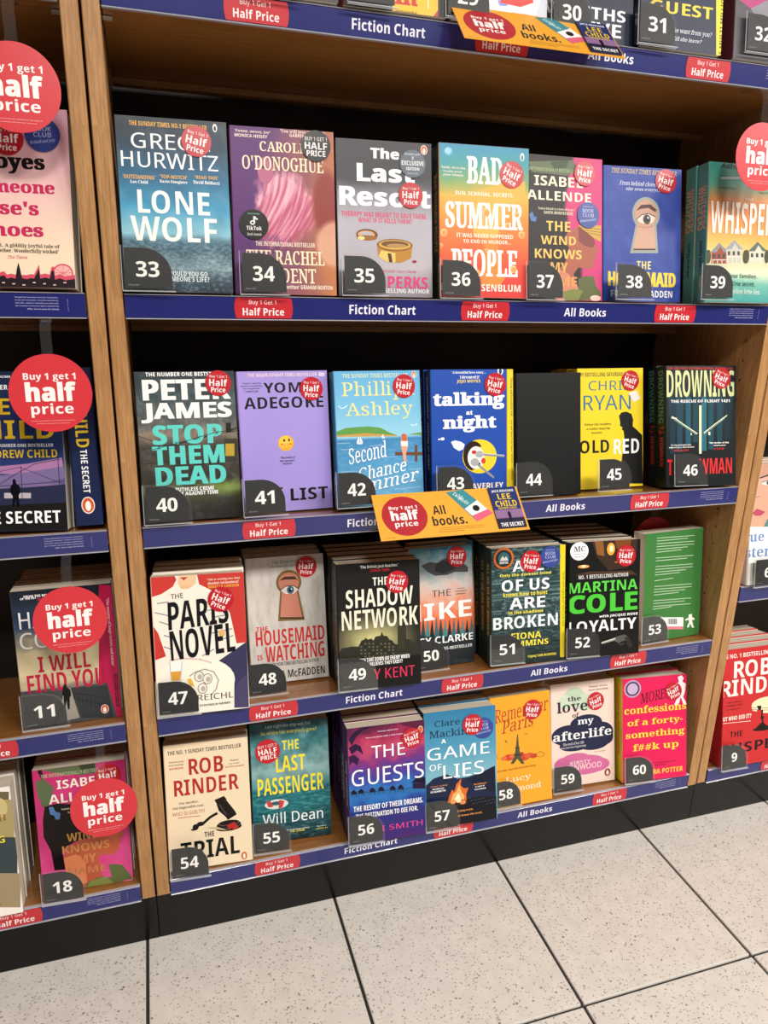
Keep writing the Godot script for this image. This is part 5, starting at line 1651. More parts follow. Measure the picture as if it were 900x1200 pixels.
		["P",[-0.0243,0.0685,-0.0218,0.0683,-0.0219,0.0658,-0.0243,0.066],"1e1e18"],
		["P",[-0.0181,0.0679,-0.0156,0.0676,-0.0157,0.0651,-0.0182,0.0654],"6e6a48"],
		["P",[-0.0119,0.0673,-0.0094,0.067,-0.0094,0.0645,-0.0119,0.0648],"6e6a48"],
		["P",[-0.0056,0.0667,-0.0031,0.0664,-0.0032,0.0639,-0.0057,0.0642],"6e6a48"],
		["P",[0.0006,0.066,0.0031,0.0658,0.003,0.0633,0.0005,0.0635],"1e1e18"],
		["P",[0.0069,0.0654,0.0094,0.0652,0.0093,0.0627,0.0068,0.0629],"6e6a48"],
		["P",[0.0132,0.0648,0.0157,0.0646,0.0156,0.062,0.0131,0.0623],"6e6a48"],
		["P",[0.0195,0.0642,0.022,0.0639,0.0219,0.0614,0.0194,0.0617],"6e6a48"],
		["P",[-0.0306,0.0641,-0.0281,0.0639,-0.0282,0.0614,-0.0307,0.0616],"6e6a48"],
		["P",[-0.0244,0.0635,-0.0219,0.0633,-0.022,0.0608,-0.0245,0.061],"6e6a48"],
		["P",[-0.0182,0.0629,-0.0157,0.0626,-0.0158,0.0602,-0.0183,0.0604],"1e1e18"],
		["P",[-0.012,0.0623,-0.0095,0.062,-0.0096,0.0595,-0.0121,0.0598],"6e6a48"],
		["P",[-0.0058,0.0617,-0.0033,0.0614,-0.0033,0.0589,-0.0058,0.0592],"6e6a48"],
		["P",[0.0005,0.061,0.003,0.0608,0.0029,0.0583,0.0004,0.0585],"6e6a48"],
		["P",[0.0068,0.0604,0.0093,0.0602,0.0092,0.0576,0.0067,0.0579],"1e1e18"],
		["P",[0.013,0.0598,0.0156,0.0595,0.0155,0.057,0.013,0.0573],"6e6a48"],
		["P",[0.0193,0.0591,0.0219,0.0589,0.0218,0.0564,0.0193,0.0566],"6e6a48"],
		["P",[-0.0307,0.0592,-0.0283,0.0589,-0.0283,0.0564,-0.0308,0.0567],"6e6a48"],
		["P",[-0.0245,0.0585,-0.0221,0.0583,-0.0221,0.0558,-0.0246,0.056],"6e6a48"],
		["P",[-0.0183,0.0579,-0.0159,0.0577,-0.0159,0.0552,-0.0184,0.0554],"6e6a48"],
		["P",[-0.0121,0.0573,-0.0096,0.057,-0.0097,0.0545,-0.0122,0.0548],"1e1e18"],
		["P",[-0.0059,0.0566,-0.0034,0.0564,-0.0034,0.0539,-0.0059,0.0541],"6e6a48"],
		["P",[0.0004,0.056,0.0029,0.0558,0.0028,0.0532,0.0003,0.0535],"6e6a48"],
		["P",[0.0066,0.0554,0.0092,0.0551,0.0091,0.0526,0.0066,0.0529],"6e6a48"],
		["P",[0.0129,0.0547,0.0155,0.0545,0.0154,0.052,0.0129,0.0522],"1e1e18"],
		["P",[0.0192,0.0541,0.0218,0.0539,0.0217,0.0513,0.0192,0.0516],"6e6a48"],
		["P",[-0.0309,0.0542,-0.0284,0.0539,-0.0284,0.0514,-0.0309,0.0517],"1e1e18"],
		["P",[-0.0247,0.0535,-0.0222,0.0533,-0.0223,0.0508,-0.0247,0.051],"6e6a48"],
		["P",[-0.0185,0.0529,-0.016,0.0526,-0.016,0.0501,-0.0185,0.0504],"6e6a48"],
		["P",[-0.0122,0.0523,-0.0097,0.052,-0.0098,0.0495,-0.0123,0.0498],"6e6a48"],
		["P",[-0.006,0.0516,-0.0035,0.0514,-0.0036,0.0489,-0.0061,0.0491],"1e1e18"],
		["P",[0.0003,0.051,0.0028,0.0507,0.0027,0.0482,0.0002,0.0485],"6e6a48"],
		["P",[0.0065,0.0504,0.009,0.0501,0.009,0.0476,0.0065,0.0478],"6e6a48"],
		["P",[0.0128,0.0497,0.0153,0.0495,0.0153,0.0469,0.0128,0.0472],"6e6a48"],
		["P",[0.0191,0.0491,0.0217,0.0488,0.0216,0.0463,0.0191,0.0465],"1e1e18"],
		["P",[0.0305,0.0939,0.0315,0.0939,0.0308,0.0593,0.0298,0.0594],"4a4834"],
		["P",[0.033,0.0937,0.034,0.0936,0.0333,0.059,0.0324,0.0591],"4a4834"],
		["P",[0.0356,0.0935,0.0365,0.0934,0.0358,0.0588,0.0349,0.0589],"4a4834"],
		["P",[0.0381,0.0933,0.0391,0.0932,0.0384,0.0585,0.0374,0.0586],"4a4834"],
		["P",[-0.0657,0.0503,0.0655,0.0463,0.0647,0.0008,-0.0646,0.0064],"131312"],
		["T","'The British Jack Reacher.'",0.0015,0.1902,0.0596,0.0058,"ffffff","b",0],
		["T","SUNDAY TIMES",0.0021,0.1844,0.0303,0.004,"c83038","b",0],
		["T","THE",0.0025,0.1675,0.0238,0.0125,"f0ece0","b",0],
		["T","SHADOW",0.0011,0.1429,0.1049,0.028,"f2ecdc","b",0],
		["T","NETWORK",0.0012,0.1103,0.1193,0.0293,"eee8d4","b",0],
		["T","WHO CAN TAKE DOWN AN ENEMY WHEN",0.0005,0.0466,0.0915,0.0063,"ffffff","b",0],
		["T","NO ONE BELIEVES THEY EXIST?",-0.0013,0.0396,0.0727,0.0054,"ffffff","b",0],
		["T","TONY KENT",0.0012,0.0228,0.1069,0.0162,"d83058","r",0],
		["S","red",0.0288,0.1644,0.035,10],
	],
	"50": [
		["P",[-0.033,0.1694,-0.019,0.1747,-0.0053,0.1718,0.0053,0.1775,0.0229,0.1792,0.0316,0.1752,0.0419,0.166,0.0488,0.1604,0.0486,0.1521,0.0256,0.1542,0.0114,0.1505,-0.0095,0.1509,-0.023,0.1587],"4a4c50"],
		["P",[-0.0089,0.1689,0.0053,0.1758,0.0226,0.171,0.0258,0.1592,0.0045,0.1528,-0.0093,0.1574],"303236"],
		["P",[-0.0763,0.051,-0.0702,0.0858,-0.0668,0.0499],"2f6670"],
		["P",[-0.0688,0.0502,-0.0626,0.0886,-0.0593,0.049],"1f4048"],
		["P",[-0.0614,0.0493,-0.0552,0.0865,-0.0518,0.0481],"3c8488"],
		["P",[-0.0539,0.0483,-0.0477,0.0844,-0.0443,0.0472],"14292e"],
		["P",[-0.0464,0.0474,-0.0401,0.0872,-0.0367,0.0463],"2f6670"],
		["P",[-0.0388,0.0465,-0.0326,0.0851,-0.0292,0.0454],"1f4048"],
		["P",[-0.0312,0.0456,-0.025,0.083,-0.0215,0.0444],"3c8488"],
		["P",[-0.0236,0.0447,-0.0175,0.0808,-0.0139,0.0435],"14292e"],
		["P",[-0.016,0.0438,-0.0097,0.0837,-0.0062,0.0426],"2f6670"],
		["P",[-0.0083,0.0429,-0.0021,0.0815,0.0015,0.0417],"1f4048"],
		["P",[-0.0006,0.0419,0.0056,0.0794,0.0092,0.0407],"3c8488"],
		["P",[0.0071,0.041,0.0132,0.0772,0.017,0.0398],"14292e"],
		["P",[0.0149,0.0401,0.0211,0.0801,0.0248,0.0389],"2f6670"],
		["P",[0.0226,0.0391,0.0289,0.0779,0.0326,0.0379],"1f4048"],
		["P",[0.0305,0.0382,0.0366,0.0757,0.0405,0.037],"3c8488"],
		["P",[0.0383,0.0372,0.0444,0.0735,0.0483,0.036],"14292e"],
		["P",[0.0462,0.0363,0.0524,0.0764,0.0563,0.0351],"2f6670"],
		["P",[-0.073,0.0572,0.0601,0.0414,0.059,0.004,-0.0744,0.0211],"22282c"],
		["T","Unforgettable, tense, unputdownable",-0.006,0.202,0.0586,0.0039,"33484c","b",0],
		["T","A superb storyteller",-0.0063,0.1945,0.0414,0.0033,"33484c","b",0],
		["T","THE",0.0001,0.1214,0.0331,0.0109,"4a4a4e","r",0],
		["T","HIKE",-0.0072,0.0921,0.12,0.0279,"f6f2ee","b",0],
		["T","'Twisty,",0.0341,0.1261,0.0152,0.0021,"3a3a3e","b",0],
		["T","atmospheric,",0.0352,0.1217,0.0213,0.0027,"3a3a3e","b",0],
		["T","addictive'",0.0345,0.1174,0.0167,0.002,"3a3a3e","b",0],
		["T","LUCY CLARKE",-0.0053,0.0438,0.1192,0.012,"eef2f0","b",0],
		["T","SUNDAY TIMES-BESTSELLER",0.0053,0.0286,0.0943,0.005,"e0e6e6","b",0],
		["S","red",0.0292,0.1794,0.034,4],
	],
	"51": [
		["P",[0.0556,0.2029,0.0689,0.2022,0.0711,0.0036,0.0576,0.0049],"e6d02a"],
		["T","'Head-spinningly good' twisty and dark",0.0622,0.1042,0.0929,0.0053,"4a4420","r",-90],
		["T","ALL",-0.0007,0.165,0.0551,0.0179,"ffffff","b",0],
		["T","Only the darkest mind",-0.0052,0.1502,0.0901,0.0061,"f0e048","b",0],
		["T","OF US",-0.0049,0.1331,0.0838,0.019,"ffffff","b",0],
		["T","knows how to hunt",-0.0053,0.1184,0.0778,0.0071,"f0e048","b",0],
		["T","ARE",-0.0017,0.1029,0.063,0.0186,"ffffff","b",0],
		["T","in the shadows",-0.0044,0.088,0.0615,0.0057,"f0e048","b",0],
		["T","BROKEN",-0.0046,0.0713,0.1146,0.0202,"e8eef0","b",0],
		["T","FIONA",-0.0035,0.0476,0.0531,0.0107,"f0e048","b",0],
		["T","CUMMINS",-0.0037,0.0348,0.0791,0.0092,"f0e048","b",0],
		["T","'Gripping' CLARE MACKINTOSH",0.0244,0.0112,0.0514,0.0054,"f0e048","b",0],
		["S","orange",-0.0439,0.1793,0.036,0],
		["S","club",0.0375,0.177,0.036,0],
		["S","red",0.0032,0.1721,0.036,8],
	],
	"52": [
		["P",[-0.0249,0.1986,0.0587,0.1973,0.0591,0.1774,0.041,0.1493,0.0069,0.1465,-0.0142,0.1694],"3a2a20"],
		["P",[-0.0197,0.1984,-0.0042,0.1985,-0.0012,0.1711,-0.0143,0.1742],"8a5a2c"],
		["P",[0.0166,0.1984,0.0481,0.1978,0.0434,0.1661,0.0276,0.167],"7a4620"],
		["E",0.0106,0.1824,0.0073,0.0106,"f0a840"],
		["E",0.0116,0.1833,0.0037,0.0058,"ffe6b0"],
		["E",-0.0388,0.1555,0.0103,0.0029,"f0a050"],
		["E",-0.0388,0.156,0.0041,0.0019,"fff0d0"],
		["P",[-0.032,0.1464,0.0491,0.1435,0.0599,0.136,-0.0551,0.1421],"4a3424"],
		["E",0.0277,0.1598,0.0105,0.0019,"a86a38"],
		["E",-0.0468,0.1817,0.0164,0.0153,"ffffff"],
		["T","MC",-0.0463,0.1855,0.0205,0.0091,"1c1c1c","s",0],
		["T","the queen of crime",-0.0462,0.1769,0.0205,0.0029,"1c1c1c","b",0],
		["T","MARTINA COLE",-0.0467,0.1724,0.0174,0.0024,"1c1c1c","b",0],
		["T","NO. 1 BESTSELLING AUTHOR",-0.0021,0.1376,0.0913,0.0063,"d8d8d8","b",0],
		["T","MARTINA",-0.0026,0.1202,0.1265,0.0176,"5ad048","b",0],
		["T","COLE",-0.0022,0.0918,0.1268,0.0315,"4cc43c","h",0],
		["T","with JACQUI ROSE",0.0263,0.0685,0.0716,0.0054,"ffffff","b",0],
		["T","LOYALTY",-0.0028,0.053,0.1251,0.0192,"f2f2f2","b",0],
		["P",[-0.0055,0.024,0.0234,0.0305,0.0256,0.0264,-0.0044,0.0204],"8a8a84"],
		["P",[-0.005,0.0239,0.0234,0.03,0.024,0.0285,-0.0045,0.0224],"d8d8d0"],
		["E",0.0277,0.0267,0.0075,0.0055,"6a6a66"],
		["E",0.0277,0.0277,0.0048,0.003,"a8a8a0"],
		["P",[0.0218,0.0316,0.0377,0.0343,0.0458,0.0287,0.0427,0.024,0.0246,0.0215],"54544f"],
		["P",[0.0373,0.0294,0.0458,0.0297,0.0536,0.0131,0.0462,0.0098],"2c2a28"],
		["L",[0.0257,0.0214,0.0311,0.0165,0.0374,0.0194],0.0008,"6a6a66"],
		["S","red",0.038,0.1698,0.036,4],
	],
	"53": [
		["L",[-0.0395,0.1886,0.043,0.1859],0.0011,"c4d6bc"],
		["L",[-0.0396,0.1836,0.0289,0.1821],0.0011,"c4d6bc"],
		["L",[-0.0398,0.1785,0.0428,0.1756],0.0011,"c4d6bc"],
		["L",[-0.0399,0.1735,0.0427,0.1704],0.0011,"c4d6bc"],
		["L",[-0.0401,0.1684,0.0285,0.1666],0.0011,"c4d6bc"],
		["L",[-0.0402,0.1633,0.0144,0.1629],0.0011,"c4d6bc"],
		["L",[-0.0405,0.1531,0.0423,0.1496],0.0011,"c4d6bc"],
		["L",[-0.0407,0.1481,0.0281,0.1459],0.0011,"c4d6bc"],
		["L",[-0.041,0.1379,0.042,0.134],0.0011,"c4d6bc"],
		["L",[-0.0411,0.1327,0.0419,0.1288],0.0011,"c4d6bc"],
		["L",[-0.0413,0.1276,0.0276,0.1251],0.0011,"c4d6bc"],
		["L",[-0.0414,0.1225,0.0135,0.1215],0.0011,"c4d6bc"],
		["L",[-0.0418,0.1122,-0.0007,0.1127],0.0011,"c4d6bc"],
		["L",[-0.0421,0.1019,0.0412,0.0973],0.0011,"c4d6bc"],
		["L",[-0.0422,0.0968,0.0411,0.092],0.0011,"c4d6bc"],
		["L",[-0.0424,0.0916,0.0268,0.0884],0.0011,"c4d6bc"],
		["L",[-0.0425,0.0865,0.0126,0.0849],0.0011,"c4d6bc"],
		["L",[-0.0428,0.0761,0.0407,0.0708],0.0011,"c4d6bc"],
		["L",[-0.043,0.0709,0.0264,0.0673],0.0011,"c4d6bc"],
		["L",[-0.0432,0.0657,0.0405,0.0602],0.0011,"c4d6bc"],
		["L",[-0.0433,0.0605,-0.0021,0.0604],0.0011,"c4d6bc"],
		["P",[-0.0258,0.0435,0.0252,0.0366,0.0263,0.015,-0.0249,0.0223],"f0f0ec"],
		["P",[-0.0238,0.0263,0.0261,0.0194,0.0264,0.0139,-0.0236,0.021],"d87a8a"],
		["P",[-0.0093,0.0386,-0.0086,0.0385,-0.0082,0.0284,-0.0088,0.0285],"222222"],
		["P",[-0.0076,0.0384,-0.0067,0.0383,-0.0062,0.0281,-0.0071,0.0283],"222222"],
		["P",[-0.006,0.0382,-0.0047,0.038,-0.0042,0.0278,-0.0055,0.028],"222222"],
		["P",[-0.0043,0.0379,-0.0037,0.0379,-0.0032,0.0277,-0.0038,0.0278],"222222"],
		["P",[-0.0026,0.0377,-0.0017,0.0376,-0.0012,0.0274,-0.0022,0.0276],"222222"],
		["P",[-0.001,0.0375,0.0003,0.0373,0.0008,0.0272,-0.0005,0.0273],"222222"],
		["P",[0.0007,0.0373,0.0013,0.0372,0.0018,0.027,0.0012,0.0271],"222222"],
		["P",[0.0023,0.037,0.0033,0.0369,0.0038,0.0267,0.0028,0.0269],"222222"],
		["P",[0.004,0.0368,0.0053,0.0366,0.0058,0.0265,0.0045,0.0266],"222222"],
		["P",[0.0057,0.0366,0.0063,0.0365,0.0068,0.0263,0.0061,0.0264],"222222"],
		["P",[0.0073,0.0364,0.0083,0.0362,0.0088,0.026,0.0078,0.0262],"222222"],
		["P",[0.009,0.0361,0.0103,0.036,0.0108,0.0258,0.0095,0.0259],"222222"],
		["P",[0.0366,0.0404,0.0444,0.0404,0.0447,0.035,0.0514,0.0304,0.0489,0.028,0.045,0.0296,0.0474,0.0201,0.051,0.0137,0.0458,0.0144,0.0414,0.0226,0.0379,0.0155,0.0339,0.0172,0.0386,0.0267,0.0358,0.0309,0.0307,0.0294,0.0293,0.0318,0.0369,0.035],"eef0ea"],
	],
	"54": [
		["T","THE NO. 1 SUNDAY TIMES BESTSELLER",-0.0019,0.1872,0.1112,0.0062,"2a2624","b",0],
		["T","ROB",-0.0011,0.1621,0.0518,0.025,"b02c28","b",0],
		["T","RINDER",-0.0014,0.1306,0.0981,0.0249,"b02c28","b",0],
		["T","'Deliciously",-0.0452,0.1723,0.0228,0.0031,"2a2624","s",0],
		["T","entertaining'",-0.0454,0.1675,0.0228,0.0031,"2a2624","s",0],
		["T","ROB BRYDON",-0.0454,0.1623,0.0203,0.0031,"b02c28","b",0],
		["T","'Highly",0.0422,0.1646,0.014,0.0028,"2a2624","s",0],
		["T","enjoyable'",0.0418,0.1596,0.0177,0.0023,"2a2624","s",0],
		["T","PETER JAMES",0.0428,0.1547,0.0293,0.0028,"b02c28","b",0],
		["T","One murder.",-0.03,0.1064,0.0286,0.0035,"2a3a34","s",0],
		["T","One impossible case.",-0.0306,0.099,0.0478,0.0052,"2a3a34","s",0],
		["T","WHO IS GUILTY?",-0.0305,0.0899,0.0488,0.0057,"b02c28","r",0],
		["L",[-0.0471,0.0834,-0.0308,0.0835,-0.0134,0.0827],0.0009,"b02c28"],
		["P",[0.0091,0.1051,0.024,0.1094,0.028,0.1032,0.0128,0.0976],"161414"],
		["P",[0.0121,0.0977,0.027,0.1027,0.0396,0.0832,0.0257,0.0746,0.0149,0.0867],"161414"],
		["P",[0.0257,0.0746,0.0396,0.0832,0.042,0.0772,0.0282,0.07],"161414"],
		["L",[0.0161,0.0971,0.0269,0.078],0.0008,"6a6058"],
		["L",[0.0128,0.0835,0.0019,0.0787,-0.0084,0.0708,-0.0185,0.067],0.0042,"161414"],
		["E",-0.0212,0.0656,0.0046,0.0049,"161414"],
		["E",-0.0134,0.0697,0.0059,0.0035,"161414"],
		["E",-0.0236,0.0621,0.0052,0.0017,"161414"],
		["E",0.029,0.0582,0.0201,0.006,"161414"],
		["E",0.0292,0.0617,0.0191,0.006,"4a4240"],
		["E",0.0292,0.0631,0.0181,0.0056,"161414"],
		["E",0.0293,0.0652,0.0161,0.0046,"5a4a46"],
		["E",0.0294,0.0659,0.0147,0.0039,"161414"],
		["P",[0.0262,0.0622,0.0381,0.0657,0.0444,0.0559,0.0358,0.0519,0.0344,0.0574,0.0291,0.0529],"b02c28"],
		["P",[-0.0071,0.0628,0.0111,0.0616,0.0275,0.0531,0.0011,0.0599],"c8b492"],
		["T","THE",-0.001,0.0517,0.0152,0.0082,"141212","b",0],
		["T","TRIAL",-0.0004,0.0287,0.0892,0.0289,"141212","b",0],
		["E",0.0508,0.0086,0.0044,0.0064,"c8663a"],
		["E",0.0508,0.0082,0.002,0.0043,"f4e8d8"],
	],
	"55": [
		["T","Last night the ship was full.",-0.0006,0.1914,0.0746,0.0072,"d8e8e8","r",0],
		["T","So, where has everybody gone?",-0.0003,0.1808,0.0916,0.008,"e6dc48","r",0],
		["T","THE",0.0016,0.1589,0.0274,0.0159,"ecdc3c","b",0],
		["T","LAST",0.0007,0.1282,0.0481,0.0262,"ecdc3c","b",0],
		["T","PASSENGER",0.0001,0.0927,0.1087,0.0282,"ecdc3c","b",0],
		["E",-0.0248,0.0622,0.0192,0.008,"d8dcd8"],
		["E",-0.0248,0.0636,0.0106,0.0033,"2c6068"],
		["P",[-0.0413,0.0672,-0.0345,0.0693,-0.0303,0.0585,-0.0381,0.0584],"c83c44"],
		["P",[-0.0203,0.0689,-0.0115,0.066,-0.0155,0.0555,-0.0219,0.0545],"c83c44"],
		["T","Will Dean",0.0014,0.0386,0.0994,0.0189,"eef4f4","r",0],
		["T","'A compelling mystery'",0.0091,0.0163,0.0377,0.0033,"d8e4e4","b",0],
		["T","T.M. LOGAN",0.0075,0.0136,0.024,0.0033,"ecdc3c","b",0],
		["T","Readers",0.0481,0.0166,0.016,0.0019,"d8e4e4","b",0],
		["T","LOVE IT",0.0485,0.0123,0.0193,0.0021,"ecdc3c","b",0],
		["S","redcaps",-0.0358,0.152,0.04,-6],
	],
	"56": [
		["P",[-0.0623,0.1804,-0.0531,0.192,-0.0386,0.1975,-0.0224,0.1974,-0.0388,0.1913,-0.0498,0.1825,-0.0573,0.1688],"2a1436"],
		["P",[-0.0627,0.1658,-0.0518,0.1717,-0.043,0.1669,-0.038,0.1515,-0.0486,0.1603,-0.0577,0.1541],"2a1436"],
		["P",[-0.0632,0.1512,-0.0541,0.1536,-0.0454,0.1451,-0.0493,0.1345,-0.0563,0.141,-0.0618,0.1362],"30143e"],
		["P",[0.0214,0.1976,0.0658,0.194,0.0675,0.1807,0.047,0.187,0.0323,0.1907],"5a1836"],
		["P",[-0.0642,0.0903,0.0658,0.0815,0.0668,0.073,-0.0622,0.0844],"2a6aa8"],
		["P",[-0.0617,0.0899,-0.0558,0.0942,-0.0502,0.0882],"120c26"],
		["P",[-0.0602,0.0897,-0.0516,0.0884,-0.0517,0.0851,-0.0603,0.0863],"1e1232"],
		["L",[-0.0596,0.0866,-0.0604,0.0823],0.0007,"120c26"],
		["L",[-0.0524,0.0855,-0.0518,0.081],0.0007,"120c26"],
		["P",[-0.0498,0.09,-0.0439,0.0944,-0.0382,0.0883],"120c26"],
		["P",[-0.0483,0.0898,-0.0397,0.0885,-0.0397,0.0852,-0.0484,0.0865],"1e1232"],
		["L",[-0.0477,0.0867,-0.0485,0.0824],0.0007,"120c26"],
		["L",[-0.0405,0.0857,-0.0398,0.0811],0.0007,"120c26"],
		["P",[-0.0309,0.0895,-0.025,0.0939,-0.0193,0.0878],"120c26"],
		["P",[-0.0295,0.0893,-0.0207,0.088,-0.0208,0.0846,-0.0295,0.0859],"1e1232"],
		["L",[-0.0288,0.0862,-0.0296,0.0818],0.0007,"120c26"],
		["L",[-0.0215,0.0851,-0.0209,0.0805],0.0007,"120c26"],
		["P",[-0.0163,0.0896,-0.0103,0.094,-0.0046,0.0879],"120c26"],
		["P",[-0.0148,0.0894,-0.006,0.0881,-0.0061,0.0848,-0.0149,0.086],"1e1232"],
		["L",[-0.0142,0.0863,-0.015,0.0819],0.0007,"120c26"],
		["L",[-0.0068,0.0852,-0.0062,0.0806],0.0007,"120c26"],
		["P",[0.0032,0.0883,0.0092,0.0927,0.015,0.0866],"120c26"],
		["P",[0.0046,0.0881,0.0135,0.0868,0.0134,0.0834,0.0046,0.0847],"1e1232"],
		["L",[0.0053,0.085,0.0045,0.0806],0.0007,"120c26"],
		["L",[0.0127,0.0839,0.0133,0.0793],0.0007,"120c26"],
		["P",[0.0169,0.0878,0.0229,0.0922,0.0287,0.0861],"120c26"],
		["P",[0.0183,0.0876,0.0272,0.0863,0.0272,0.0829,0.0183,0.0842],"1e1232"],
		["L",[0.019,0.0845,0.0182,0.0801],0.0007,"120c26"],
		["L",[0.0264,0.0834,0.0271,0.0788],0.0007,"120c26"],
		["P",[0.0408,0.0927,0.053,0.1024,0.0672,0.0973,0.0671,0.0889],"120c26"],
		["P",[0.0434,0.0916,0.0671,0.0889,0.0669,0.0787,0.0432,0.0821],"241038"],
		["L",[-0.0613,0.0887,0.0414,0.0835],0.0006,"0e0a20"],
		["T","'Pure escapism with a dark heart'",-0.0032,0.1788,0.0626,0.003,"f0d8e8","b",0],
		["T","'Totally addictive'",0.0028,0.1874,0.0364,0.0026,"f0d8e8","b",0],
		["T","THE",0.003,0.1537,0.0567,0.0211,"ffffff","r",0],
		["T","GUESTS",0.0017,0.1133,0.1214,0.0276,"ffffff","r",0],
		["T","THE RESORT OF THEIR DREAMS.",0.0014,0.0606,0.1173,0.0091,"ffffff","b",0],
		["T","THE DESTINATION TO DIE FOR.",-0.0013,0.0474,0.1051,0.0083,"ffffff","b",0],
		["T","I SMITH",0.0239,0.0209,0.0698,0.0094,"e04890","r",0],
		["E",0.0581,0.1826,0.0041,0.006,"e8e2d8"],
		["E",0.0581,0.1826,0.0034,0.0049,"d8642c"],
		["S","red",0.043,0.1699,0.034,-14],
	],
	"57": [
		["P",[-0.07,0.0707,-0.0493,0.0866,-0.0261,0.0909,-0.0069,0.0806,0.0127,0.0809,0.0365,0.086,0.0613,0.0941,0.0626,0.0008,-0.0625,0.0012],"1a2440"],
		["P",[0.0126,0.0778,0.0364,0.0841,0.0613,0.0933,0.062,0.0476,0.0279,0.0564],"101a30"],
		["P",[-0.0613,0.0428,-0.0273,0.0454,0.0236,0.0436,0.0626,0.0397,0.0625,-0.0012,-0.0614,-0.0028],"10121c"],
		["L",[0.0118,0.0434,0.0165,0.0442],0.0008,"4a5a7a"],
		["L",[0.0152,0.0379,0.0199,0.0387],0.0008,"4a5a7a"],
		["L",[0.0186,0.0324,0.0234,0.0332],0.0008,"4a5a7a"],
		["L",[0.0223,0.0384,0.0271,0.0392],0.0008,"4a5a7a"],
		["L",[0.0257,0.0328,0.0305,0.0337],0.0008,"4a5a7a"],
		["L",[0.0294,0.0388,0.0342,0.0397],0.0008,"4a5a7a"],
		["L",[0.0329,0.0333,0.0377,0.0341],0.0008,"4a5a7a"],
		["L",[0.0366,0.0393,0.0414,0.0402],0.0008,"4a5a7a"],
		["L",[0.0401,0.0338,0.0449,0.0346],0.0008,"4a5a7a"],
		["L",[0.0435,0.0282,0.0483,0.029],0.0008,"4a5a7a"],
		["L",[0.0472,0.0342,0.0521,0.0351],0.0008,"4a5a7a"],
		["L",[0.0507,0.0287,0.0555,0.0295],0.0008,"4a5a7a"],
		["L",[0.0545,0.0347,0.0593,0.0356],0.0008,"4a5a7a"],
		["L",[0.0579,0.0292,0.0628,0.03],0.0008,"4a5a7a"],
		["P",[-0.0255,0.0413,-0.0224,0.0523,-0.0171,0.063,-0.0133,0.0586,-0.0091,0.0714,0.0001,0.0804,-0.0018,0.0684,0.0043,0.0618,0.0122,0.0625,0.008,0.0516,0.0085,0.0381,-0.0042,0.0342,-0.0159,0.036],"d86a2c"],
		["P",[-0.0204,0.0424,-0.0154,0.0551,-0.0094,0.058,-0.0041,0.0706,-0.0005,0.0567,0.0048,0.0483,0.0022,0.0379],"f4b468"],
		["P",[-0.0149,0.0416,-0.0096,0.0504,-0.0056,0.0555,-0.0023,0.0455,-0.0041,0.0381],"fdf0d0"],
		["E",-0.008,0.0379,0.018,0.0054,"3a2018"],
		["E",-0.0157,0.0413,0.0054,0.0038,"e89858"],
		["E",0.0018,0.038,0.0055,0.0034,"e08a50"],
		["E",-0.0059,0.0422,0.0047,0.0038,"fbe2b8"],
		["T","Clare",-0.0227,0.18,0.0441,0.0106,"1c2e40","t",0],
		["T","Mackintosh",-0.001,0.1624,0.107,0.0132,"1c2e40","t",0],
		["T","A",-0.0299,0.1487,0.0084,0.0067,"ffffff","b",0],
		["T","GAME",-0.0038,0.1285,0.111,0.0206,"ffffff","r",0],
		["T","OF",-0.045,0.1054,0.0214,0.0105,"ffffff","r",0],
		["T","LIES",0.0046,0.0952,0.073,0.023,"ffffff","r",0],
		["T","'Clever, chilling'",-0.0401,0.0724,0.0307,0.003,"d89048","b",0],
		["T","MARIAN",-0.0416,0.068,0.0203,0.0022,"ffffff","b",0],
		["T","ELIZABETH",-0.0419,0.0635,0.0261,0.003,"ffffff","b",0],
		["T","'Brilliant'",0.0334,0.0664,0.0249,0.0031,"d89048","b",0],
		["T","LUCY",0.0333,0.0618,0.017,0.0022,"ffffff","b",0],
		["T","CLARKE",0.0334,0.0572,0.0206,0.0022,"ffffff","b",0],
		["T","Everyone is lying to you.",-0.0041,0.0235,0.0477,0.0046,"e09850","b",0],
		["T","Only one knows the truth.",0.0061,0.015,0.0608,0.0046,"e09850","b",0],
		["S","club",0.0414,0.163,0.036,0],
		["S","red",0.0219,0.1719,0.036,4],
	],
	"58": [
		["T","The Sunday Times bestseller",-0.0258,0.2026,0.0304,0.0028,"b87818","b",0],
		["T","Remember",0.002,0.1722,0.1069,0.0254,"a83a30","i",6],
		["T","Paris",-0.0066,0.1484,0.0641,0.0235,"a83a30","i",6],
		["E",-0.024,0.0897,0.0113,0.0058,"c0442c"],
		["E",-0.0163,0.0913,0.0072,0.0043,"d86a3a"],
		["E",0.0043,0.0851,0.0125,0.0063,"c0442c"],
		["E",0.0148,0.0873,0.0094,0.0049,"d05a3a"],
		["E",0.0236,0.0849,0.0073,0.0044,"c0442c"],
		["E",-0.0343,0.0894,0.0061,0.0038,"d86a3a"],
		["E",-0.0007,0.0922,0.0052,0.0034,"a83628"],
		["P",[-0.0107,0.1049,-0.0074,0.1295,-0.0059,0.1293,-0.0045,0.104],"4a5038"],
		["P",[-0.0137,0.0899,-0.0106,0.1069,-0.0045,0.1059,-0.0019,0.088,0.0055,0.0732,-0.0007,0.0742,-0.0082,0.0852,-0.0156,0.0767,-0.0218,0.0777],"4a5038"],
		["P",[-0.0146,0.094,-0.0002,0.0916,-0.0003,0.0892,-0.0147,0.0915],"2e3424"],
		["P",[-0.0122,0.1061,-0.003,0.1047,-0.003,0.1027,-0.0123,0.1042],"2e3424"],
		["L",[0.0252,0.0856,0.0358,0.0912,0.0447,0.0863,0.0424,0.0808],0.0009,"8a5a2c"],
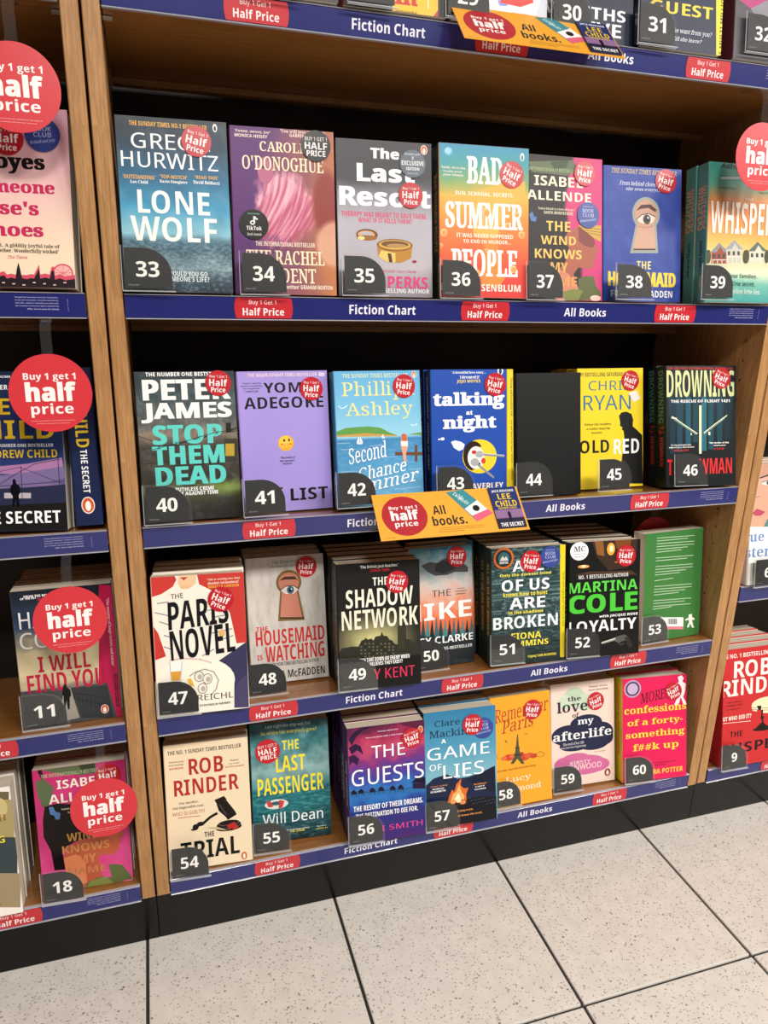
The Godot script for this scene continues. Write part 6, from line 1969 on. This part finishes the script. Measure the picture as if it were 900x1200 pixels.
		["L",[0.0251,0.0846,0.034,0.0812,0.0435,0.0816],0.0008,"8a5a2c"],
		["L",[-0.0445,0.0896,-0.0493,0.0967,-0.0432,0.0986],0.0008,"8a5a2c"],
		["L",[-0.0313,0.1217,-0.0273,0.1172],0.0016,"3a4050"],
		["L",[0.008,0.1272,0.0117,0.1276],0.0014,"3a4050"],
		["T","One war. One city. One love story.",-0.01,0.0672,0.0757,0.0053,"9a5a1c","b",0],
		["T","Lucy",-0.0074,0.0476,0.049,0.0122,"fdf4dc","t",0],
		["T","Diamond",-0.0003,0.0312,0.0736,0.0105,"fdf4dc","t",0],
		["S","red",0.0232,0.1699,0.036,10],
	],
	"59": [
		["E",-0.0171,0.1687,0.0216,0.018,"b8ccb4"],
		["E",0.0044,0.1562,0.0163,0.0161,"c2d2ba"],
		["E",-0.0359,0.1609,0.0139,0.0129,"c8d6c0"],
		["E",0.001,0.0962,0.0593,0.0202,"262a44"],
		["E",-0.0315,0.0978,0.0324,0.0191,"262a44"],
		["E",-0.0449,0.097,0.0193,0.014,"262a44"],
		["E",0.0338,0.0945,0.0287,0.0214,"262a44"],
		["E",0.0066,0.1156,0.0328,0.0172,"262a44"],
		["E",-0.0156,0.0781,0.0326,0.0121,"262a44"],
		["E",0.0226,0.0756,0.0303,0.0122,"262a44"],
		["E",0.0502,0.0847,0.0122,0.0133,"262a44"],
		["E",-0.0052,0.0412,0.0483,0.0152,"cc6a9a"],
		["E",-0.0376,0.0432,0.0216,0.0141,"cc6a9a"],
		["E",-0.0159,0.0528,0.0272,0.0091,"cc6a9a"],
		["E",0.0276,0.0341,0.0265,0.0133,"cc6a9a"],
		["E",0.0056,0.027,0.0385,0.0082,"cc6a9a"],
		["T","'Funny, warm,",0.0319,0.1837,0.0382,0.004,"4a3a3a","s",0],
		["T","heart-breaking'",0.0332,0.1775,0.041,0.004,"4a3a3a","s",0],
		["T","the",-0.0171,0.1657,0.0269,0.0087,"22283c","s",0],
		["T","love",-0.0213,0.1514,0.0617,0.0206,"22283c","s",0],
		["T","of",-0.0145,0.1341,0.0135,0.0089,"22283c","s",0],
		["T","my",0.0056,0.1178,0.0326,0.0125,"ffffff","s",0],
		["T","afterlife",-0.0012,0.0969,0.1194,0.0171,"f4f0f0","s",0],
		["T","The end of her life",-0.0198,0.0812,0.0431,0.005,"e8e4ec","i",0],
		["T","was just the beginning",-0.0197,0.0741,0.0513,0.005,"e8e4ec","i",0],
		["T","'So joyful'",0.0348,0.0592,0.0248,0.0029,"4a3a3a","i",0],
		["T","KIRSTY",-0.0062,0.0436,0.0413,0.0063,"f6e6dc","r",0],
		["T","GREENWOOD",-0.0085,0.0346,0.0912,0.0101,"f6e6dc","r",0],
		["E",0.0496,0.0167,0.0061,0.0072,"8a3030"],
		["E",0.0496,0.0162,0.0028,0.0046,"f0dccc"],
		["S","red",0.0262,0.1562,0.034,-18],
	],
	"60": [
		["E",-0.0449,0.1767,0.0172,0.0165,"b49ac0"],
		["E",-0.0449,0.1767,0.014,0.0135,"4a3a50"],
		["E",-0.0449,0.1767,0.0107,0.0105,"c4acd0"],
		["T","MORE",-0.0039,0.1599,0.0532,0.0186,"1c1014","i",8],
		["P",[0.0474,0.1917,0.0557,0.1946,0.0601,0.1882,0.0568,0.1824,0.064,0.1777,0.0624,0.1626,0.0585,0.1528,0.0669,0.1378,0.0602,0.1374,0.0536,0.1532,0.0503,0.1423,0.0437,0.1358,0.0404,0.1392,0.0475,0.1538,0.0458,0.1691,0.0337,0.1727,0.0436,0.1804,0.0502,0.1814],"f4eef0"],
		["T","confessions",0.0018,0.1362,0.1269,0.0142,"f6dc3c","s",0],
		["T","of a forty-",0.0015,0.1105,0.1134,0.0155,"f6dc3c","s",0],
		["T","something",0.0015,0.0874,0.1211,0.0166,"f6dc3c","s",0],
		["T","f##k up",0.0024,0.0627,0.0934,0.0171,"f6dc3c","s",0],
		["T","'A hilarious, heart-warming tonic'",-0.0004,0.0317,0.0902,0.0031,"5a1028","b",0],
		["T","'Feel good and uplifting'",-0.0086,0.0269,0.0627,0.0031,"5a1028","b",0],
		["T","ALEXANDRA POTTER",0.0002,0.0153,0.1166,0.0092,"f0c83c","b",0],
		["S","red",0.0381,0.1657,0.034,-24],
	],
	"11": [
		["P",[0.0484,0.1953,0.0825,0.1919,0.0671,-0.0191,0.032,-0.0134],"c41850"],
		["T","'The master of huge twists and turns'",0.0576,0.1263,0.0999,0.0047,"f4d8e0","s",-90],
		["T","RICHARD OSMAN",0.0599,0.0394,0.0487,0.0051,"1c1014","b",-90],
		["P",[-0.0649,0.0551,-0.0098,0.054,-0.0002,0.0526,0.0483,0.0533,0.0581,-0.0017,-0.0636,0.0049],"4a4a4c"],
		["P",[-0.0063,0.0521,0.0002,0.0517,0.0083,0.0062,-0.0215,0.0038,-0.0111,0.0388],"9a948a"],
		["P",[0.0002,0.0517,0.0479,0.0486,0.053,-0.0009,0.0108,0.0058],"343638"],
		["L",[0.004,0.0436,0.0045,0.0323],0.0007,"15161a"],
		["L",[0.0092,0.0412,0.0097,0.0292],0.0007,"15161a"],
		["L",[0.0144,0.0387,0.0149,0.0262],0.0007,"15161a"],
		["L",[0.0197,0.0362,0.0201,0.0231],0.0007,"15161a"],
		["L",[0.025,0.0338,0.0254,0.02],0.0007,"15161a"],
		["L",[0.0303,0.0313,0.0306,0.017],0.0007,"15161a"],
		["L",[0.0356,0.0288,0.0359,0.0139],0.0007,"15161a"],
		["L",[0.0409,0.0263,0.0412,0.0107],0.0007,"15161a"],
		["L",[0.0463,0.0237,0.0466,0.0076],0.0007,"15161a"],
		["L",[0.0016,0.0448,0.0453,0.0305],0.0007,"15161a"],
		["L",[0.0022,0.0369,0.0469,0.0188],0.0007,"15161a"],
		["T","FROM THE NO.1 BESTSELLING CREATOR",-0.0062,0.188,0.0813,0.0034,"ffffff","b",0],
		["T","OF THE HIT",-0.0417,0.1853,0.0196,0.0026,"ffffff","b",0],
		["T","NETFLIX DRAMA",-0.0146,0.1829,0.031,0.0037,"c83048","b",0],
		["T","HARLAN",-0.0078,0.1549,0.0959,0.0232,"f0f0f0","r",0],
		["T","COBEN",-0.0097,0.1261,0.0951,0.0231,"f0f0f0","r",0],
		["T","I WILL",-0.0043,0.0906,0.0672,0.0224,"b8163c","b",0],
		["T","FIND YOU",-0.0039,0.0637,0.0993,0.0261,"b8163c","b",0],
		["P",[-0.0075,0.0584,-0.0046,0.058,-0.0045,0.0541,0,0.049,0.0002,0.04,-0.0018,0.0389,-0.0033,0.0208,-0.0058,0.0211,-0.006,0.0353,-0.0084,0.0244,-0.0104,0.0247,-0.0094,0.0414,-0.0111,0.0444,-0.0101,0.0513],"101014"],
		["E",0.0423,0.0143,0.0053,0.0068,"e8e2d8"],
		["E",0.0423,0.0143,0.0045,0.006,"d0582c"],
		["E",0.0422,0.0132,0.0022,0.004,"f6f0e8"],
	],
	"18": [
		["P",[-0.06,0.2053,-0.0442,0.2048,0.0227,0.1982,0.0242,0.1817,0.0031,0.1812,-0.0226,0.1862,-0.0476,0.1952],"5a6a48"],
		["P",[-0.0603,0.1794,-0.0485,0.1835,-0.0357,0.1667,-0.0441,0.141,-0.0534,0.138,-0.0592,0.1614],"5a6a4a"],
		["P",[-0.0558,0.2038,-0.051,0.2002,-0.0485,0.1895,-0.0512,0.181,-0.0553,0.1934],"1a1216"],
		["P",[-0.0008,0.1989,0.0226,0.197,0.0203,0.1823,0.0036,0.1878],"34442e"],
		["P",[0.0353,-0.0091,-0.0074,-0.0008,-0.0293,0.0284,-0.0313,0.0535,-0.0234,0.0706,-0.0043,0.0796,0.0089,0.0774,0.0523,0.0823,0.0577,0.0814,0.0499,0.0703,0.0513,0.0669,0.0477,0.0628,0.0484,0.0564,0.0434,0.051,0.0391,0.0471,0.023,0.0494,0.0173,0.0448,0.0207,0.0159],"b4583c"],
		["P",[-0.0313,0.0535,-0.0139,0.0566,-0.0017,0.042,-0.0015,0.0075,-0.0123,0.0064,-0.0293,0.0284],"d88058"],
		["P",[-0.0507,0.1391,-0.0337,0.1418,0.0127,0.132,0.0434,0.1117,0.0526,0.0869,0.0306,0.0823,0.0064,0.0802,-0.0124,0.0773,-0.026,0.0711,-0.0318,0.0644,-0.0301,0.0347,-0.045,0.0359,-0.0477,0.0688,-0.0558,0.0916,-0.0546,0.1186],"17100f"],
		["P",[-0.0449,0.1376,-0.0392,0.1372,-0.0367,0.1293,-0.0302,0.1261,-0.0318,0.1164,-0.037,0.1163,-0.039,0.1236,-0.044,0.126],"5a86c0"],
		["P",[0.0304,0.0314,0.038,0.0316,0.0501,0.0278,0.0612,0.0083,0.0635,0.0015,0.0511,0.0022,0.0468,-0.0017,-0.0048,-0.0014,-0.0015,0.0075,0.0151,0.0138,0.0339,0.0102],"5c6638"],
		["P",[-0.0048,-0.0014,0.004,0.0096,0.0259,0.0133,0.0359,0.0003,0.0192,-0.0053],"7a8444"],
		["E",0.0576,-0.0038,0.0104,0.0044,"f0c4b4"],
		["T","THE INTERNATIONALLY BESTSELLING",-0.0076,0.1866,0.0889,0.0056,"a8b48e","b",0],
		["T","ISABEL",0,0.1706,0.0642,0.0134,"f4ecdc","b",0],
		["T","ALLENDE",0.003,0.149,0.0945,0.0142,"f4ecdc","b",0],
		["T","'Isabel Allende is a",-0.0134,0.1316,0.0305,0.003,"e0d8c0","s",0],
		["T","force of nature'",-0.0091,0.1254,0.0213,0.003,"e0d8c0","s",0],
		["T","THE",0.0041,0.1043,0.0288,0.0132,"c88a40","b",0],
		["T","WIND",-0.0023,0.0851,0.044,0.0128,"d09448","b",0],
		["T","KNOWS",0.0011,0.0663,0.0663,0.0125,"c88a4c","b",0],
		["T","MY",0.0014,0.047,0.0253,0.0142,"c8824c","b",0],
		["T","NAME",0.0003,0.0286,0.0534,0.0106,"c07a4c","b",0],
		["S","red",0.0397,0.1758,0.036,-5],
	],
	"sho": [
		["T","Jojo",-0.0111,0.1628,0.0518,0.0189,"18161a","H",0],
		["T","Moyes",-0.0005,0.1364,0.0763,0.0215,"18161a","H",0],
		["T","Someone",0.0008,0.1114,0.0923,0.0134,"c8285c","H",0],
		["T","Else's",-0.0041,0.0884,0.0657,0.0159,"c8285c","H",0],
		["T","Shoes",-0.0017,0.0644,0.0684,0.0154,"c8285c","H",0],
		["T","'TRULY A BOOK. A giddily joyful tale of",-0.0026,0.0461,0.1041,0.0051,"2a2024","s",0],
		["T","women being together. Wonderfully wicked'",-0.0035,0.0402,0.1029,0.0054,"2a2024","s",0],
		["T","The Times",0.0033,0.0336,0.0211,0.0036,"c8285c","i",0],
		["E",0.0516,0.0171,0.0112,0.0103,"d84860"],
		["E",0.0516,0.0171,0.0097,0.0087,"f2b4b0"],
		["L",[0.0425,0.0217,0.0607,0.0122],0.0005,"d84860"],
		["L",[0.0612,0.0222,0.042,0.0118],0.0005,"d84860"],
		["L",[0.0521,0.0267,0.0511,0.0068],0.0005,"d84860"],
		["L",[0.041,0.0169,0.0622,0.0174],0.0005,"d84860"],
		["P",[-0.057,-0.003,-0.0561,0.0125,-0.0348,0.0162,-0.0229,0.0133,-0.0167,0.016,-0.0121,0.0174,-0.0092,0.0137,-0.0046,0.015,-0.0001,0.0139,0.0122,0.0136,0.0168,0.015,0.0199,0.0144,0.026,0.0257,0.0267,0.0146,0.0323,0.016,0.0369,0.0148,0.0395,0.0238,0.042,0.0239,0.0427,0.0137,0.0478,0.0157,0.0539,0.0133,0.0659,0.0156,0.0668,0.0082,0.0689,-0.0002],"d85068"],
		["P",[-0.057,-0.003,-0.0563,0.0081,-0.0351,0.0117,-0.0232,0.0089,-0.0169,0.0116,-0.0123,0.0129,-0.0095,0.0092,-0.0048,0.0106,-0.0003,0.0094,0.0018,0.0206,0.0037,0.0276,0.0052,0.0207,0.0068,0.0102,0.0119,0.0091,0.0166,0.0105,0.0196,0.0099,0.0258,0.0212,0.0264,0.0101,0.0321,0.0115,0.0367,0.0103,0.0393,0.0194,0.0418,0.0194,0.0425,0.0092,0.0476,0.0112,0.0537,0.0088,0.0657,0.011,0.0666,0.0037,0.0689,-0.0002],"241a20"],
		["P",[-0.0475,0.0045,-0.0445,0.0046,-0.0446,0.0033,-0.0476,0.0032],"f0c8b0"],
		["P",[-0.0368,0.0035,-0.0338,0.0036,-0.0338,0.0023,-0.0368,0.0022],"f0c8b0"],
		["P",[-0.026,0.0025,-0.0229,0.0025,-0.023,0.0013,-0.026,0.0012],"f0c8b0"],
		["P",[-0.0149,0.0053,-0.0118,0.0053,-0.0119,0.0041,-0.0149,0.004],"f0c8b0"],
		["P",[-0.004,0.0043,-0.0009,0.0043,-0.001,0.0031,-0.004,0.003],"f0c8b0"],
		["P",[0.007,0.0032,0.0101,0.0033,0.01,0.002,0.0069,0.002],"f0c8b0"],
		["P",[0.0182,0.0061,0.0213,0.0061,0.0212,0.0049,0.0181,0.0048],"f0c8b0"],
		["P",[0.0293,0.005,0.0324,0.0051,0.0323,0.0038,0.0292,0.0038],"f0c8b0"],
		["P",[0.0404,0.004,0.0435,0.0041,0.0434,0.0028,0.0403,0.0027],"f0c8b0"],
		["P",[0.0517,0.0069,0.0548,0.0069,0.0548,0.0056,0.0516,0.0056],"f0c8b0"],
		["S","club",0.037,0.1692,0.038,0],
		["S","red",-0.001,0.1626,0.036,0],
	],
	"sec": [
		["P",[-0.055,0.086,-0.0111,0.0827,0.0189,0.0849,0.0621,0.0923,0.0638,0.0775,0.0381,0.0699,-0.0117,0.0734,-0.056,0.0716],"a878a8"],
		["P",[-0.056,0.0716,-0.0119,0.0708,0.0182,0.0742,0.0635,0.0815,0.0645,0.0667,0.012,0.0543,-0.0571,0.0558],"7a6a98"],
		["P",[-0.0573,0.0531,0.0171,0.0556,0.0653,0.0586,0.066,0.0342,-0.0143,0.0322,-0.0588,0.0319],"282c48"],
		["P",[-0.0083,0.0494,0.023,0.0487,0.0225,0.0418,-0.0087,0.0425],"b8b0b8"],
		["L",[-0.0203,0.055,0.003,0.0705,0.0289,0.0847,0.0594,0.0904],0.0008,"2a2838"],
		["L",[0.0132,0.0823,0.0124,0.0409],0.0008,"2a2838"],
		["L",[-0.0115,0.0761,0.0126,0.081,0.0628,0.0587],0.0006,"2a2838"],
		["L",[-0.0152,0.0576,0.0655,0.0627],0.001,"3a3c58"],
		["L",[0.0575,0.0923,0.0574,0.0547],0.0008,"2a2838"],
		["P",[-0.0588,0.0325,0.064,0.0357,0.0661,0.0029,-0.0606,0.0053],"17161c"],
		["P",[0.0022,0.0647,0.0043,0.067,0.0064,0.0646,0.0064,0.0611,0.0107,0.057,0.0107,0.049,0.0085,0.0464,0.0086,0.0316,0.0056,0.0317,0.0047,0.0411,0.0021,0.0318,0.0001,0.0318,0.0014,0.0452,-0.0013,0.0498,-0.0003,0.0573,0.0024,0.0604],"0c0c12"],
		["T","THE NEW JACK REACHER",-0.0151,0.1917,0.0462,0.0036,"e8ecf0","b",0],
		["T","JACK REACHER",-0.0225,0.1786,0.0525,0.0072,"f0f0f0","b",0],
		["T","LEE",-0.0191,0.1559,0.0478,0.0197,"e6c02c","b",0],
		["T","CHILD",0.001,0.1276,0.1073,0.0227,"e6c02c","b",0],
		["T","THE NUMBER ONE BESTSELLER",0.0143,0.1081,0.0775,0.004,"e8ecf0","b",0],
		["T","ANDREW CHILD",0.0116,0.0977,0.0907,0.01,"e6c02c","b",0],
		["T","THE SECRET",0.0044,0.0181,0.1045,0.0154,"ffffff","b",0],
	],
	"whi": [
		["P",[-0.0441,0.2083,0.063,0.1877,0.0616,0.1736,-0.0455,0.1946],"6a6048"],
		["P",[-0.0453,0.1968,0.0685,0.1746,0.0631,0.1152,-0.0513,0.1397],"a89868"],
		["P",[-0.0511,0.1425,0.0674,0.1172,0.0624,0.0621,-0.0567,0.0896],"3a4448"],
		["P",[-0.0567,0.0896,0.0663,0.0612,0.0615,0.0082,-0.0621,0.0388],"a08c6c"],
		["E",0.0448,0.1654,0.0142,0.017,"c8b880"],
		["T","SMITH",0.0343,0.1503,0.0434,0.009,"8a5a34","s",0],
		["T","RISING",0.0268,0.118,0.0488,0.0102,"e8d83c","b",0],
		["L",[0.0238,0.0205,0.0382,0.0187],0.0008,"6a4020"],
	],
	"sus": [
		["T","THE NO. 1 BESTSELLING AUTHOR",-0.0041,0.2206,0.1622,0.0083,"f0e4dc","b",0],
		["T","ROB",-0.011,0.193,0.0841,0.033,"f6efe4","b",0],
		["T","RINDER",-0.0008,0.1573,0.1611,0.0318,"f6efe4","b",0],
		["T","The whole",-0.0505,0.1295,0.0341,0.0034,"2a1414","s",0],
		["T","country saw",-0.051,0.1225,0.0396,0.0048,"2a1414","s",0],
		["T","it happen.",-0.0511,0.1153,0.0321,0.0034,"2a1414","s",0],
		["T","BUT WHO DID IT?",-0.0454,0.0976,0.07,0.0082,"f6efe4","b",0],
		["L",[-0.0785,0.0898,-0.0114,0.0867],0.0009,"f6efe4"],
		["T","THE",-0.044,0.0647,0.0296,0.0116,"181010","b",0],
		["T","SUSPECT",0.0072,0.0356,0.1702,0.0203,"181010","b",0],
		["E",0.025,0.1178,0.0354,0.0132,"f0e2b8"],
		["P",[-0.0109,0.1164,0.0018,0.1168,0.0022,0.1037,-0.0083,0.1071],"f0e2b8"],
		["P",[0.0112,0.1136,0.0617,0.109,0.0576,0.0944,0.0152,0.099],"f0e2b8"],
		["L",[-0.0097,0.1132,0.0031,0.1112],0.0008,"181010"],
		["L",[-0.0095,0.1092,0.0033,0.1072],0.0008,"181010"],
		["L",[0.0125,0.1094,0.0572,0.1046],0.0008,"181010"],
		["L",[0.0126,0.1053,0.0574,0.1001],0.0008,"181010"],
		["P",[0.0018,0.1154,0.0123,0.1144,0.0115,0.1055,0.0056,0.1062],"181010"],
		["L",[0.0149,0.106,0.0143,0.092,0.0171,0.0795],0.0035,"181010"],
		["E",0.0155,0.0898,0.0042,0.0032,"181010"],
		["E",0.0234,0.0675,0.0296,0.0045,"181010"],
		["P",[0.0136,0.08,0.0187,0.0793,0.0304,0.0686,0.0023,0.0715],"181010"],
	],
	"blu": [
		["P",[-0.0646,0.1007,-0.0533,0.1767,-0.0442,0.1868,0.0186,0.1833,0.0246,0.1022,-0.0251,0.0977],"d8a890"],
		["P",[-0.0631,0.2294,-0.0344,0.2334,0.015,0.2312,0.019,0.178,-0.0415,0.1945,-0.0491,0.1923],"c89a84"],
		["L",[-0.051,0.1913,-0.0318,0.1956,0.0047,0.1905],0.0022,"2a1c1a"],
		["E",-0.0309,0.1818,0.0145,0.0042,"e8e0dc"],
		["E",-0.0302,0.1818,0.0053,0.0037,"4a4a48"],
		["L",[-0.046,0.1837,-0.0311,0.186,-0.0145,0.183],0.001,"2a1a18"],
		["L",[-0.0598,0.1571,-0.0489,0.1596],0.0008,"8a4a40"],
		["P",[-0.0632,0.1298,-0.0539,0.1372,-0.044,0.1339,-0.0339,0.1305,-0.0446,0.1243,-0.0564,0.1251],"b8506a"],
		["P",[-0.0385,0.1014,-0.0297,0.1169,0.0234,0.1185,0.0253,0.094],"5a8a8a"],
		["P",[-0.0844,0.1075,0.0317,0.0989,0.0411,-0.0264,-0.077,-0.0144],"eeeeec"],
		["T","Blue",-0.0638,0.0878,0.0588,0.0186,"6a8ec8","s",0],
		["T","Sisters",-0.0532,0.06,0.0968,0.0196,"6a8ec8","s",0],
	],
	"31": [
		["P",[0.0439,0.2379,0.0625,0.2409,0.0766,0.0016,0.0571,-0.0004],"e8d82c"],
		["T","THE MULTI-MILLION COPY BESTSELLER",0.0643,0.0736,0.1672,0.0063,"3a3a1c","b",90],
		["T","GUEST",-0.0001,0.0508,0.0977,0.0145,"e8d03c","b",0],
		["T","What does he want from you?",0.001,0.0236,0.0959,0.0077,"e8ecf4","i",0],
		["T","Will she leave?",0.0088,0.0142,0.0484,0.005,"e8ecf4","i",0],
	],
	"30": [
		["T","MONTHS",-0.0072,0.0353,0.121,0.014,"f0f2f6","b",0],
		["T","LIVE",0.0148,0.0169,0.0652,0.0159,"f0f2f6","b",0],
	],
	"29": [
		["P",[-0.0199,0.0267,0.0553,0.0356,0.0496,0.0186,0.0362,-0.0123,-0.0104,-0.0011],"eef0f4"],
		["P",[-0.0028,0.0287,0.0164,0.031,0.0087,0.023,-0.0009,0.0225],"8a98d8"],
		["P",[0.001,0.0483,0.0434,0.0536,0.0456,0.0312,0.028,0.0243,0.001,0.026],"d84038"],
		["T","THE SUNDAY",0.0285,0.0162,0.0241,0.0023,"d84038","b",0],
	],
	"28": [
		["P",[-0.0012,0.162,0.0546,0.171,0.0527,-0.0081,-0.0047,-0.0144],"eebc2c"],
		["T","in",0.0129,0.0185,0.0284,0.0203,"c83028","H",0],
		["T","samantha",0.0124,0.0011,0.0267,0.0031,"3a2c18","b",0],
		["P",[0.0393,-0.0096,0.0529,0.0076,0.0527,-0.0081],"c83048"],
		["L",[-0.0046,-0.0098,0.0389,-0.0081],0.0012,"f4efe4"],
		["L",[0.0405,0.0327,0.0402,0.0077],0.0012,"f4efe4"],
		["P",[-0.0032,-0.0084,-0.0014,-0.0082,-0.0015,-0.0101,-0.0032,-0.0103],"2a2218"],
		["P",[0.0014,-0.0082,0.0032,-0.008,0.0031,-0.0099,0.0014,-0.0101],"2a2218"],
		["P",[0.006,-0.008,0.0078,-0.0078,0.0077,-0.0096,0.006,-0.0098],"2a2218"],
		["P",[0.0106,-0.0078,0.0124,-0.0076,0.0124,-0.0094,0.0106,-0.0096],"2a2218"],
		["P",[0.0153,-0.0076,0.017,-0.0074,0.017,-0.0092,0.0152,-0.0094],"2a2218"],
		["P",[0.0199,-0.0074,0.0217,-0.0072,0.0217,-0.009,0.0199,-0.0092],"2a2218"],
		["P",[0.0245,-0.0072,0.0263,-0.007,0.0263,-0.0088,0.0245,-0.009],"2a2218"],
		["P",[0.0292,-0.0069,0.031,-0.0067,0.031,-0.0086,0.0292,-0.0088],"2a2218"],
		["P",[0.0339,-0.0067,0.0357,-0.0065,0.0357,-0.0084,0.0339,-0.0086],"2a2218"],
	],
	"32": [
		["P",[-0.0577,0.074,-0.0215,0.0997,0.035,0.1212,0.0378,0.0853,-0.0102,0.0742,-0.0383,0.0656],"b83a7a"],
		["P",[-0.0383,0.0656,-0.0105,0.0796,0.0378,0.0853,0.0412,0.0417,-0.0279,0.0524],"8a8890"],
	],
}
